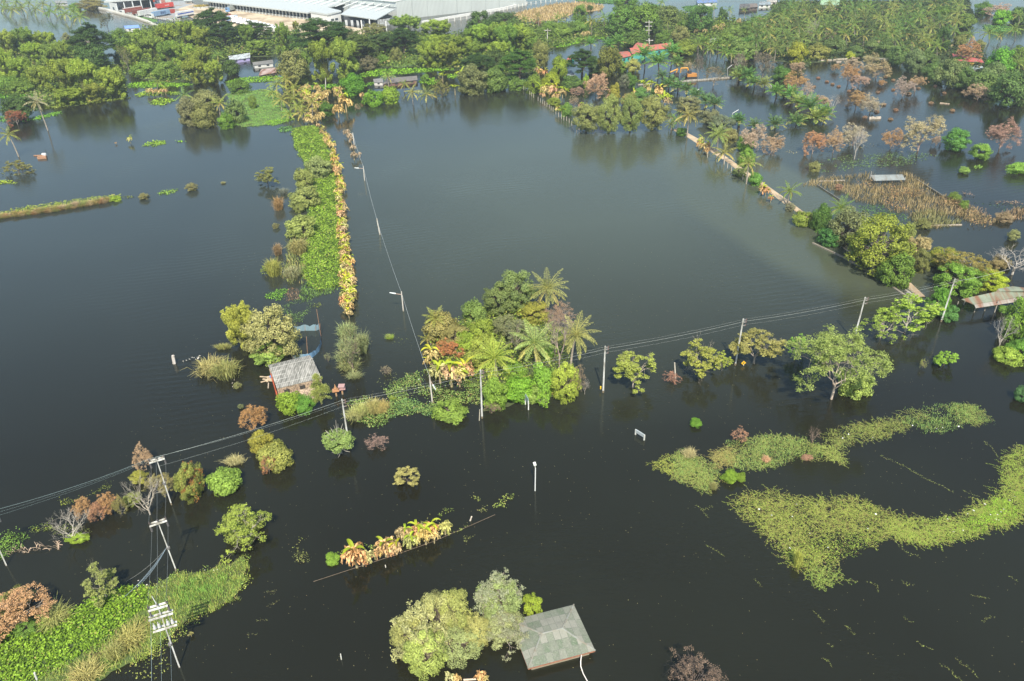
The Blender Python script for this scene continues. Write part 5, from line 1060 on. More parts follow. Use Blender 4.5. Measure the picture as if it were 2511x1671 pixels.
# low pond walls, planks
for z, x0, y0, x1, y1, w, h, lb, c in (('c', 1670, 748, 2190, 706, .7, .7, 'long low concrete wall across the far pond', (.40, .38, .34)), ('c', 1340, 772, 1480, 758, .5, .5, 'short low wall left of the long pond wall', (.40, .38, .34)), ('d', 680, 500, 920, 484, .7, .6, 'pale earthen bund below the coconut grove', (.50, .44, .33)), ('d', 1050, 468, 1310, 492, .5, .5, 'thin grey bund behind the dead bushes', (.34, .33, .27)),
    ('h', 650, 632, 865, 772, .3, .35, 'dark sunken wall crossing the water left of the scrub island', (.14, .14, .13)), ('h', 1480, 602, 1700, 742, .35, .4, 'dark sunken wall at the right of the scrub island', (.16, .15, .12)), ('h', 1600, 978, 1850, 970, .35, .3, 'pale thin log at the lower edge of the scrub island', (.45, .38, .30)), ('h', 690, 616, 900, 610, .25, .3, 'pale thin rail at the upper left of the scrub island', (.42, .36, .30)),
    ('d', 1095, 970, 1190, 966, .7, .8, 'pale concrete trough in the flooded dead orchard', (.58, .50, .42)), ('d', 1672, 842, 1750, 850, .6, .35, 'pale plank drifting in the right-hand flooded orchard', (.55, .42, .30)), ('d', 830, 510, 870, 508, .8, .5, 'small pale boat-like plank by the bund', (.50, .42, .34))):
    mb = MB(); a_, b_ = P(*zp(z, x0, y0)), P(*zp(z, x1, y1)); n = 5
    for k in range(n): mb.wall(a_ + (b_ - a_) * (k / n), a_ + (b_ - a_) * ((k + .97) / n), -.3, h * (1 + .12 * math.sin(k * 2.3)), w)
    tag(mb.build('low_wall' if 'wall' in lb or 'bund' in lb else 'driftwood', CONC, c), lb, 'wall' if 'wall' in lb or 'bund' in lb else 'debris')
# excavator
ex = empty('excavator', P(*zp('s', 1690, 815)), 'orange excavator stranded at the pond edge', 'excavator'); p = P(*zp('s', 1690, 815)); m = mpp(1694, 190)
mb = MB(); mb.box(p + up * .6 + np.array([0, -1, 0]), (5, .9, 1.1)); mb.box(p + up * .6 + np.array([0, 1.4, 0]), (5, .9, 1.1)); mb.build('track', DARK, (.03, .03, .03), ex)
mb = MB(); mb.box(p + up * 1.9, (4.6, 2.8, 1.4)); mb.build('body', PAINT, (.50, .22, .05), ex); mb = MB(); mb.box(p + up * 3.1 + np.array([-1.2, -.6, 0]), (1.6, 1.3, 1.8)); mb.build('cab', DARK, (.05, .05, .055), ex)
b0 = p + up * 2.2 + np.array([-2, 0, 0]); e1_, e2_, e3_ = T(p, *zp('s', 1620, 608)), T(p, *zp('s', 1490, 612)), T(p, *zp('s', 1484, 700)); b1_ = T(p, *zp('s', 1640, 700))
for nm, q0, q1, w in (('boom', b1_, e1_, .35), ('boom_tip', e1_, e2_, .33), ('stick', e2_, e3_, .28)): mb = MB(); mb.cyl(q0, q1, w, w * .8, 4); mb.build(nm, PAINT, (.72, .34, .04), ex)
e2x = empty('sunken_digger', P(*zp('s', 1400, 760)), 'bent orange digging arm of a second sunken machine left of the excavator', 'machine'); p = P(*zp('s', 1400, 760))
for nm, q0, q1, w in (('boom', T(p, *zp('s', 1285, 690)), T(p, *zp('s', 1430, 625)), .35), ('stick', T(p, *zp('s', 1430, 625)), T(p, *zp('s', 1385, 735)), .28)): mb = MB(); mb.cyl(q0, q1, w, w * .8, 4); mb.build(nm, PAINT, (.72, .34, .04), e2x)
mb = MB(); mb.box(p + up * .8, (2.2, 1.6, 1.6)); mb.build('bucket', DARK, (.05, .045, .04), e2x)
# ================================================================= VEGETATION, back to front
BG_ = 'bamboo thicket at upper left'
# --- palms at the very top left
for k, (x, y, w, h) in enumerate(((10, 22, 34, 16), (30, 30, 34, 22), (52, 24, 32, 18), (70, 12, 30, 14), (88, 28, 34, 20), (105, 14, 30, 14), (122, 34, 36, 20), (142, 24, 34, 16), (160, 40, 36, 20), (178, 30, 32, 14), (8, 6, 30, 10), (40, 8, 30, 10))):
    palm(x, y - h * .3, x + 1, y + h * .6, w, 'coconut palm in the bank of palms above the pond at the top left', group='palms above the top left pond', col=(.12, .20, .05))
PM('a', 715, 150, 735, 250, 150, 'single palm leaning right above the dark tree near the fence')
TR('dead', 'q', 180, 260, 390, 470, (.10, .13, .07), 'dark drooping palm-like shrub in the water beside the white fence')
TR('bush', 'a', 620, 30, 730, 80, MID2, 'small dark green bush by the top left field')
TR('fine', 'a', 680, 0, 960, 90, (.28, .27, .08), 'yellowish scrub between the top left field and the depot')
# --- left bamboo thicket
for k, b in enumerate(((-60, 290, 150, 520), (100, 265, 310, 490), (300, 295, 500, 470), (200, 400, 400, 600), (380, 400, 560, 600), (-60, 460, 130, 740), (70, 520, 280, 760), (480, 380, 660, 600), (560, 540, 720, 720))):
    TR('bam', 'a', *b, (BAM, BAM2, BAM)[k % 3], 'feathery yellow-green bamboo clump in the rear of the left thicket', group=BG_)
for k, b in enumerate(((250, 600, 470, 830), (400, 550, 700, 900), (640, 560, 900, 900), (500, 800, 760, 950), (880, 600, 1150, 900), (760, 760, 960, 930))):
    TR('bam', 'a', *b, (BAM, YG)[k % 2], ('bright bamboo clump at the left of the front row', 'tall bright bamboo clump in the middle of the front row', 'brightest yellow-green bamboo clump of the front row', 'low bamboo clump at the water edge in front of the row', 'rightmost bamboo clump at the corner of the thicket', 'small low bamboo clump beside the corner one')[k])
TR('umb', 'a', 640, 240, 1010, 560, DARKG, 'dark flat-topped rain tree with visible trunks behind the left bamboo', trunk=(.22, .19, .16))
TR('tree', 'a', 700, 420, 960, 640, DK2, 'dark ragged tree in the shade below the flat-topped rain tree')
TR('low', 'a', -40, 700, 170, 840, MID2, 'green bush at the left edge below the bamboo'); TR('bush', 'a', 90, 720, 330, 850, MID2, 'green shrub mass at the foot of the left bamboo')
TR('fine', 'a', 560, 305, 650, 420, OLI2, 'pale wispy tree beside the top left pond')
# --- middle-left thicket
G2 = 'bamboo thicket behind the purple house'
for k, b in enumerate(((1180, 265, 1420, 520), (1400, 210, 1640, 470), (1580, 200, 1780, 430), (1420, 380, 1620, 590), (1560, 400, 1780, 640), (1110, 420, 1300, 620), (1280, 330, 1460, 560), (1730, 260, 1930, 460))):
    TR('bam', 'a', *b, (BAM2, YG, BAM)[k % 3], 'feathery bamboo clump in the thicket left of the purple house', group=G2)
TR('bam', 'a', 1700, 440, 1930, 640, YG, 'bright bamboo clump left of the small palm by the purple house'); TR('bam', 'a', 1640, 550, 1860, 770, YG, 'bright bamboo clump at the water edge above the weed strip'); TR('bam', 'a', 1850, 560, 2020, 770, BAM, 'rightmost low bamboo clump of the thicket by the inlet')
TR('tree', 'a', 1000, 280, 1180, 480, MID, 'green tree just left of the blue tarpaulin house'); TR('thin', 'a', 1080, 420, 1180, 600, OLI, 'thin pale-trunked tree at the channel'); TR('low', 'a', 1180, 570, 1400, 720, MID2, 'low green shrubs behind the left weed strip'); TR('bush', 'a', 1380, 570, 1600, 740, MID2, 'rounded green shrub mass below the thicket'); TR('bush', 'a', 1480, 430, 1560, 560, DK2, 'dark vine-draped column tree inside the thicket'); TR('bush', 'a', 1030, 470, 1100, 590, DK2, 'small dark shrub hanging over the channel')
TR('umb', 'a', 1750, 95, 2090, 330, DARKG, 'dark rain tree overlapping the trailer yard'); TR('umb', 'a', 1880, 210, 2150, 420, DARKG, 'second dark rain tree below the first by the yard'); TR('umb', 'b', -120, 205, 270, 380, DARKG, 'dark low rain tree in front of the white trailers')
TR('bam', 'b', -60, 230, 110, 430, MID2, 'green bamboo clump below the white trailers'); TR('bam', 'b', 0, 370, 240, 500, BAM2, 'low bamboo above the purple house'); TR('bam', 'b', 270, 230, 420, 500, BAM2, 'upright bamboo plume left of the big rain tree'); TR('bam', 'b', 430, 195, 495, 300, YG, 'thin bamboo tip poking up before the yard')
PM('a', 2100, 445, 2110, 500, 110, 'small palm above the purple house', col=PALY); PM('a', 1965, 500, 1975, 590, 100, 'small palm left of the purple house'); TR('bush', 'a', 2010, 550, 2160, 690, DK2, 'small dark round tree in front of the purple house')
TR('umb', 'b', 415, 180, 965, 500, DARKG, 'huge dome-shaped dark rain tree before the warehouse yard')
TR('tree', 'b', 300, 480, 570, 740, OLI, 'olive tree between the shack and the big bamboo'); TR('bush', 'b', 430, 450, 600, 650, MID2, 'green tree below the dome-shaped rain tree')
TR('bam', 'b', 580, 380, 820, 740, YG, 'large bright bamboo clump left half in front of the dome tree'); TR('bam', 'b', 770, 370, 1040, 720, BAM, 'large bright bamboo clump right half in front of the dome tree')
TR('umb', 'b', 890, 310, 1160, 560, (.08, .14, .03), 'green flat-topped acacia right of the dome tree'); TR('umb', 'b', 1080, 300, 1430, 480, (.07, .13, .03), 'wide acacia in the middle of the far belt'); TR('umb', 'b', 1290, 265, 1570, 490, DARKG, 'darkest acacia below the warehouse corner'); TR('umb', 'b', 960, 430, 1230, 560, (.09, .14, .04), 'low spreading acacia above the brownish shrubs')
TR('bam', 'b', 1290, 155, 1600, 350, BAM2, 'bamboo clump hiding the warehouse corner'); TR('bam', 'b', 1580, 185, 1880, 350, BAM, 'bamboo clump before the white wall'); TR('fine', 'b', 1050, 220, 1290, 320, OLI2, 'pale scrubby trees below the raised canopy'); TR('bush', 'b', 850, 290, 1060, 380, (.15, .17, .07), 'olive scrub right of the dome tree')
G3 = 'bamboo clumps behind the long weed strip'
for k, b in enumerate(((1550, 380, 1780, 620), (1700, 400, 1970, 620), (1560, 330, 1720, 460), (1620, 310, 1850, 450), (1820, 330, 2060, 520))): TR('bam', 'b', *b, (BAM, YG, BAM2)[k % 3], 'feathery bamboo clump above the right end of the long weed strip', group=G3)
G4 = 'bamboo mass in the middle of the far belt'
for k, b in enumerate(((1960, 250, 2130, 400), (2050, 220, 2300, 440), (2240, 240, 2480, 500), (1990, 390, 2200, 540), (2180, 380, 2420, 560), (2400, 270, 2640, 470))): TR('bam', 'b', *b, (BAM2, BAM, BAM2)[k % 3], 'light green bamboo clump below the warehouse fence', group=G4)
TR('tree', 'b', 2000, 125, 2240, 350, DK2, 'dark green leafy tree against the white fence'); TR('tree', 'b', 2180, 125, 2500, 270, DK2, 'dark spreading tree to the right along the white fence')
TR('umb', 'b', 1940, 490, 2270, 680, DARKG, 'dark umbrella tree beside the pond weed'); TR('bush', 'b', 1040, 520, 1210, 640, (.20, .18, .10), 'brownish grey shrub behind the weed strip'); TR('bush', 'b', 1200, 500, 1300, 590, MID, 'small green shrub behind the weed strip'); TR('fine', 'b', 1310, 440, 1430, 570, OLI, 'pale olive shrub by the grass slope')
sheet('grass_slope', zl('b', 1330, 500, 1540, 480, 1550, 590, 1400, 615, 1300, 600), GRASSB, (.17, .26, .08)); mat('slope_grass', 'pale green grass slope between the acacia and the bamboo', zl('b', 1330, 500, 1540, 480, 1550, 590, 1400, 615, 1300, 600), (.20, .33, .09), 3, .8, .2, 1.2, 'blade', cat='grass')
# --- near the long house
TR('bush', 'b', 865, 685, 1085, 870, (.10, .24, .02), 'dense round bright-topped tree at the head of the causeway'); TR('low', 'b', 1055, 825, 1250, 985, VIV, 'vivid green round bush in front of the long house', var=0); TR('low', 'b', 1205, 795, 1405, 965, (.20, .32, .03), 'yellowish-green round bush joined to the vivid one', var=1)
PM('b', 1290, 690, 1300, 785, 120, 'palm standing before the white porch', col=PALY); PM('b', 1510, 830, 1520, 945, 150, 'palm with yellowing fronds right of the long house', col=PALY); PM('b', 1640, 850, 1640, 930, 150, 'palm at the water edge with a clear reflection', col=PALY); PM('b', 1440, 760, 1440, 830, 100, 'small palm below the long house roof')
TR('bush', 'b', 1590, 675, 1670, 745, (.13, .24, .03), 'small round bush right of the long house'); TR('open', 'b', 1715, 725, 1845, 890, OLI, 'olive tree at the lake edge right of the palms', base=(1780, 885)); 
TR('bush', 'b', 1920, 610, 2190, 875, (.15, .19, .07), 'large olive bush leaning over the lake'); TR('bush', 'b', 2130, 640, 2370, 850, (.12, .19, .04), 'large green bush right of the olive one over the lake')
for x, y, h in ((1790, 745, 80), (1960, 740, 100), (1900, 860, 90)): banana(*zp('b', x, y), h / 3.68, 'yellow banana plant by the olive bush on the far lake shore', 'bananas by the olive bush', full=True)
# --- coconut cluster top of the causeway
for k, (cx, cy, by, w) in enumerate(((290, 760, 850, 170), (370, 720, 800, 160), (440, 800, 900, 150), (330, 900, 1000, 170), (440, 880, 970, 170), (520, 1010, 1080, 160), (400, 1030, 1080, 140), (610, 920, 1060, 150), (250, 830, 900, 140), (540, 830, 900, 130), (480, 960, 1030, 130))):
    PM('b', cx, cy, cx + 5, by, w, 'coconut palm with yellowing fronds in the cluster above the causeway', group='palm cluster above the causeway', col=PALY if k % 2 else (.17, .23, .05))
TR('bush', 'b', 665, 925, 805, 1055, (.06, .17, .02), 'small dark green tree right of the coconut cluster')
r_ = random.Random(8)
for k in range(34):
    x = r_.uniform(520, 880); y = r_.uniform(810, 940) if k < 24 else r_.uniform(960, 1130)
    if k >= 24: x = r_.uniform(540, 760)
    banana(*zp('b', x, y + 20), 22, 'withered tan banana plant in the patch at the head of the causeway', 'withered bananas at the causeway head', .35, tone=(.58, .44, .18))
for x, y, h, lb in ((920, 1015, 150, 'tall withered banana plant standing alone in the water'), (850, 1060, 110, 'withered banana plant below the small dark tree'), (815, 1040, 60, 'broken banana stump beside the withered plants'), (1062, 900, 60, 'withered banana plant touching the vivid bush')): banana(*zp('b', x, y), h / 3.68, lb, None, .1)
TR('brush', 'b', 990, 935, 1045, 990, DED2, 'tiny reddish dead bush in the water left of the vivid bush')
# --- left middle
TR('tree', 'a', 10, 875, 310, 1070, DK2, 'dark green tree at the left edge above the brown bush'); TR('dead', 'a', 60, 1000, 215, 1120, (.34, .13, .07), 'dense reddish-brown dead bush at the left', var=0)
PM('a', 330, 920, 432, 1180, 170, 'nearly leafless palm with a long leaning trunk', col=(.24, .24, .15), thick=.2); PM('e', 75, 110, 168, 310, 165, 'leaning palm at the left edge over open water', col=PALY, thick=.2)
PM('a', 1425, 745, 1425, 830, 110, 'small palm ringed by withered bananas and weeds'); PM('a', 1660, 860, 1650, 930, 150, 'drooping palm left of the pale round bushes'); PM('a', 1985, 930, 1990, 1060, 160, 'palm rising out of the pale round bushes', col=PALY); PM('a', 1490, 800, 1480, 850, 60, 'tiny palm beside the weed-ringed one')
for x in (1350, 1385, 1420, 1460, 1500): banana(*zp('a', x, 862), 16, 'withered banana plant ringed by bright weeds', 'ringed withered bananas', .3)
TR('bush', 'a', 1610, 900, 1800, 1160, GREY, 'pale round bush at the left of the palm-topped group', var=0); TR('bush', 'a', 1740, 950, 1960, 1175, OLI, 'pale round bush in the front middle of the palm-topped group', var=1); TR('bush', 'a', 2040, 900, 2225, 1130, (.12, .20, .06), 'pale bush at the right of the palm-topped group', var=2); TR('bush', 'a', 1730, 830, 1980, 1000, OLI2, 'grey-green bush behind the palm-topped group', var=3); TR('bush', 'a', 1960, 1030, 2110, 1175, (.13, .27, .03), 'small vivid bush at the foot of the palm-topped group', var=4)
TR('bush', 'a', 2060, 725, 2260, 850, (.10, .18, .03), 'round dark bush above the pale marsh'); TR('fine', 'a', 2240, 870, 2320, 990, MID2, 'small loose bush in the pale marsh'); TR('open', 'e', 30, 350, 280, 470, OLI, 'low ragged shrub spreading over the water at the left')
banana(*zp('e', 1180, 190), 15, 'lone withered banana stub in open water', None, .3); banana(*zp('e', 1048, 200), 5, 'tiny withered stub left of the lone banana', None, 0)
o = empty('floating_wreck', P(*zp('e', 385, 320)), 'white drum and brown wreckage drifting at the left', 'wreckage'); p = P(*zp('e', 400, 300)); mb = MB(); mb.cyl(p + np.array([-.6, 0, .3]), p + np.array([.8, 0, .3]), .55, k=10); mb.build('white_drum', PAINT, (.78, .78, .76), o); mb = MB(); mb.box(P(*zp('e', 380, 318), .4), (3, 1.2, .8), .2); mb.box(P(*zp('e', 355, 300), .2), (4, .3, .3), .1); mb.build('brown_planks', WOOD, (.40, .22, .13), o)
mat('weed_mat', 'bright weed patch floating right of the lone banana stub', zl('e', 1280, 220, 1350, 180, 1430, 165, 1510, 175, 1490, 200, 1390, 220), (.24, .40, .05), 10, .5, .35, .25); mat('weed_mat', 'tiny weed patch left of the palm-topped bushes', zl('e', 1580, 168, 1640, 165, 1670, 178, 1610, 182), W1, 8, .5, .35, .25); mat('weed_mat', 'yellow weed patch at the left edge above the reed bank', zl('e', -20, 545, 60, 528, 180, 545, 90, 556, -20, 562), (.28, .38, .04), 10, .5, .35, .25)
# reed bank at far left
def densetuft(z, pts, n, w, h, cols, label, group, seed=1):
    r = random.Random(seed); q = zl(z, *pts); L = [0]
    for a_, b_ in zip(q, q[1:]): L.append(L[-1] + math.dist(a_, b_))
    for k in range(n):
        s = L[-1] * (k + r.uniform(0, .9)) / n; i = max(j for j in range(len(q) - 1) if L[j] <= s); f = (s - L[i]) / max(1e-6, L[i + 1] - L[i]); x = q[i][0] + (q[i + 1][0] - q[i][0]) * f; y = q[i][1] + (q[i + 1][1] - q[i][1]) * f; ww, hh_ = w * r.uniform(.7, 1.2), h * r.uniform(.7, 1.2)
        tree('tuft', (x - ww / 2, y - hh_, x + ww / 2, y), cols[k % len(cols)], label, group)
mat('reed_bed', 'green and brown reed bank crossing the left of the lake', zl('e', -60, 850, 100, 800, 400, 745, 900, 680, 1090, 665, 1080, 700, 800, 750, 500, 800, 100, 860, -60, 885), (.22, .30, .05), 12, .5, .3, .7, cat='reeds', dry=.2)
densetuft('e', (-40, 885, 100, 868, 350, 835, 560, 805, 760, 770, 980, 735), 34, 20, 17, (TAN, (.30, .27, .08), OLI, (.36, .24, .10)), 'brown-green reed clump along the front of the reed bank', 'reed bank clumps')
TR('low', 'e', 980, 665, 1090, 725, (.22, .38, .04), 'bright tuft at the right end of the reed bank'); TR('fine', 'e', 1250, 640, 1345, 700, OLI2, 'small pale shrub off the end of the reed bank'); TR('fine', 'e', 1670, 550, 1785, 625, OLI2, 'pale shrub at the last weed patch'); TR('tuft', 'e', 1995, 535, 2035, 560, OLI2, 'tiny lone tuft in open water')
mat('weed_mat', 'weed patch trailing off the end of the reed bank', zl('e', 1090, 680, 1140, 660, 1220, 665, 1200, 685, 1110, 690), OLI, 8, .4, .3, .3); mat('weed_mat', 'bright weed patch between the two pale shrubs', zl('e', 1425, 640, 1480, 615, 1600, 610, 1590, 630, 1500, 655, 1430, 652), (.20, .34, .06), 12, .45, .3, .25); mat('weed_mat', 'scattered weed scraps at the far left', zl('e', -10, 420, 120, 400, 130, 480, 20, 500), OLI2, 2, .5, .3, .15, thr=0)

# --- the hyacinth strip
HY = zl('f', 430, 130, 520, 115, 640, 110, 700, 160, 745, 270, 780, 380, 800, 480, 830, 560, 838, 760, 850, 900, 870, 1050, 890, 1200, 890, 1330, 870, 1440, 845, 1546, 700, 1600, 560, 1546, 500, 1400, 520, 1240, 600, 1050, 560, 850, 600, 640, 520, 420, 440, 260)
sheet('hyacinth_bed', HY, GRASSB, (.045, .10, .018), sub=4, jit=.6)
mat('water_hyacinth', 'bright green strip of water hyacinth running up the lake', HY, (.19, .31, .045), 16, .5, .36, .5, cat='water hyacinth', dry=.04, ns=.2)
mat('grass_mat', 'grey-green grass at the lower end of the hyacinth strip', zl('i', 1250, 210, 1640, 100, 1640, 220, 1500, 310, 1260, 380), (.15, .27, .07), 22, .35, .12, .35, 'blade', cat='grass')
mat('grass_mat', 'thin green submerged weed between the strip and the pen', zl('i', 1060, 440, 1240, 340, 1330, 340, 1350, 440, 1290, 540, 1210, 575, 1130, 490), (.15, .26, .09), 28, .22, .14, .12, thr=-.2, cat='water weed')
mat('grass_mat', 'weed fringe along the left of the hyacinth strip', zl('f', 380, 1180, 560, 1080, 540, 1546, 440, 1546, 330, 1480, 380, 1300), (.22, .27, .10), 9, .5, .16, .8, 'blade', thr=-.2, cat='grass', dry=.25)
mat('weed_mat', 'tiny weed islet with a twig below the grass mat', zl('i', 1380, 395, 1440, 385, 1445, 420, 1390, 435), OLI, 20, .3, .15, .2)
mat('weed_mat', 'bright leafy patch left of the submerged weed', zl('i', 950, 300, 1020, 280, 1110, 250, 1125, 340, 1060, 360, 960, 340), (.17, .36, .05), 26, .3, .2, .25, thr=-.3); mat('dry_weeds', 'brownish dead weeds above the submerged weed', zl('i', 1120, 260, 1220, 230, 1250, 350, 1160, 370), (.30, .20, .12), 20, .35, .1, .3, 'blade', cat='weeds')
for b, c, v, lb in (((550, 390, 780, 590), (.22, .29, .11), 0, 'uppermost grey-green bush on the hyacinth strip'), ((450, 500, 620, 680), (.20, .28, .08), 1, 'bush hanging over the left edge of the strip below the uppermost'), ((400, 650, 690, 860), (.22, .30, .08), 2, 'largest bush halfway down the hyacinth strip'), ((440, 810, 550, 900), OLI, 3, 'small bush between the two large ones on the strip'), ((370, 920, 650, 1125), (.24, .32, .09), 4, 'lowest round bush on the hyacinth strip'), ((690, 450, 800, 540), OLI2, 1, 'pale bush beside the withered bananas on the strip')): TR('bush', 'f', *b, c, lb, var=v)
TR('tuft', 'f', 410, 1110, 560, 1300, OLI2, 'tall grass clump below the lowest bush of the strip'); TR('tuft', 'f', 360, 1360, 500, 1520, (.26, .28, .14), 'splayed grass clump at the lower left of the strip'); TR('tuft', 'f', 260, 1160, 330, 1300, (.30, .24, .11), 'brown reed clump standing left of the strip'); TR('tuft', 'f', 190, 1290, 330, 1500, (.30, .34, .07), 'tall yellow-green reed clump left of the strip'); TR('tuft', 'f', 262, 735, 345, 895, (.36, .24, .11), 'brown reed clump alone in the water left of the strip'); TR('open', 'f', 90, 500, 300, 620, (.20, .24, .07), 'small spreading shrub with a dark reflection left of the strip'); TR('tuft', 'f', 305, 665, 390, 740, (.18, .2, .14), 'grey twiggy shrub above the brown reed clump'); TR('fine', 'f', 245, 985, 312, 1035, OLI2, 'tiny pale shrub left of the lowest bush'); TR('open', 'f', 150, 1380, 230, 1440, BAM, 'small bright sprig at the foot of the tall reeds')
r_ = random.Random(31); bl = zl('f', 690, 130, 745, 230, 790, 340, 815, 440, 860, 560, 870, 700, 880, 820, 885, 950, 890, 1080, 905, 1180, 930, 1300, 940, 1420, 935, 1560); bl += zl('i', 1690, 220, 1700, 330, 1700, 430, 1700, 520); L_ = [0]
for a_, b_ in zip(bl, bl[1:]): L_.append(L_[-1] + math.dist(a_, b_))
nB = 100
for k in range(nB):
    s = L_[-1] * (k / nB) ** .97; i = max(j for j in range(len(bl) - 1) if L_[j] <= s); f = (s - L_[i]) / (L_[i + 1] - L_[i]); x = bl[i][0] + (bl[i + 1][0] - bl[i][0]) * f; y = bl[i][1] + (bl[i + 1][1] - bl[i][1]) * f; sc = .62 + .55 * s / L_[-1]
    banana(x + r_.uniform(-10, 10) * sc, y + r_.uniform(0, 8), r_.uniform(17, 27) * sc, 'withered tan banana plant in the long row edging the hyacinth strip', 'row of withered bananas', .75)
for x, y, h in ((925, 210, 18), (950, 240, 17), (965, 275, 17), (985, 340, 17), (990, 415, 20), (1035, 398, 14)): banana(*zp('f', x, y), h, 'withered banana clump in the short line beside the first lamp post', 'isolated withered bananas', 0, tone=(.44, .34, .22))
for b in ((1600, 560, 1760, 740), (1610, 700, 1790, 860), (1590, 800, 1770, 960), (1620, 900, 1800, 1020), (1760, 640, 1880, 880), (1680, 1010, 1820, 1090)): TR('tuft', 'i', *b, (.25, .27, .12), 'pale olive brushy clump in the column below the banana row', group='brush below the banana row')
TR('brush', 'i', 1620, 590, 1800, 1000, (.27, .27, .12), 'tangled pale shrub inside the brush column')
# --- hut group
TR('bam', 'i', 545, 405, 860, 800, (.27, .34, .06), 'yellow-green bamboo left of the pale tree by the hut', var=1); TR('fine', 'i', 750, 430, 1250, 940, (.28, .34, .13), 'pale creamy-green spreading tree above the hut', var=0); TR('fine', 'i', 790, 720, 1160, 945, (.26, .38, .09), 'lower fringe bush under the pale tree', var=1)
TR('bush', 'i', 1035, 1180, 1290, 1405, (.20, .34, .03), 'vivid yellow-green bush in front of the hut', var=2); TR('bush', 'i', 1200, 1235, 1395, 1410, (.10, .25, .03), 'darker green bush joined to the vivid one by the hut', var=3); TR('cas', 'i', 1310, 1030, 1545, 1330, (.25, .33, .08), 'feathery casuarina in front of the hut corner')
TR('tuft', 'i', 300, 890, 560, 1060, (.34, .33, .12), 'bushy reed clump beside the debris line', var=0); TR('tuft', 'i', 460, 900, 690, 1110, OLI, 'green end of the reed clump left of the hut', var=1); TR('dead', 'i', 715, 1315, 930, 1525, (.45, .24, .10), 'round orange-brown dead bush below the hut', var=1); TR('tuft', 'i', 480, 755, 620, 820, OLI, 'thin grassy tuft at the foot of the bamboo'); TR('fine', 'i', 680, 1310, 740, 1355, GREY, 'tiny grey-green tuft touching the orange-brown bush'); TR('fine', 'i', 640, 1110, 720, 1170, OLI2, 'tiny weedy clump below the reeds')
TR('brush', 'i', 1475, 840, 1535, 925, (.3, .3, .15), 'leaning twig with leaves right of the hut'); TR('brush', 'i', 1990, 960, 2090, 1060, (.3, .22, .14), 'small brown twigs beside the lamp cable'); TR('tuft', 'i', 2040, 670, 2091, 720, OLI2, 'tiny tuft in the water left of the island')
litter('floating_litter', 'white and pale scraps along the sunken line left of the hut', zl('i', 60, 960, 180, 930, 340, 870, 345, 900, 200, 945, 70, 980), 60, (.60, .56, .48), (.1, .45)); litter('floating_litter', 'brown and white scraps below the reeds by the hut', zl('i', 640, 1090, 720, 1120, 740, 1170, 640, 1190), 40, (.55, .48, .40), (.1, .35))
# --- the palm island
sheet('island_bank', zl('j', 560, 700, 900, 480, 1100, 380, 1450, 420, 1750, 650, 1800, 900, 1880, 1060, 1780, 1200, 1500, 1190, 1230, 1270, 1030, 1320, 1010, 1120, 620, 980, 560, 850), GRASSB, (.07, .10, .03), jit=.3)
TR('fine', 'j', 1000, 190, 1330, 500, (.12, .21, .06), 'left part of the large rounded green tree on the island', var=1); TR('fine', 'j', 1110, 90, 1480, 470, (.15, .25, .08), 'tallest rounded green tree on the palm island', var=2)
PM('j', 1575, 240, 1560, 430, 335, 'coconut palm standing highest at the back of the island', col=(.20, .26, .09), thick=.2)
TR('bush', 'j', 835, 345, 1045, 580, (.17, .26, .06), 'round green tree left of the tallest tree on the island', var=4); TR('bush', 'j', 495, 455, 820, 740, (.30, .30, .09), 'rounded tree with tan-orange top at the island left', var=0); TR('low', 'j', 620, 640, 760, 740, (.06, .16, .02), 'dark green undergrowth below the tan-topped tree')
PM('j', 590, 500, 600, 690, 200, 'half-hidden palm at the left tip of the island', col=PALY); PM('j', 520, 680, 560, 730, 130, 'low drooping palm fronds at the island left edge', col=PALY)
TR('dead', 'j', 615, 695, 850, 880, (.44, .20, .08), 'orange-brown dying bush on the island left', var=2); TR('bush', 'j', 890, 500, 1120, 720, (.21, .32, .04), 'bright yellow-green bush in the island centre', var=2); TR('bush', 'j', 760, 620, 960, 830, (.19, .30, .04), 'green vine bush above the island bananas', var=3); TR('fine', 'j', 1090, 470, 1330, 700, (.23, .25, .11), 'dull brown-green bush left of the middle palm', var=0); TR('thin', 'j', 1180, 500, 1420, 740, (.24, .27, .12), 'thicket of pale thin stems in the island middle'); TR('fine', 'j', 1310, 360, 1610, 560, (.36, .35, .06), 'yellowish bush below the highest palm', var=3)
TR('bare', 'j', 1560, 400, 1800, 760, (.3, .3, .3), 'bare pale branches of the thicket at the island right', trunk=(.42, .33, .28)); TR('brush', 'j', 1540, 370, 1820, 580, (.34, .22, .12), 'mostly bare tree with reddish tips at the island right', trunk=(.42, .33, .28), var=1); TR('thin', 'j', 1330, 560, 1560, 760, (.25, .25, .12), 'bare grey stems behind the middle palm'); TR('low', 'j', 840, 760, 1090, 980, (.22, .31, .05), 'loose green scrub left of the vine-covered palm')
PM('j', 1460, 715, 1480, 950, 380, 'middle coconut palm with wide fronds on the island', col=(.23, .29, .10), thick=.2); PM('j', 1825, 640, 1780, 925, 350, 'coconut palm leaning out at the island right end', col=(.22, .26, .11), thick=.2)
PM('j', 1115, 850, 1130, 1010, 360, 'vine-covered palm with orange-yellow ribs near the island pole', col=(.24, .34, .06), thick=.3, droopy=1.1); TR('bush', 'j', 1055, 790, 1215, 960, (.17, .32, .05), 'bright green creeper smothering the vine-covered palm')
for x, y, h, g in ((570, 920, 150, 1), (530, 925, 70, 1), (640, 1070, 150, 1), (740, 1100, 190, 1), (700, 1040, 130, .5), (810, 1100, 170, 1), (860, 1050, 150, 1)): banana(*zp('j', x, y), h / 3.56, 'half-withered banana plant at the lower left of the island', 'island bananas', g)
VC = (.14, .31, .03)
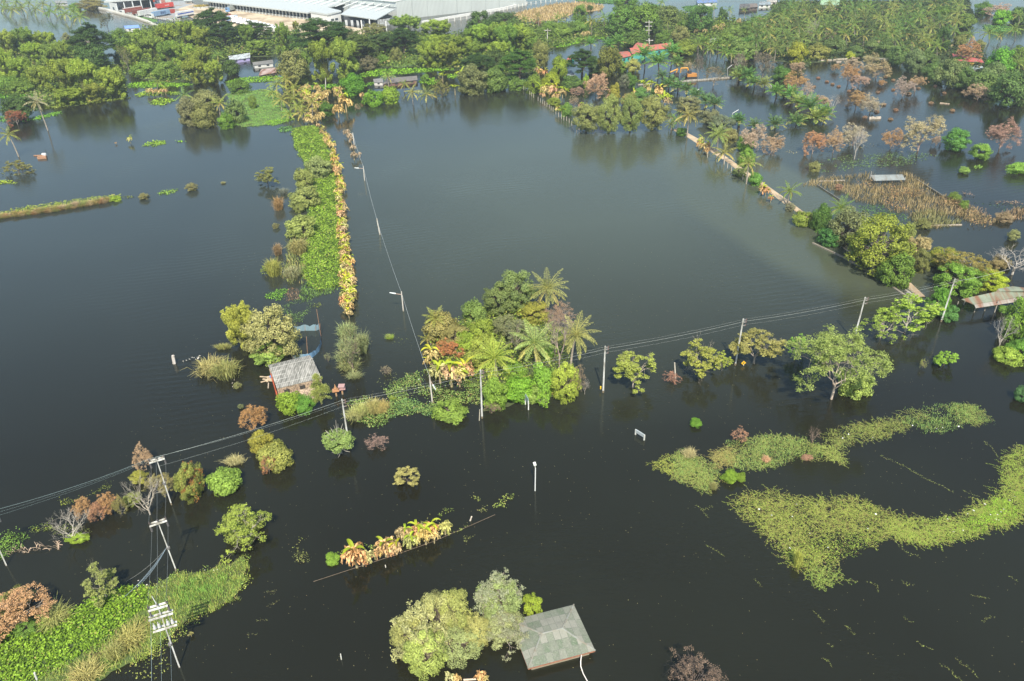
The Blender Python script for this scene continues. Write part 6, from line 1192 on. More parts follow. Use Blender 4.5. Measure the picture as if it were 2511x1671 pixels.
TR('bush', 'j', 1190, 880, 1410, 1070, VC, 'vivid green creeper bush between the vine palm and the middle palm', var=1); TR('bush', 'j', 1005, 1030, 1230, 1320, (.17, .29, .04), 'bright bush directly right of the island pole', var=0); TR('bush', 'j', 1180, 1010, 1470, 1260, VC, 'vivid creeper mound at the island front middle', var=3); TR('bush', 'j', 1430, 900, 1660, 1220, (.17, .37, .05), 'green creeper mound under the right palms', var=2); TR('fine', 'j', 1600, 900, 1860, 1250, (.28, .38, .06), 'yellow-green feathery bush at the island right end', var=1); TR('brush', 'j', 1770, 920, 1910, 1180, (.30, .22, .14), 'dry brown creeper at the island right tip'); TR('bare', 'j', 1865, 1030, 1945, 1125, (.2, .2, .2), 'small grey leafless bush off the island tip', trunk=(.42, .38, .34)); TR('low', 'j', 1540, 760, 1650, 900, (.13, .30, .03), 'green shrub between the middle and right palms'); TR('bush', 'j', 1330, 1080, 1600, 1240, (.20, .34, .06), 'low green fringe along the island front edge', var=4); TR('open', 'j', 1500, 1130, 1600, 1290, (.22, .42, .05), 'sapling with a forked pale trunk at the island front', trunk=(.5, .46, .36), base=(1530, 1285))
TR('brush', 'j', 1020, 1220, 1160, 1330, (.30, .22, .14), 'dry brown twigs along the island front by the pole')
mat('undergrowth', 'dense green undergrowth filling the palm island', zl('j', 560, 700, 900, 480, 1100, 380, 1450, 420, 1750, 650, 1800, 900, 1860, 1060, 1780, 1180, 1500, 1170, 1230, 1250, 1040, 1290, 1020, 1120, 620, 980, 560, 850), (.20, .29, .05), 9, .45, .28, 2.0, cat='undergrowth', ns=.3, dry=.2)
TR('fine', 'j', 640, 560, 920, 800, (.33, .31, .10), 'yellow-tan bush above the orange-brown island bush', var=2); TR('bush', 'j', 900, 640, 1160, 860, (.23, .31, .05), 'yellow-green bush above the vine-covered palm', var=1); TR('fine', 'j', 1240, 560, 1480, 760, (.25, .27, .10), 'olive-brown bush directly behind the middle palm', var=1)
# weed mat left of the island
WM = zl('j', -160, 1250, 0, 1190, 120, 1180, 230, 1060, 400, 980, 560, 940, 700, 1010, 850, 1040, 990, 1090, 990, 1300, 880, 1260, 700, 1300, 560, 1370, 480, 1330, 380, 1350, 200, 1380, 120, 1450, 20, 1440, -60, 1400, -180, 1380)
mat('weed_mat', 'mottled green weed mat between the power pole and the island', WM, (.16, .26, .08), 34, .3, .2, .3, thr=-.12, dry=.18, ns=.5); mat('weed_mat', 'paler weed patches over the mottled mat', zl('j', 200, 1240, 380, 1220, 560, 1240, 560, 1350, 400, 1340, 220, 1370), (.16, .30, .12), 30, .26, .16, .35, thr=-.2)
litter('floating_litter', 'white scraps caught in the weed mat left of the island', zl('j', 100, 1200, 400, 1000, 900, 1080, 900, 1250, 300, 1350), 26)
for b in ((-10, 1190, 110, 1370), (70, 1210, 185, 1350), (-120, 1230, 10, 1390)): TR('tuft', 'j', *b, (.42, .40, .14), 'yellow reed clump at the left end of the weed mat', group='yellow reeds of the weed mat')
TR('tuft', 'i', 1680, 1340, 1830, 1480, (.36, .36, .15), 'yellow-green reed clump right of the hut pole', var=0); TR('low', 'j', 555, 1215, 885, 1425, (.19, .32, .05), 'bright green feathery bush in front of the weed mat', var=2); TR('fine', 'j', 190, 1180, 255, 1215, BAM, 'tiny bright sprig in the weed mat'); TR('tuft', 'j', 165, 640, 230, 690, BAM, 'small yellow-green tuft in the water left of the island'); mat('weed_scraps', 'faint weed scraps in the water left of the island', zl('j', 150, 650, 350, 660, 340, 760, 150, 760), OLI, 1.2, .3, .15, .1, thr=.1); mat('weed_scraps', 'faint weed scraps near the lamp cable', zl('j', 90, 1030, 260, 950, 280, 1080, 120, 1110), OLI2, 3, .3, .15, .2, thr=0)
# --- trees standing in water right of the island
KT = (.38, .42, .08)
TR('open', 'k', 243, 630, 600, 900, KT, 'small pale yellow-green tree right of the island pole', base=(418, 942), trunk=(.45, .38, .30), var=0); TR('brush', 'k', 698, 785, 850, 895, (.44, .22, .14), 'round orange-brown bush at the concrete stump'); TR('open', 'k', 845, 525, 1185, 790, KT, 'open yellow-green tree left of the road sign pole', base=(1022, 822), trunk=(.45, .38, .30), var=1); TR('open', 'k', 1170, 625, 1320, 760, (.26, .37, .06), 'little green tree touching the open yellow-green one', base=(1228, 782), trunk=(.4, .34, .28), var=2); TR('open', 'k', 1300, 400, 1745, 690, (.34, .34, .10), 'open tree with thinning leaves behind the road sign', base=(1525, 716), trunk=(.45, .38, .32), var=3); TR('bush', 'k', 936, 1212, 1050, 1305, (.13, .28, .03), 'small isolated vivid green bush in dark water')
TR('open', 'k', 1845, 450, 1990, 610, (.20, .37, .06), 'little green tree at the left of the large gum tree', base=(1907, 650), trunk=(.5, .45, .4)); TR('weep', 'l', 250, 715, 1050, 1340, (.23, .30, .085), 'large leaning gum tree with pale limbs right of centre', base=(590, 1415), name='gum_tree'); TR('bush', 'l', 640, 1120, 960, 1400, (.26, .38, .09), 'dense low growth at the right foot of the gum tree')
TR('thin', 'l', 880, 595, 1205, 850, (.26, .36, .06), 'sparse small tree with bare grey twigs right of the gum tree', base=(1040, 855), trunk=(.42, .36, .3)); TR('open', 'l', 1095, 475, 1600, 740, (.24, .38, .05), 'spreading small tree with feathery leaves before the rusty shed pole', base=(1268, 800), trunk=(.5, .46, .38)); TR('tree', 'l', 1485, 400, 1680, 640, (.11, .27, .03), 'bushy green tree just behind the rusty shed pole'); TR('bush', 'l', 1580, 560, 1755, 715, (.09, .24, .05), 'dark green fern-like bush at the foot of the rusty shed pole')
TR('open', 'l', 1460, 982, 1685, 1110, (.20, .40, .05), 'low twig with bright leaves in open water at right', base=(1620, 1108)); TR('brush', 'l', 1408, 1045, 1470, 1125, (.25, .30, .08), 'tiny leafy stub beside the bright twig')
TR('tree', 'l', 2190, 490, 2480, 860, (.13, .27, .03), 'bright green tree at the right edge below the shed'); TR('bare', 'l', 2090, 645, 2290, 880, (.3, .3, .3), 'leaning bare white branches at the right edge'); TR('low', 'l', 2080, 930, 2340, 1110, (.26, .38, .06), 'yellow-green bush at the right edge'); TR('bush', 'l', 2210, 870, 2450, 1060, (.13, .27, .04), 'vivid bush behind the yellow-green one at the right edge'); TR('bush', 'l', 2270, 1300, 2430, 1450, (.08, .2, .06), 'dark bush cut by the right edge'); TR('bush', 'l', 2110, 555, 2210, 630, (.12, .26, .04), 'small green bush under the shed roof edge')
# --- right middle big trees
TR('bush', 'h', 635, 815, 790, 1040, (.07, .17, .025), 'dark green tree at the end of the visible path', var=0); TR('bush', 'h', 680, 990, 880, 1155, (.06, .18, .04), 'dark low bush over the water below it', var=1); TR('tree', 'h', 770, 850, 1080, 1140, (.13, .19, .07), 'grey-green tree behind the leaning palm'); PM('h', 870, 830, 850, 960, 200, 'coconut palm between the dark tree and the yellow-green giant', thick=.2)
TR('ftree', 'h', 945, 915, 1450, 1330, (.19, .25, .035), 'giant rounded yellow-green tree on the embankment', var=0, trunk=(.2, .17, .14)); TR('bush', 'h', 1180, 1190, 1460, 1490, (.11, .22, .03), 'lower green skirt of the giant tree', var=2); TR('fine', 'h', 940, 1080, 1130, 1260, (.14, .27, .04), 'green growth at the left foot of the giant tree', var=1); TR('tree', 'h', 1370, 950, 1480, 1100, (.20, .26, .08), 'pale slim tree touching the giant tree')
TR('bam', 'h', 1400, 1050, 1590, 1260, (.46, .36, .18), 'tan dried bamboo behind the giant tree', var=3); TR('fine', 'h', 1430, 1170, 1600, 1370, (.14, .19, .06), 'grey-green bush right of the dried bamboo')
TR('fine', 'h', 1560, 1150, 1860, 1340, (.30, .30, .04), 'yellow-orange feathery tree with bare twigs', var=2); TR('thin', 'h', 1680, 1160, 2080, 1390, (.34, .27, .07), 'thin twiggy orange-tinted tree at right', trunk=(.48, .42, .36)); TR('fine', 'h', 1640, 1280, 2010, 1540, (.15, .29, .04), 'green feathery tree behind the rusty shed pole', var=3); TR('fine', 'h', 1960, 1330, 2220, 1510, (.32, .42, .03), 'bright yellow-green tree beside the shed roof', var=0); TR('low', 'h', 2080, 1220, 2260, 1340, (.30, .24, .10), 'brown-green scrub left of the bare white tree')
TR('bare', 'h', 2050, 1090, 2500, 1400, (.3, .3, .3), 'large bare white-limbed tree at the right edge', base=(2260, 1370), var=0)
# scrub island
SI = zl('h', 540, 650, 700, 590, 900, 570, 1100, 548, 1390, 545, 1500, 590, 1600, 660, 1720, 720, 1850, 760, 1930, 830, 2130, 930, 2060, 992, 1850, 985, 1600, 1000, 1480, 960, 1420, 880, 1280, 860, 1210, 810, 1050, 800, 950, 760, 850, 700, 700, 660)
mat('dry_scrub', 'brown and tan dry scrub covering the flooded islet at right', SI, (.36, .28, .13), 7, .55, .12, .9, 'blade', thr=-.2, cat='dry scrub', dry=.3, ns=.16)
mat('dry_scrub', 'denser orange-brown scrub in the middle of the islet', zl('h', 1000, 640, 1130, 620, 1400, 620, 1560, 680, 1560, 740, 1300, 760, 1440, 860, 1300, 880, 1220, 800, 1180, 700), (.42, .25, .11), 5, .5, .2, 1.2, thr=-.15, cat='dry scrub', ns=.2); mat('dry_scrub', 'reddish-brown scrub on the right wing of the islet', zl('h', 1520, 750, 1700, 740, 1860, 790, 2000, 840, 2130, 940, 2050, 985, 1850, 970, 1780, 860, 1560, 800), (.38, .24, .12), 5, .5, .2, 1.2, thr=-.2, cat='dry scrub', ns=.2)
mat('grass_mat', 'olive grass fringe of the dry islet', zl('h', 1430, 880, 1600, 850, 1800, 900, 1850, 970, 1600, 990, 1450, 960), (.28, .27, .11), 9, .5, .16, .9, 'blade', cat='grass', thr=-.3)
mat('submerged_weed', 'green submerged weed below the dry islet', zl('h', 990, 815, 1200, 800, 1280, 860, 1400, 880, 1420, 940, 1300, 945, 1060, 890), (.10, .22, .06), 6, .4, .2, .1, thr=-.25, cat='water weed'); mat('submerged_weed', 'thin green weed haze above the dry islet', zl('h', 600, 480, 900, 400, 1400, 370, 1650, 400, 1500, 470, 1000, 520, 700, 540), (.14, .24, .08), 4, .5, .2, .08, thr=-.1, cat='water weed'); mat('weed_scraps', 'thin drifting weed line through the dead orchard', zl('h', 330, 375, 700, 362, 1200, 300, 1210, 320, 700, 385, 340, 388), (.40, .36, .2), 1.6, .6, .2, .12, thr=0); mat('submerged_weed', 'thin green weed right of the dry islet', zl('h', 1900, 740, 2200, 790, 2400, 830, 2400, 870, 2100, 840, 1930, 790), (.10, .2, .07), 1.8, .5, .2, .08, thr=0, cat='water weed')
mat('dry_scrub', 'brown scrub tongue at the right edge', zl('h', 2130, 900, 2250, 850, 2400, 810, 2400, 920, 2200, 940), (.36, .25, .14), 7, .5, .2, .9, 'blade', thr=-.3, cat='dry scrub'); mat('dry_scrub', 'thin brown strip upper right of the islet', zl('h', 2130, 785, 2250, 775, 2360, 790, 2330, 808, 2160, 800), (.42, .28, .17), 8, .5, .2, .5, cat='dry scrub'); mat('dry_scrub', 'small brown patch off the islet right shoulder', zl('h', 1840, 703, 1900, 705, 1935, 735, 1870, 730), (.36, .25, .17), 8, .5, .2, .6, cat='dry scrub')
for b, c, lb in (((610, 455, 700, 540), OLI2, 'pale green bush above the left end of the islet'), ((1740, 705, 1845, 775), MID2, 'green bush on the upper right of the islet'), ((1835, 770, 1910, 845), MID2, 'small green bush on the right of the islet'), ((1480, 920, 1600, 1010), OLI, 'olive bush at the lower edge of the islet'), ((1705, 195, 1925, 355), (.09, .25, .04), 'dark green leafy tree standing in the water at right'), ((1925, 312, 2090, 430), (.18, .36, .05), 'bright green bush right of the dark leafy tree'), ((1825, 495, 1915, 552), (.20, .36, .08), 'small bright bush with a reflection'), ((2210, 460, 2440, 560), (.17, .38, .05), 'vivid bush at the right edge in open water'), ((2225, 1010, 2325, 1095), (.30, .33, .12), 'pale yellow bush above the bare white tree'), ((820, 635, 880, 690), (.38, .26, .17), 'brown bush beside the sunken wall'), ((2130, 865, 2260, 945), (.36, .26, .16), 'brown bush off the right wing of the islet')): TR('bush' if 'tree' not in lb else 'tree', 'h', *b, c, lb)
mat('weed_mat', 'small bright weed patch below the bright bush', zl('h', 1940, 500, 1980, 485, 2020, 490, 2010, 512, 1960, 515), (.22, .40, .08), 10, .4, .25, .3)
DEADS = (((570, 215, 735, 378), 'first dead tree of the row left of the scrub islet'), ((755, 205, 890, 352), 'second dead tree of the row'), ((885, 160, 1075, 338), 'third and widest pinkish dead tree of the row'), ((1225, 185, 1358, 335), 'lone dead tree above the islet shed'), ((1405, 98, 1660, 315), 'largest orange dead tree in the flooded orchard'), ((1615, 245, 1680, 320), 'small dark dead shrub touching the largest dead tree'), ((2088, 138, 2300, 310), 'greyish umbrella-shaped dead tree at far right'), ((230, 240, 392, 400), 'pinkish dead tree by the path palms'), ((55, 165, 250, 350), 'dense orange dead tree by the path palms'))
for k, (b, lb) in enumerate(DEADS): TR('dead', 'h', *b, (DED, DED2, PINKD)[k % 3] if k not in (6,) else (.42, .27, .20), lb, var=k % 5, trunk=(.44, .32, .26))
TR('bare', 'h', 960, 165, 1075, 330, (.3, .3, .3), 'bare grey twigs at the right of the third dead tree')
for b, lb in (((-10, 50, 90, 200), 'dark palm bush at the end of the oil palm row by the path'), ((105, 118, 222, 195), 'low palm bush below the oil palm row'), ((262, 102, 408, 190), 'isolated low palm tuft left of the pair'), ((432, 85, 578, 170), 'isolated low palm tuft right of the pair')):
    x0, y0, x1, y1 = b; PM('h', (x0 + x1) / 2, y0 * .45 + y1 * .55, (x0 + x1) / 2, y1 - 12, (x1 - x0) * 1.0, lb, kind='oil', col=OILP)
# dead orchard upper right
DR = (((460, 508, 588, 590), 'brown dead bush at the orchard upper left'), ((790, 520, 862, 568), 'small brown dead bush before the bund'), ((890, 478, 1032, 562), 'rounded dead bush at the orchard top'), ((1060, 438, 1168, 532), 'tall dead bush against the olive trees'), ((868, 538, 1012, 662), 'dense brown dead bush in the orchard middle'), ((950, 618, 1092, 705), 'spreading dead bush below the dense one'), ((1075, 512, 1262, 615), 'wide dead bush with a broad crown'), ((1170, 652, 1238, 702), 'small dead bush below the wide one'), ((1320, 640, 1452, 770), 'dead bush left of the touching pair'), ((1425, 625, 1545, 722), 'dead bush right of the touching pair'), ((922, 750, 1082, 880), 'greyish dead bush in the lower orchard'), ((1038, 788, 1198, 908), 'orange dead bush by the concrete trough'), ((1900, 700, 2085, 825), 'brown dead bush under the olive tree row'), ((418, 600, 575, 735), 'pinkish dead bush behind the oil palm row'), ((560, 680, 642, 785), 'thin pinkish dead tree behind the oil palms'), ((640, 780, 772, 865), 'dead bush at the lower end of the oil palm row'), ((1830, 345, 1990, 480), 'dead brown tree behind the long red-roofed house'), ((2040, 40, 2240, 130), 'dark red-brown dead tree at the top right'), ((745, 250, 815, 320), 'brown dead palm crown in the grove'), ((1020, 540, 1055, 575), 'tiny dead bush beside the wide one'))
for k, (b, lb) in enumerate(DR): TR('dead', 'd', *b, (DED2, DED, PINKD)[k % 3], lb, var=k % 5, trunk=(.40, .29, .24))
TR('bare', 'd', 765, 768, 872, 875, (.3, .3, .3), 'bare white bush at the end of the oil palm row')
for x, y in ((685, 635), (755, 665), (800, 685), (850, 703), (935, 742), (650, 705), (1295, 653), (1230, 625), (1090, 648), (1295, 730), (1170, 750), (1420, 763), (1500, 718), (1600, 840), (1635, 700), (1710, 757), (1315, 895), (1270, 970), (1215, 850), (1065, 955), (1775, 900), (1645, 1022), (1160, 908)):
    w = 34 if y < 760 else 44; TR('low', 'd', x - w / 2, y - w * .28, x + w / 2, y + w * .28, (.40, .25, .15), 'tiny brown mound poking out of the flooded dead orchard', group='mounds in the dead orchard')
# olive tree row along the dead orchard
for k, (b, lb) in enumerate((((740, 310, 905, 450), 'grey-green tree below the grove left part'), ((1050, 330, 1180, 440), 'small grey-green tree in the olive row'), ((1150, 340, 1300, 470), 'second tree of the olive row'), ((1250, 385, 1400, 530), 'third tree of the olive row'), ((1390, 420, 1560, 600), 'fourth tree of the olive row over the water'), ((1500, 420, 1660, 560), 'fifth tree of the olive row'), ((1540, 520, 1720, 650), 'sixth tree of the olive row at the water'), ((1650, 500, 1880, 700), 'seventh wide tree of the olive row'), ((1790, 560, 1970, 740), 'eighth tree of the olive row'), ((1900, 600, 2140, 780), 'ninth tree above the brown dead bush'), ((2010, 530, 2230, 710), 'tenth tree below the vivid crowns'), ((2100, 600, 2380, 850), 'large olive tree at the right end with a leaning trunk'), ((920, 380, 1060, 470), 'yellow-olive low tree at the grove edge'), ((2280, 700, 2420, 850), 'olive bush cut by the right picture edge'))):
    TR('tree' if k in (3, 7, 11) else 'bush', 'd', *b, ((.11, .19, .05), (.13, .20, .07), (.09, .18, .04))[k % 3], lb)
TR('tree', 'd', 2060, 410, 2260, 610, (.11, .30, .03), 'vivid dark-green tree right of the long red house'); TR('bush', 'd', 2110, 470, 2270, 600, (.12, .28, .03), 'brilliant green crown in front of the vivid tree'); TR('tree', 'd', 2230, 390, 2400, 560, MID, 'green tree at the right edge beside the vivid tree')
TR('tree', 'd', 1640, 230, 1760, 410, DK2, 'dark tall tree at the right end of the grove'); TR('bush', 'd', 440, 360, 590, 520, (.24, .30, .03), 'yellow-green round tree at the grove front'); TR('bush', 'd', 590, 370, 770, 500, (.20, .24, .06), 'olive-yellow tree right of the yellow-green one'); TR('bush', 'd', 310, 545, 455, 670, (.07, .18, .03), 'dark round tree above the second oil palm row', trunk=(.1, .08, .07)); TR('bush', 'd', 905, 425, 985, 480, (.35, .42, .05), 'small yellow bush by the bund'); TR('bare', 'd', 580, 150, 700, 320, (.3, .3, .3), 'bare grey tree inside the coconut grove', trunk=(.34, .30, .26)); TR('bush', 'd', 300, 20, 470, 140, (.08, .15, .04), 'dark tree at the river bend'); TR('bush', 'd', 2100, 90, 2240, 210, (.17, .36, .03), 'bright green tree near the top right'); TR('bush', 'd', 1960, 25, 2100, 120, (.10, .22, .03), 'green tree at the top right water'); TR('bush', 'd', 2240, 70, 2400, 200, (.10, .22, .03), 'dark-green tree at the top right corner'); TR('thin', 'd', 0, 430, 100, 560, (.25, .2, .14), 'grey bare tree left of the second oil palm row'); TR('thin', 'd', 160, 430, 330, 600, (.24, .22, .13), 'brownish thin tree above the second oil palm row'); TR('bush', 'd', 1780, 460, 1860, 520, MID, 'small bush before the long red roof', var=1)
# oil palm rows
for k, (x0, y0, x1, y1) in enumerate(((-20, 555, 90, 690), (60, 570, 170, 700), (100, 600, 220, 750), (190, 610, 300, 760), (280, 670, 400, 820), (400, 690, 530, 850), (440, 770, 600, 905), (530, 800, 700, 940), (660, 850, 805, 1005), (590, 905, 745, 1015), (360, 760, 440, 820))):
    PM('d', (x0 + x1) / 2, y0 * .5 + y1 * .5, (x0 + x1) / 2 + 3, y1 - 25, (x1 - x0) * 1.1, 'stubby oil palm in the second row between the ponds', group='second oil palm row', kind='oil', col=(.075, .18, .035) if k % 3 else (.16, .22, .06))
for k, (x, y, w, by) in enumerate(((1560, 690, 130, 730), (1620, 760, 150, 800), (1700, 790, 150, 840), (1780, 810, 140, 860), (1860, 860, 140, 910), (1950, 910, 150, 965), (2030, 940, 170, 1010), (2245, 1080, 130, 1160), (1480, 850, 90, 900), (2260, 650, 130, 720), (2330, 680, 140, 760))):
    PM('c', x, y, x, by, w, 'dark stubby oil palm in the first row beside the pond', group='first oil palm row', kind='oil', col=OILP)
for x, y, by, w, lb in ((1400, 500, 620, 190, 'large oil palm left before the red house'), (1525, 565, 680, 200, 'widest oil palm in front of the red house'), (1640, 470, 590, 180, 'tall oil palm before the right part of the red roof'), (1690, 560, 640, 120, 'oil palm by the right end of the red house'), (1160, 380, 460, 140, 'oil palm left of the red house'), (1080, 410, 470, 130, 'small oil palm by the pond left of the red house'), (915, 395, 470, 110, 'palm with bare trunk in the small pond')): PM('c', x, y, x + 2, by, w, lb, kind='oil', col=(.08, .20, .04))
for k, (x, y) in enumerate(((1880, 400), (1930, 380), (1990, 440), (2060, 400), (2120, 470), (2200, 390), (2260, 440), (2330, 400), (2180, 480), (2300, 520))): PM('c', x, y, x + 2, y + 90, 125, 'palm in the dark row right of the pond beside the red house', group='palms right of the house pond', kind='oil' if k % 2 else 'coco', col=(.10, .19, .04))
# --- centre-right belt
for k, (kd, b, c, lb) in enumerate((('tree', (0, 140, 170, 250), DK2, 'dark tree below the warehouse fence'), ('tree', (750, 60, 890, 200), MID, 'green tree beside the tan field'), ('bush', (880, 50, 940, 100), DK2, 'small dark round tree by the river'), ('tree', (1120, -40, 1350, 90), MID, 'tall green tree touching the top edge'), ('tree', (1050, 90, 1340, 300), (.09, .20, .03), 'large green tree behind the small pond'), ('tree', (1270, 60, 1530, 290), (.11, .23, .03), 'large bright-topped tree right of it'), ('bush', (1340, 160, 1570, 300), (.08, .18, .03), 'lower dark tree behind the red house'), ('tree', (1480, 70, 1720, 210), (.12, .19, .05), 'pale green tree beyond the red house'), ('tree', (1790, 70, 2030, 290), (.06, .15, .025), 'very dark rounded tree beside the tall palm'), ('bush', (2060, 80, 2150, 210), DK2, 'dark tree by the riverside palm'), ('bush', (1690, 190, 1830, 290), MID, 'green bush left of the very dark tree'),
    ('bush', (560, 220, 730, 360), BAM2, 'light green shrub left of the grassy tongue'), ('bush', (720, 190, 900, 320), MID2, 'green shrub above the grassy tongue'), ('bush', (450, 210, 610, 340), MID2, 'bushy tree by the leftmost far pole'), ('bam', (-20, 220, 210, 450), BAM2, 'light bamboo clump in the centre belt left end'), ('bam', (170, 240, 370, 470), BAM, 'light bamboo clump beside the far pole'), ('bush', (290, 280, 460, 440), MID2, 'green shrub left of the far pole'), ('bam', (300, 340, 460, 480), BAM2, 'small bamboo below the green shrub'), ('umb', (100, 460, 440, 720), (.06, .16, .02), 'dark green wide tree above the fence post row'), ('tree', (390, 390, 530, 600), OLI, 'olive thin tree left of the yellow-green one'), ('bush', (-30, 460, 140, 640), DK2, 'dark bush at the left of the wide tree'), ('bush', (-10, 600, 150, 760), MID, 'green bush above the first fence posts'), ('bush', (550, 520, 710, 720), (.17, .26, .02), 'yellow-green dense tree left of the blue hut'), ('bush', (475, 665, 640, 815), (.33, .36, .03), 'yellow-topped round bush by the water'), ('bush', (640, 690, 840, 820), (.09, .19, .03), 'green bush behind the dead tan tree'),
    ('bush', (0, 700, 170, 830), (.11, .21, .04), 'leftmost green shrub of the fence post row'), ('bush', (150, 710, 330, 820), (.12, .23, .04), 'second green shrub of the fence post row'), ('bush', (320, 690, 480, 860), (.13, .24, .03), 'third green shrub of the fence post row'), ('umb', (700, 455, 980, 670), DARKG, 'dark umbrella tree beside the little red roof'), ('bush', (970, 445, 1190, 710), (.12, .17, .03), 'dense olive-brown tree left of the teal wall'), ('bush', (890, 530, 1010, 660), (.10, .17, .05), 'grey-green bush before the umbrella tree'), ('bush', (1140, 560, 1250, 660), MID2, 'small green bush below the teal wall'), ('bush', (1180, 290, 1440, 430), (.10, .19, .03), 'broad green tree behind the red roof'), ('bush', (1490, 290, 1660, 400), MID, 'green tree behind the right end of the red roof'), ('tree', (1640, 250, 1810, 410), (.17, .23, .07), 'pale olive tree right of the red house'), ('bush', (1650, 370, 1860, 510), (.18, .29, .04), 'yellow-green bush right of the red house'), ('fine', (1220, 540, 1370, 660), (.30, .36, .10), 'mottled pale bush in front of the red house'), ('dead', (885, 675, 1080, 880), (.52, .34, .22), 'large pinkish-tan dead tree near the lake corner'), ('dead', (740, 785, 855, 865), (.42, .30, .20), 'small pinkish dead shrub left of the large tan one'), ('bush', (1070, 760, 1185, 920), (.25, .30, .04), 'yellow-green bush right of the tan dead tree'), ('bush', (1285, 800, 1430, 930), (.12, .26, .06), 'green bush among the yellow bananas'), ('bush', (1220, 670, 1340, 800), (.08, .19, .03), 'dark green bush behind the bananas'), ('bush', (635, 940, 755, 1060), (.14, .26, .04), 'small bush standing in the water beside the willow row'), ('bush', (520, 880, 650, 960), (.20, .29, .04), 'yellowish bush at the water below the bananas'), ('brush', (720, 860, 800, 960), TAN, 'dry stalks behind the small bush'), ('bush', (840, 680, 900, 800), (.22, .36, .04), 'slim bright bush left of the tan dead tree'),
    ('fine', (1160, 680, 1280, 800), (.22, .22, .13), 'greyish bush with white scraps'), ('thin', (1860, 500, 1930, 680), (.25, .22, .16), 'pale leafless tree standing in the far pond'), ('thin', (1950, 600, 2120, 720), (.26, .22, .14), 'brown twiggy tree by the pond wall'), ('bare', (2200, 480, 2290, 620), (.3, .3, .3), 'bare grey tree at the palm edge'), ('brush', (1740, 550, 1860, 680), (.36, .30, .16), 'dry yellow brush behind the excavator'), ('fine', (2100, 240, 2280, 360), (.15, .27, .05), 'soft green tree left of the grove'), ('bush', (2060, 290, 2200, 400), MID2, 'round green tree below the soft one'), ('bush', (2290, 200, 2400, 300), MID, 'dark green tree at the grove edge'))): TR(kd, 'c', *b, c, lb)
for k, (b, lb) in enumerate((((745, 950, 1005, 1180), 'first willowy olive tree standing in the lake'), ((975, 890, 1190, 1180), 'second willowy olive tree with a dark forked trunk'), ((1175, 880, 1380, 1170), 'third willowy olive tree of the lake row'), ((1345, 890, 1610, 1150), 'fourth and widest willowy olive tree of the row'))): TR('ftree', 'c', *b, (.20, .27, .08), lb, var=k % 3, trunk=(.09, .07, .06))
TR('fine', 'c', 1180, 850, 1330, 960, (.34, .32, .10), 'pale yellowish crown behind the third willowy tree')
for k, (x, y, h) in enumerate(((460, 860, 80), (500, 870, 90), (540, 880, 90), (580, 880, 100), (620, 880, 90), (480, 900, 60), (660, 890, 80), (600, 920, 70), (690, 870, 60), (500, 700, 60), (450, 690, 60), (430, 660, 50), (1000, 880, 80), (960, 870, 70), (830, 1000, 60), (620, 1030, 60), (650, 1050, 60))): banana(*zp('c', x, y), h / 3.68 * 1.1, 'yellow and tan banana plant near the fence posts at the lake corner', 'bananas at the lake corner', .9, full=k % 4 == 0)
for k, (x, y, h) in enumerate(((1390, 830, 90), (1430, 860, 80), (1460, 810, 70), (1530, 900, 110), (1570, 960, 90), (1600, 980, 90), (1540, 960, 70), (1300, 900, 70), (1620, 930, 60))): banana(*zp('c', x, y), h / 3.68 * 1.1, 'yellow-leaved banana plant behind the willowy tree row', 'bananas behind the willow row', .9, full=k % 2 == 0)
for k, (x, y) in enumerate(((850, 345), (890, 340), (1870, 320), (1900, 310), (2050, 290), (2080, 300), (2100, 270), (1940, 320), (2250, 230), (2010, 300))): banana(*zp('c', x, y), 16, 'small far tan banana plant among the green trees', 'far tan bananas', .4, tone=(.55, .44, .2))
# palms of the centre belt
for x, y, by, w, lb in ((200, 190, 265, 75, 'left palm of the trio by the small pool'), (252, 215, 285, 90, 'front palm of the trio by the small pool'), (312, 175, 270, 90, 'right palm of the trio by the small pool'), (520, 225, 270, 70, 'short dark palm right of the dead-skirted palm'), (613, 150, 230, 80, 'palm at the tan field edge'), (682, 148, 210, 75, 'second palm at the tan field edge'), (922, 185, 330, 110, 'tall palm above the grassy tongue'), (1035, 155, 290, 110, 'tall drooping palm right of it'), (1412, 30, 90, 80, 'palm over the big trees at the top'), (1555, 20, 90, 85, 'palm at the top river edge'), (2025, 55, 200, 70, 'tall slim palm with a long bare trunk by the river'), (2168, 90, 200, 85, 'palm by the riverside marsh'), (1172, 75, 130, 70, 'small palm among the big green trees'), (1610, 190, 280, 90, 'palm beyond the red house'), (125, 150, 210, 60, 'small palm at the end of the warehouse fence'), (2300, 90, 180, 60, 'small palm by the river houses')): PM('c', x, y, x + 1, by, w, lb)
PM('c', 440, 140, 445, 245, 65, 'palm with a thick brown dead skirt', col=(.15, .18, .06)); TR('tuft', 'c', 415, 180, 468, 245, (.40, .26, .12), 'brown dead fronds hanging under the skirted palm', name='dead_fronds', cat='dead fronds')
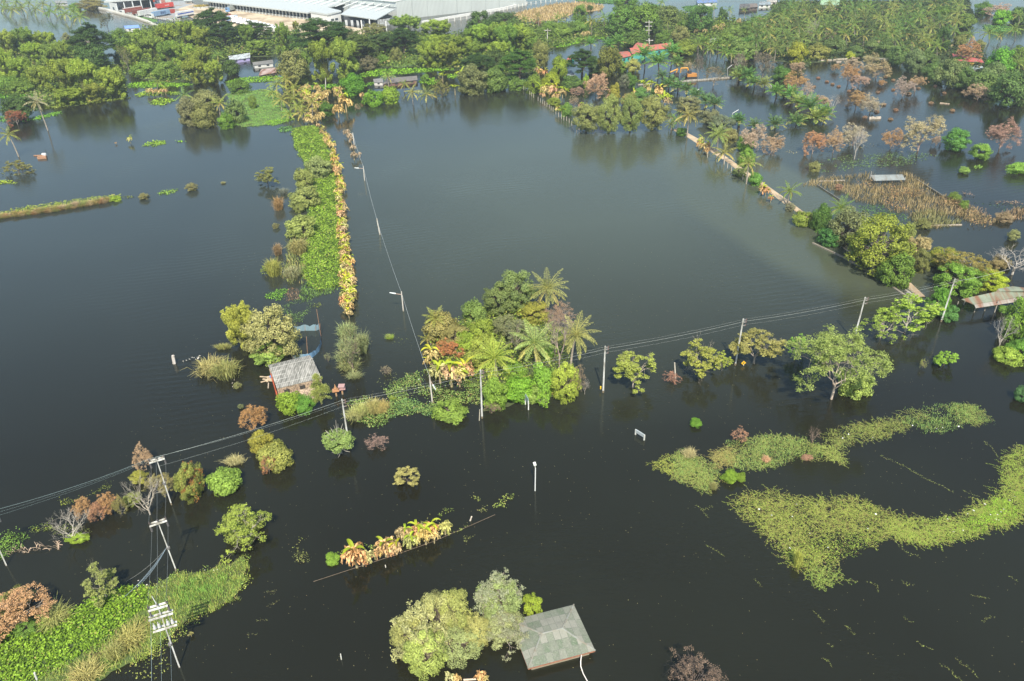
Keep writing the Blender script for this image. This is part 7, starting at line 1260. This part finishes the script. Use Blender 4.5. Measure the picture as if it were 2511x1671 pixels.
# path palms and shrubs
PM('g', 1650, 300, 1637, 500, 200, 'big coconut palm where the lake meets the path', col=PALY, thick=.2); PM('g', 1920, 475, 1905, 660, 210, 'coconut palm leaning above the dead bananas', col=PALY, thick=.2); PM('g', 1975, 640, 1970, 740, 180, 'short coconut palm below the leaning one', col=PALY, thick=.18); PM('g', 2190, 740, 2172, 925, 180, 'coconut palm on the path with yellow lower fronds', col=PALY, thick=.2); PM('h', 455, 690, 430, 805, 155, 'isolated coconut palm halfway down the path', thick=.2, col=PAL)
for x, y, by, w, lb in ((1500, 320, 420, 110, 'dark small palm behind the big path palm'), (1550, 350, 450, 120, 'small palm among the posts left of the big palm'), (1490, 380, 440, 100, 'short palm at the willow row end')): PM('g', x, y, x + 3, by, w, lb)
for kd, b, c, lb in (('fine', (1750, 260, 1960, 400), (.17, .21, .10), 'grey-green shrub behind the path palms'), ('fine', (1830, 310, 2080, 450), (.21, .24, .13), 'pale greyish shrub right of it'), ('fine', (1530, 140, 1760, 270), (.19, .22, .11), 'pale bush behind the big path palm'), ('bush', (1960, 430, 2100, 560), (.20, .25, .08), 'olive bush between the path palms'), ('bush', (2080, 500, 2250, 640), (.20, .36, .05), 'bright green bush by the orange dead tree'), ('fine', (2100, 610, 2250, 780), (.16, .33, .05), 'bright bush above the path palm'), ('bush', (2190, 830, 2320, 945), (.13, .28, .05), 'small green bush on the path edge'), ('bush', (1530, 420, 1640, 500), (.07, .17, .03), 'dark low bush at the foot of the big path palm'), ('fine', (2040, 780, 2180, 860), (.12, .18, .05), 'dark twiggy bush by the path')): TR(kd, 'g', *b, c, lb)
TR('fine', 'h', 415, 790, 500, 860, (.25, .27, .15), 'pale scrub at the foot of the isolated path palm'); TR('bush', 'h', 480, 860, 640, 990, (.20, .30, .05), 'low green bushes along the lower path'); TR('low', 'h', 590, 930, 680, 1010, (.18, .26, .06), 'small bush where the path enters the trees')
for x, y, h, lb in ((225, 720, 70, 'withered yellow banana plant on the path bank'), (255, 735, 70, 'second withered banana plant on the path bank'), (295, 785, 50, 'small withered banana plant at the bank end')): banana(*zp('h', x, y), h / 3.3, lb, None, .9)
for x, y, h in ((1750, 610, 70), (1780, 640, 80), (1810, 670, 70), (1820, 620, 70), (1765, 560, 60)): banana(*zp('g', x, y), h / 3.68, 'withered banana plant at the foot of the path palms', 'withered bananas by the path palms', .5)
# coconut grove
r_ = random.Random(17); gp = [zp('d', *q) for q in ((150, 150), (330, 60), (480, 40), (900, 20), (1300, 0), (1700, 20), (1900, 60), (1850, 180), (1700, 240), (1640, 420), (1450, 440), (1100, 350), (900, 330), (730, 350), (600, 400), (450, 440), (250, 430), (150, 330), (60, 230))]
pts_ = []
yy = 14.
while yy < 140:
    xx = 1805 + r_.uniform(0, 20)
    while xx < 2380:
        x, y = xx + r_.uniform(-5, 5), yy + r_.uniform(-3.5, 3.5)
        if inpoly(np.array([x]), np.array([y]), gp)[0]: pts_.append((x, y))
        xx += 30 + yy * .08
    yy += 10.5 + yy * .055
for k, (x, y) in enumerate(pts_[:250]):
    h = (17 + r_.uniform(-5, 7)) * (1 + y * .006); palm(x + r_.uniform(-4, 4), y - h * .25, x, y + h * .75, (32 + y * .08) * r_.uniform(.8, 1.2), 'coconut palm in the dense grove at the upper right', group='coconut grove', col=((.07, .14, .035), (.11, .18, .045), (.05, .10, .03), (.15, .21, .055), (.08, .15, .04))[k % 5])
for x, y, by, w, lb in ((1790, 250, 330, 110, 'palm right of the grove near the dark tall tree'), (1915, 280, 350, 120, 'palm at the flooded clearing'), (2070, 270, 350, 120, 'palm in the middle of the flooded clearing'), (2160, 290, 350, 90, 'small palm in the flooded clearing'), (2280, 240, 330, 120, 'palm with a dark reflection at the far right'), (2310, 510, 600, 140, 'palm at the right edge beside the vivid tree'), (1590, 340, 420, 130, 'palm at the right front corner of the grove'), (2310, 120, 200, 100, 'palm at the top right corner'), (1250, 290, 350, 110, 'palm at the front edge of the grove'), (2340, 430, 500, 110, 'palm cut by the right edge')): PM('d', x, y, x + 3, by, w, lb)
for b, c, lb in (((1620, 60, 1760, 160), MID, 'light green tree inside the grove right part'), ((1800, 120, 1960, 240), MID2, 'green tree behind the flooded clearing'), ((1780, 290, 1900, 370), OLI, 'olive shrub by the flooded clearing'), ((60, 190, 150, 280), MID, 'green tree at the grove left side'), ((150, 140, 240, 170), OLI2, 'pale shrub by the river marsh'), ((1940, 330, 2040, 410), OLI, 'olive shrub before the clearing'), ((-60, 330, 190, 500), (.13, .22, .06), 'soft green tree left of the grove front')): TR('bush', 'd', *b, c, lb)

# --- foreground
TR('bush', 'm', 1545, 12, 1695, 170, (.34, .36, .06), 'yellowish upper bush of the joined pair right of the pole line', var=0); TR('bush', 'm', 1600, 85, 1815, 275, (.25, .33, .08), 'greener lower bush with a reddish base of the joined pair', var=1); TR('brush', 'm', 1610, 170, 1700, 275, (.46, .22, .12), 'reddish dying branches in the joined pair'); TR('dead', 'm', 825, 108, 940, 255, (.42, .29, .19), 'small tan-leaved dying tree behind the upper left pole', var=3)
TR('fine', 'm', 1095, 212, 1250, 462, (.32, .32, .08), 'narrow multicoloured yellow and orange bush', var=1); TR('brush', 'm', 1130, 230, 1245, 420, (.48, .22, .07), 'orange dying leaves on the multicoloured bush'); TR('bush', 'm', 1278, 243, 1490, 422, (.19, .33, .06), 'round green shrub with a few yellow flowers', var=3)
TR('thin', 'm', 1338, 473, 1655, 718, (.24, .34, .06), 'round shrub dotted with yellow flowers', var=0, trunk=(.42, .38, .3)); TR('bush', 'm', 1370, 500, 1630, 712, (.17, .28, .05), 'leafy body of the yellow-flowered shrub', var=2)
TR('tuft', 'm', 1395, 170, 1510, 235, (.42, .36, .17), 'pale dry tuft left of the joined pair')
TR('bare', 'm', 745, 265, 1000, 540, (.3, .3, .3), 'leafless pale tree beside the upper left pole', base=(930, 535), var=1, trunk=(.52, .46, .38)); TR('fine', 'm', 800, 262, 910, 350, (.28, .34, .06), 'sprays of leaves on top of the leafless tree'); TR('dead', 'm', 925, 285, 1075, 420, (.36, .28, .10), 'orange-green scrub behind the upper left pole'); TR('fine', 'm', 750, 400, 880, 480, (.22, .28, .08), 'green scrub under the leafless tree')
TR('bare', 'm', 300, 475, 560, 720, (.3, .3, .3), 'leafless splayed bush at lower left with a green base', base=(470, 700), var=2, trunk=(.52, .47, .40)); TR('fine', 'm', 400, 650, 560, 715, (.28, .42, .05), 'bright leaves at the foot of the splayed leafless bush')
for b, c, lb in (((465, 430, 570, 560), DED, 'orange-brown bush at the left of the brown row'), ((550, 450, 660, 560), (.42, .24, .12), 'orange-brown bush in the middle of the brown row'), ((620, 395, 730, 545), DED, 'tallest orange-brown bush of the brown row'), ((700, 430, 770, 525), (.28, .28, .08), 'greenish end of the brown row')): TR('dead', 'm', *b, c, lb)
mat('weed_mat', 'weedy strip below the left power line', zl('m', -20, 690, 60, 650, 170, 640, 180, 680, 90, 740, 40, 800, -20, 830), (.16, .29, .06), 40, .22, .15, .35, thr=-.4); mat('weed_mat', 'weedy patch right of the left strip', zl('m', 190, 610, 240, 585, 335, 590, 320, 630, 230, 655, 190, 650), (.25, .33, .07), 36, .22, .12, .3, thr=-.3); mat('weed_mat', 'long thin weed line under the left wires', zl('m', 350, 460, 430, 430, 520, 415, 560, 400, 640, 350, 700, 345, 690, 370, 600, 400, 500, 440, 380, 470), (.24, .30, .06), 26, .2, .1, .25, thr=-.3); mat('weed_mat', 'weeds under the splayed leafless bush', zl('m', 320, 610, 480, 600, 560, 640, 540, 670, 400, 680, 330, 660), OLI, 26, .2, .12, .25, thr=-.1)
r_ = random.Random(3)
o = empty('broken_stalks', P(*zp('m', 200, 760)), 'row of broken pale reed stalks in the lower left water', 'stalks'); qb = QB()
for k in range(60):
    x = r_.choice((r_.uniform(60, 180), r_.uniform(190, 330), r_.uniform(345, 370))); y = 770 - (x - 60) * .12 + r_.uniform(-20, 20); p = P(*zp('m', x, y)); d = np.array([r_.uniform(-.9, .9), r_.uniform(-.5, .5), r_.uniform(.2, .9)]); qb.tube([p - np.array(o.location), p + d * .6 - np.array(o.location), p + d * 1.1 - up * .3 - np.array(o.location)], .04, 3, r_.uniform(0, 1))
link('stalks', qb.mesh('stalks'), DRY, (.50, .38, .28), o)
TR('open', 'm', 565, 855, 775, 1060, (.22, .29, .08), 'open green shrub above the hyacinth field', base=(660, 1055), trunk=(.4, .36, .28)); TR('dead', 'm', -60, 1000, 290, 1290, (.46, .31, .15), 'large orange-tan dying bush at the left edge', var=2); TR('fine', 'm', -40, 1000, 200, 1150, (.22, .26, .07), 'green top of the dying bush at the left edge'); TR('fine', 'm', 90, 1180, 240, 1290, (.12, .26, .04), 'green shrub between the dying bush and the hyacinth')
HB = zl('m', -80, 1290, 100, 1250, 240, 1210, 340, 1160, 480, 1110, 620, 1040, 780, 980, 900, 990, 935, 1080, 800, 1200, 650, 1330, 450, 1450, 250, 1545, 160, 1600, -80, 1620)
sheet('hyacinth_bed', HB, GRASSB, (.05, .11, .015), sub=4, jit=.4)
mat('water_hyacinth', 'dense field of glossy water hyacinth in the lower left corner', HB, (.175, .30, .035), 38, .34, .27, .55, cat='water hyacinth', ns=.8, dry=.03, edge=.6)
GB = zl('m', 870, 1010, 950, 985, 1080, 912, 1270, 895, 1400, 850, 1510, 800, 1525, 870, 1505, 960, 1440, 1060, 1320, 1130, 1180, 1180, 1100, 1240, 1040, 1300, 850, 1430, 700, 1510, 560, 1600, 160, 1600, 250, 1545, 450, 1450, 650, 1330, 800, 1200, 935, 1080)
sheet('grass_bed', GB, GRASSB, (.10, .15, .04), sub=3, jit=.5)
mat('grass_mat', 'matted green grass around the nearest crossarm pole', GB, (.25, .35, .09), 62, .4, .07, .5, 'blade', cat='grass', dry=.3, ns=.6); mat('weed_mat', 'leafy weeds mixed into the matted grass', GB, (.20, .32, .08), 26, .2, .13, .5, thr=-.1, dry=.15, ns=.7); mat('grass_mat', 'fresh brighter grass tongue of the lower left mat', zl('m', 1060, 1000, 1200, 950, 1380, 920, 1420, 980, 1340, 1080, 1200, 1090, 1080, 1080), (.20, .38, .09), 60, .3, .06, .6, 'blade', cat='grass', ns=.5)
mat('weed_mat', 'ragged leafy edge of the lower left mat', zl('m', 1000, 920, 1100, 890, 1280, 885, 1440, 800, 1530, 790, 1560, 840, 1520, 990, 1420, 1090, 1300, 1160, 1180, 1220, 1000, 1400, 820, 1480, 900, 1390, 1080, 1230, 1300, 1100, 1440, 1000, 1500, 880, 1300, 920, 1100, 950), (.26, .34, .08), 26, .24, .15, .3, thr=-.05, dry=.25); mat('grass_mat', 'tan dead grass streaks along the lower left mat', zl('m', 780, 1210, 900, 1150, 960, 1180, 940, 1280, 760, 1400, 560, 1470, 400, 1540, 560, 1430), (.48, .38, .18), 36, .7, .06, .6, 'blade', cat='dry grass', thr=-.15); mat('weed_scraps', 'loose weed scraps in the water below the lower left mat', zl('m', 840, 1440, 1040, 1330, 1060, 1500, 900, 1560, 700, 1600), (.24, .28, .09), 9, .3, .16, .15, thr=0)
for b, lb in (((240, 1110, 430, 1230), 'fountain of long grass at the top of the hyacinth field'), ((700, 1240, 900, 1370), 'fountain of long tan grass by the hyacinth edge'), ((660, 1330, 760, 1460), 'tan grass fountain lower down the hyacinth edge'), ((430, 1460, 620, 1600), 'yellow-green grass fountain at the bottom edge'), ((380, 1140, 430, 1200), 'small grass tuft beside the top fountain')): TR('tuft', 'm', *b, (.36, .36, .12), lb)
litter('floating_litter', 'pale litter along the top edge of the lower left mat', zl('m', 700, 1000, 1000, 920, 1240, 890, 1420, 840, 1480, 870, 1250, 930, 900, 1030), 34, (.75, .72, .66), (.1, .3))
banana(*zp('m', 1185, 1290), 10, 'collapsed withered banana floating right of the nearest pole', None, .3)
TR('bush', 'n', 276, 0, 515, 185, (.20, .31, .09), 'open grey-green small tree beside the hut power pole', base=(458, 208), trunk=(.5, .46, .4), var=4); TR('brush', 'n', 655, 58, 845, 168, (.34, .25, .20), 'purplish-brown twiggy bush in dark water'); TR('open', 'n', 893, 308, 1108, 495, (.44, .42, .14), 'small tan-yellow tree alone in dark water', var=1)
r_ = random.Random(6)
for x, y, h, g in ((590, 1150, 170, 1), (640, 1140, 90, 0), (690, 1120, 95, 0), (740, 1085, 70, 0), (780, 1070, 60, 0), (830, 1060, 130, 1), (870, 1060, 70, 1), (920, 1040, 100, .5), (970, 920, 90, 0), (1000, 915, 90, 1), (1040, 990, 100, 1), (1090, 900, 100, 1), (1110, 960, 90, 1), (1160, 960, 130, 1), (1150, 880, 80, 0), (1210, 900, 110, 1), (1230, 950, 90, 0), (1320, 880, 100, 0)): banana(*zp('n', x, y), h / 3.366, 'withered tan banana plant in the short curved row in the lower middle water', 'lower middle banana row', g)
qb = QB(); lg = [P(*zp('n', x, y), .12) for x, y in ((230, 1268), (560, 1160), (900, 1050), (1240, 930), (1350, 880), (1560, 790), (1730, 715))]; qb.tube(lg, .028, 5); tag(link('fallen_pole', qb.mesh('fallen_pole'), WOOD, (.24, .18, .13)), 'long thin fallen pole floating past the banana row', 'floating pole')
TR('low', 'n', 315, 1030, 455, 1140, (.17, .32, .04), 'vivid small leafy clump left of the banana row')
for pp_, c, lb in (((100, 1000, 200, 1050, 210, 1120, 110, 1120, 80, 1060), OLI2, 'sparse weed patch left of the vivid clump'), ((60, 900, 160, 910, 110, 990, 60, 990), OLI, 'tiny weed patch above the sparse one'), ((440, 1020, 560, 1000, 680, 960, 770, 960, 740, 1010, 560, 1060, 460, 1080), (.22, .32, .08), 'weed fringe behind the left bananas'), ((1110, 770, 1180, 730, 1260, 740, 1270, 790, 1180, 790, 1120, 790), (.30, .30, .12), 'brownish weed patch behind the right bananas'), ((1260, 700, 1330, 680, 1410, 670, 1400, 700, 1320, 720, 1270, 730), (.26, .36, .10), 'green weed patch above the right bananas'), ((1500, 580, 1560, 570, 1650, 570, 1640, 590, 1540, 610), (.26, .32, .10), 'thin weed sprig left of the long weed patch'), ((1700, 630, 1780, 610, 1770, 570, 1850, 530, 1905, 525, 1890, 560, 1820, 600, 1800, 660, 1720, 665), (.28, .38, .10), 'bright weed patch near the street lamp'), ((1580, 680, 1650, 650, 1660, 690, 1590, 700), OLI2, 'small weed tuft below the thin sprig'), ((1470, 900, 1560, 900, 1550, 915, 1480, 950), OLI2, 'tiny sprig below the fallen pole'), ((1340, 860, 1440, 840, 1500, 800, 1510, 815, 1440, 860, 1350, 880), (.26, .34, .09), 'weeds caught on the fallen pole')): mat('weed_patch', lb, zl('n', *pp_), c, 24, .25, .13, .22, thr=-.2, dry=.15, edge=.4)
# two big olive bushes and the roof neighbours
for b, c, v, lb in (((215, 500, 620, 900), (.31, .37, .13), 0, 'left lobe of the big pale olive thicket beside the roof'), ((350, 650, 760, 1105), (.31, .38, .12), 1, 'lowest lobe of the big pale olive thicket'), ((450, 290, 880, 760), (.30, .36, .13), 2, 'upper left lobe of the big pale olive thicket'), ((680, 280, 1030, 700), (.29, .36, .12), 3, 'upper right lobe of the big pale olive thicket'), ((640, 560, 1120, 970), (.31, .35, .14), 0, 'right lobe of the big pale olive thicket'), ((1060, 150, 1490, 600), (.33, .36, .15), 1, 'tall upper tree between the thicket and the hipped roof'), ((1080, 420, 1520, 800), (.32, .34, .15), 2, 'lower tree with bare twigs touching the hipped roof')): TR('fine', 'o', *b, c, lb, var=v)
TR('fine', 'o', 930, 520, 1200, 820, (.31, .37, .14), 'lobe closing the gap between the thicket and the tall tree', var=3); TR('thin', 'o', 1050, 125, 1500, 560, (.35, .39, .2), 'bare twigs and sprigs rising over the upper tree'); TR('thin', 'o', 220, 420, 760, 900, (.33, .39, .18), 'straggling twigs over the left lobe'); TR('thin', 'o', 1150, 480, 1540, 800, (.36, .34, .2), 'bare pale twigs reaching over the roof corner', trunk=(.45, .38, .34))
TR('low', 'o', 1485, 305, 1695, 520, (.25, .36, .04), 'lime-yellow leafy bush behind the hipped roof', var=1)
for x, y, h in ((800, 1150, 80), (870, 1160, 70), (1090, 1150, 90), (1140, 1160, 60)): banana(*zp('o', x, y), h / 3.927, 'withered banana plant cut by the bottom edge', 'bananas at the bottom edge', 0)
mb = MB(); mb.cyl(P(*zp('o', 930, 1130), .2), P(*zp('o', 1050, 1122), .3), .12, k=6); tag(mb.build('floating_log', WOOD, (.62, .5, .38)), 'pale floating log between the bottom-edge bananas', 'log')
# lower right mats
vines('weed_mat', 'mat of green creepers at the left tip of the upper right float', zl('p', 200, 400, 280, 350, 340, 360, 330, 460, 260, 420), (.27, .34, .07), 180, 14, .2, .16)
for pp_, c, lb, th in (((330, 350, 400, 320, 470, 360, 560, 400, 580, 470, 530, 550, 430, 515, 340, 470), (.20, .33, .11), 'green float lobe beside the small vivid bushes', -.25), ((590, 350, 640, 290, 740, 255, 840, 240, 1000, 250, 1110, 285, 1140, 330, 1110, 380, 1000, 360, 880, 405, 760, 430, 660, 405), (.22, .35, .12), 'broad grassy green part of the upper right float', -.32), ((1560, 120, 1700, 90, 1880, 70, 1980, 80, 2050, 160, 1930, 190, 1850, 210, 1730, 230, 1620, 190), (.20, .34, .11), 'grassy green right end of the upper float', -.25), ((1130, 240, 1300, 185, 1560, 130, 1620, 200, 1480, 250, 1330, 285, 1200, 300), (.20, .25, .08), 'thin weedy middle of the upper float', .08)):
    mat('grass_mat', lb, zl('p', *pp_), c, 42, .24, .06, .3, 'blade', thr=th, cat='floating grass', dry=.2, ns=.5); mat('weed_mat', 'leafy weeds over the ' + lb, zl('p', *pp_), c, 20, .17, .11, .28, thr=th + .25, dry=.2)
    vines('creeper', 'creepers fringing the ' + lb, zl('p', *pp_), (.20, .28, .08), 220, 18, .2, .15)
vines('creeper', 'tangled creepers and roots between the parts of the upper float', zl('p', 540, 330, 640, 300, 660, 400, 560, 420), (.24, .25, .09), 120, 14, .2, .14, .45); vines('creeper', 'creepers trailing below the upper float', zl('p', 1100, 300, 1250, 300, 1260, 400, 1180, 370), (.24, .33, .09), 90, 16, .2, .14)
TR('bush', 'p', 593, 422, 685, 498, (.16, .30, .03), 'larger of two vivid green bushes below the float', var=0); TR('bush', 'p', 672, 438, 728, 492, (.15, .28, .03), 'smaller of two vivid green bushes below the float', var=1); TR('brush', 'p', 648, 198, 735, 275, (.44, .25, .16), 'reddish-brown dry bush on the upper float'); TR('bare', 'p', 1060, 190, 1130, 265, (.3, .3, .3), 'bare forked twig standing in the upper float', trunk=(.35, .25, .2)); TR('tuft', 'p', 815, 345, 855, 392, (.60, .42, .22), 'small tan grass tuft on the upper float'); TR('tuft', 'p', 385, 308, 455, 365, (.46, .38, .17), 'tan grass tuft at the left of the upper float'); TR('tuft', 'p', 530, 490, 570, 540, OLI2, 'small green tuft below the left lobe'); TR('low', 'p', 1020, 340, 1090, 378, (.44, .25, .16), 'reddish patch on the broad part of the float')
M2 = zl('p', 650, 600, 700, 560, 790, 530, 880, 535, 1000, 580, 1200, 585, 1300, 575, 1400, 620, 1520, 670, 1660, 695, 1790, 705, 1900, 670, 2000, 615, 2100, 560, 2120, 470, 2110, 400, 2180, 320, 2260, 300, 2260, 640, 2160, 720, 2020, 760, 1880, 790, 1750, 830, 1620, 810, 1500, 785, 1400, 840, 1300, 880, 1200, 920, 1140, 950, 1080, 980, 1000, 975, 930, 900, 900, 850, 810, 780, 770, 700, 740, 675, 680, 660)
vines('creeper_mat', 'large kite-shaped raft of tangled green and orange creepers at lower right', M2, (.22, .30, .065), 2700, 16, .22, .16, .35, thr=-.2, spill=4.5)
mat('weed_mat', 'small leaves filling the large creeper raft', M2, (.20, .30, .06), 15, .17, .1, .16, thr=-.05, dry=.4, ns=.7); mat('weed_mat', 'fresh green growth on the right arm of the creeper raft', zl('p', 1850, 740, 2000, 650, 2100, 560, 2230, 550, 2230, 640, 2130, 720, 1950, 770), (.24, .42, .05), 46, .2, .12, .3, thr=-.3)
vines('creeper', 'creepers along the curved right arm of the raft', zl('p', 1500, 700, 1660, 698, 1790, 708, 1900, 672, 2000, 618, 2100, 560, 2120, 470, 2110, 400, 2180, 320, 2260, 300, 2260, 640, 2160, 720, 2020, 760, 1880, 790, 1750, 830, 1620, 810, 1500, 785), (.22, .34, .06), 1500, 16, .22, .16, .25, thr=-.5, spill=3.5)
mat('dry_weeds', 'brown rotting stems showing through the kite-shaped raft', M2, (.22, .15, .07), 16, .22, .07, .14, thr=-.05, ns=.8, cat='weeds')
mat('weed_mat', 'greener band along the lower part of the creeper raft', zl('p', 900, 860, 1100, 800, 1300, 780, 1420, 740, 1500, 760, 1380, 850, 1200, 920, 1080, 970, 980, 960), (.25, .37, .07), 26, .18, .1, .2, thr=-.3)
vines('creeper', 'looping creeper tails below the large raft', zl('p', 1060, 970, 1150, 960, 1210, 940, 1240, 1000, 1330, 1045, 1190, 1040, 1170, 1070, 1100, 1060, 1060, 1000), (.19, .30, .07), 75, 14, .2, .15, .15, spill=1.2)
TR('tuft', 'p', 985, 850, 1030, 970, (.30, .36, .08), 'upright grass tuft in the kite-shaped raft')
litter('floating_litter', 'white litter strewn over the right arm of the creeper raft', zl('p', 1780, 700, 1900, 665, 2100, 560, 2210, 560, 2100, 700, 1900, 770, 1740, 780), 90, (.82, .82, .8), (.1, .32)); litter('floating_litter', 'white litter scattered over the kite-shaped raft', zl('p', 700, 580, 1300, 600, 1500, 700, 1300, 860, 1000, 900), 26, (.78, .78, .76), (.12, .4)); litter('floating_litter', 'white scraps along the upper right float', zl('p', 560, 330, 900, 240, 1400, 190, 1900, 60, 1950, 190, 1200, 300), 40, (.78, .78, .76), (.1, .35))
def strand(z, pts, col, label, n=3, L=.16):
    q = zl(z, *pts); w = [P(x, y)[:2] for x, y in q]; r = np.random.default_rng(len(label) + int(abs(q[0][0]))); qb = QB()
    for a_, b_ in zip(w, w[1:]):
        d = np.linalg.norm(b_ - a_); m = max(2, int(d / .13)); t = np.linspace(0, 1, m)[:, None]; c = a_ + (b_ - a_) * t + r.normal(size=(m, 2)) * .09; dr = np.tile([[*(b_ - a_) / d, 0]], (m, 1))
        V, Q = leafq(np.c_[c, np.full(m, .05)], np.tile([[0, 0, 1.]], (m, 1)), dr, .2, .035); qb.add(V, Q, 1.5)
        k = r.random(m) < .7; mm = k.sum(); V, Q = leafq(np.c_[c[k] + r.normal(size=(mm, 2)) * .1, np.full(mm, .1)], r.normal(size=(mm, 3)) * .3 + [0, 0, 1], r.normal(size=(mm, 3)), L * r.uniform(.6, 1.2, mm), L * .5); qb.add(V, Q, r.uniform(0, 1.3, mm))
    tag(link('creeper_strand', qb.mesh('creeper_strand'), LEAF, col), label, 'creeper')
ST = (.28, .36, .09)
for pp_, lb in (((1450, 350, 1560, 395, 1640, 440, 1720, 485, 1790, 515, 1850, 550), 'long creeper strand crossing the open water inside the float ring'), ((2010, 270, 2060, 310, 2100, 370), 'thin strand running down to the right arm'), ((1520, 800, 1570, 850, 1600, 875, 1655, 895), 'creeper tail hanging below the kite-shaped raft'), ((515, 835, 560, 860, 605, 890), 'small strand left of the kite-shaped raft'), ((770, 1020, 800, 1040, 808, 1058), 'short hooked strand below the raft left'), ((1380, 1030, 1440, 1055, 1438, 1085), 'short strand with a bend below the raft'), ((1570, 1030, 1600, 1050, 1630, 1045), 'short bright strand right of the bent one'), ((1090, 1190, 1120, 1220, 1150, 1255), 'curled strand in the lower open water'), ((1258, 1270, 1290, 1290, 1315, 1320), 'strand below the curled one'), ((1655, 1350, 1680, 1380, 1728, 1392), 'angled strand toward the lower right'), ((1860, 1445, 1900, 1480, 1950, 1510, 1975, 1550), 'longest strand near the lower right corner'), ((1770, 1480, 1820, 1500, 1870, 1550, 1900, 1568), 'second strand near the lower right corner'), ((2010, 1250, 2025, 1225, 2070, 1225), 'small hooked strand at the right'), ((1130, 1440, 1170, 1460, 1195, 1488), 'faint strand at the bottom'), ((1575, 1225, 1625, 1250), 'faint short strand right of the middle'), ((455, 620, 500, 640, 550, 625), 'faint weed strand left of the raft'), ((480, 640, 525, 685), 'faint weed strand pointing down left of the raft'), ((640, 405, 715, 410), 'pale stick along the float edge'), ((1900, 540, 1990, 572), 'faint strand near the right arm'), ((2150, 1000, 2190, 1028), 'tiny strand at the far right'), ((1950, 1105, 2000, 1115, 2035, 1120), 'tiny strand right of the open water'), ((1160, 1365, 1195, 1385), 'tiny faint twig in the bottom water')): strand('p', pp_, ST, lb)
TR('brush', 'p', 320, 1405, 580, 1640, (.20, .155, .11), 'dark twiggy dead brush with pale leaves at the bottom edge', trunk=(.10, .08, .07)); TR('bare', 'p', 270, 1420, 600, 1680, (.3, .3, .3), 'dark leafless twigs mixed into the dead brush at the bottom edge', trunk=(.10, .08, .07))
for pp_, lb in (((1640, 1020, 1700, 1010, 1690, 1030), 'small weed strand right of the lower left mat'), ((1650, 1105, 1700, 1090, 1725, 1065), 'angled weed strand right of the lower left mat'), ((1590, 1195, 1650, 1192), 'straight weed strand right of the lower left mat'), ((1530, 1278, 1590, 1282), 'brown strand below the straight one'), ((1370, 1060, 1400, 1080), 'tiny strand at the edge of the grass')): strand('m', pp_, OLI2, lb)
# scattered floating leaves all over the near water
r_ = np.random.default_rng(55); n = 2400; X = r_.uniform(-70, 80, n); Y = r_.uniform(48, 190, n); V, Q = leafq(np.c_[X, Y, np.full(n, .02)], np.tile([[0, 0, 1.]], (n, 1)), r_.normal(size=(n, 3)) * [1, 1, 0], r_.uniform(.05, .16, n), r_.uniform(.04, .1, n))
tag(link('floating_leaves', qmesh('floating_leaves', V, Q, r_.uniform(0, 2, n)), LEAF, (.34, .32, .14)), 'tiny yellow-green leaves scattered over the near water', 'leaves', None, 'stuff')

# haze
mb = MB(); mb.box((0, 2050, 44), (5200, 5100, 92)); hz = mb.build('haze', None)
hm_ = bpy.data.materials.new('haze'); hm_.use_nodes = True; t = hm_.node_tree; t.nodes.clear(); vo = t.nodes.new('ShaderNodeVolumePrincipled'); vo.inputs['Color'].default_value = (.80, .90, 1, 1); vo.inputs['Density'].default_value = .00021; vo.inputs['Anisotropy'].default_value = .2
t.links.new(vo.outputs[0], t.nodes.new('ShaderNodeOutputMaterial').inputs['Volume']); hz.data.materials.append(hm_); tag(hz, 'thin pale haze over the flooded plain', 'haze', kind='stuff')
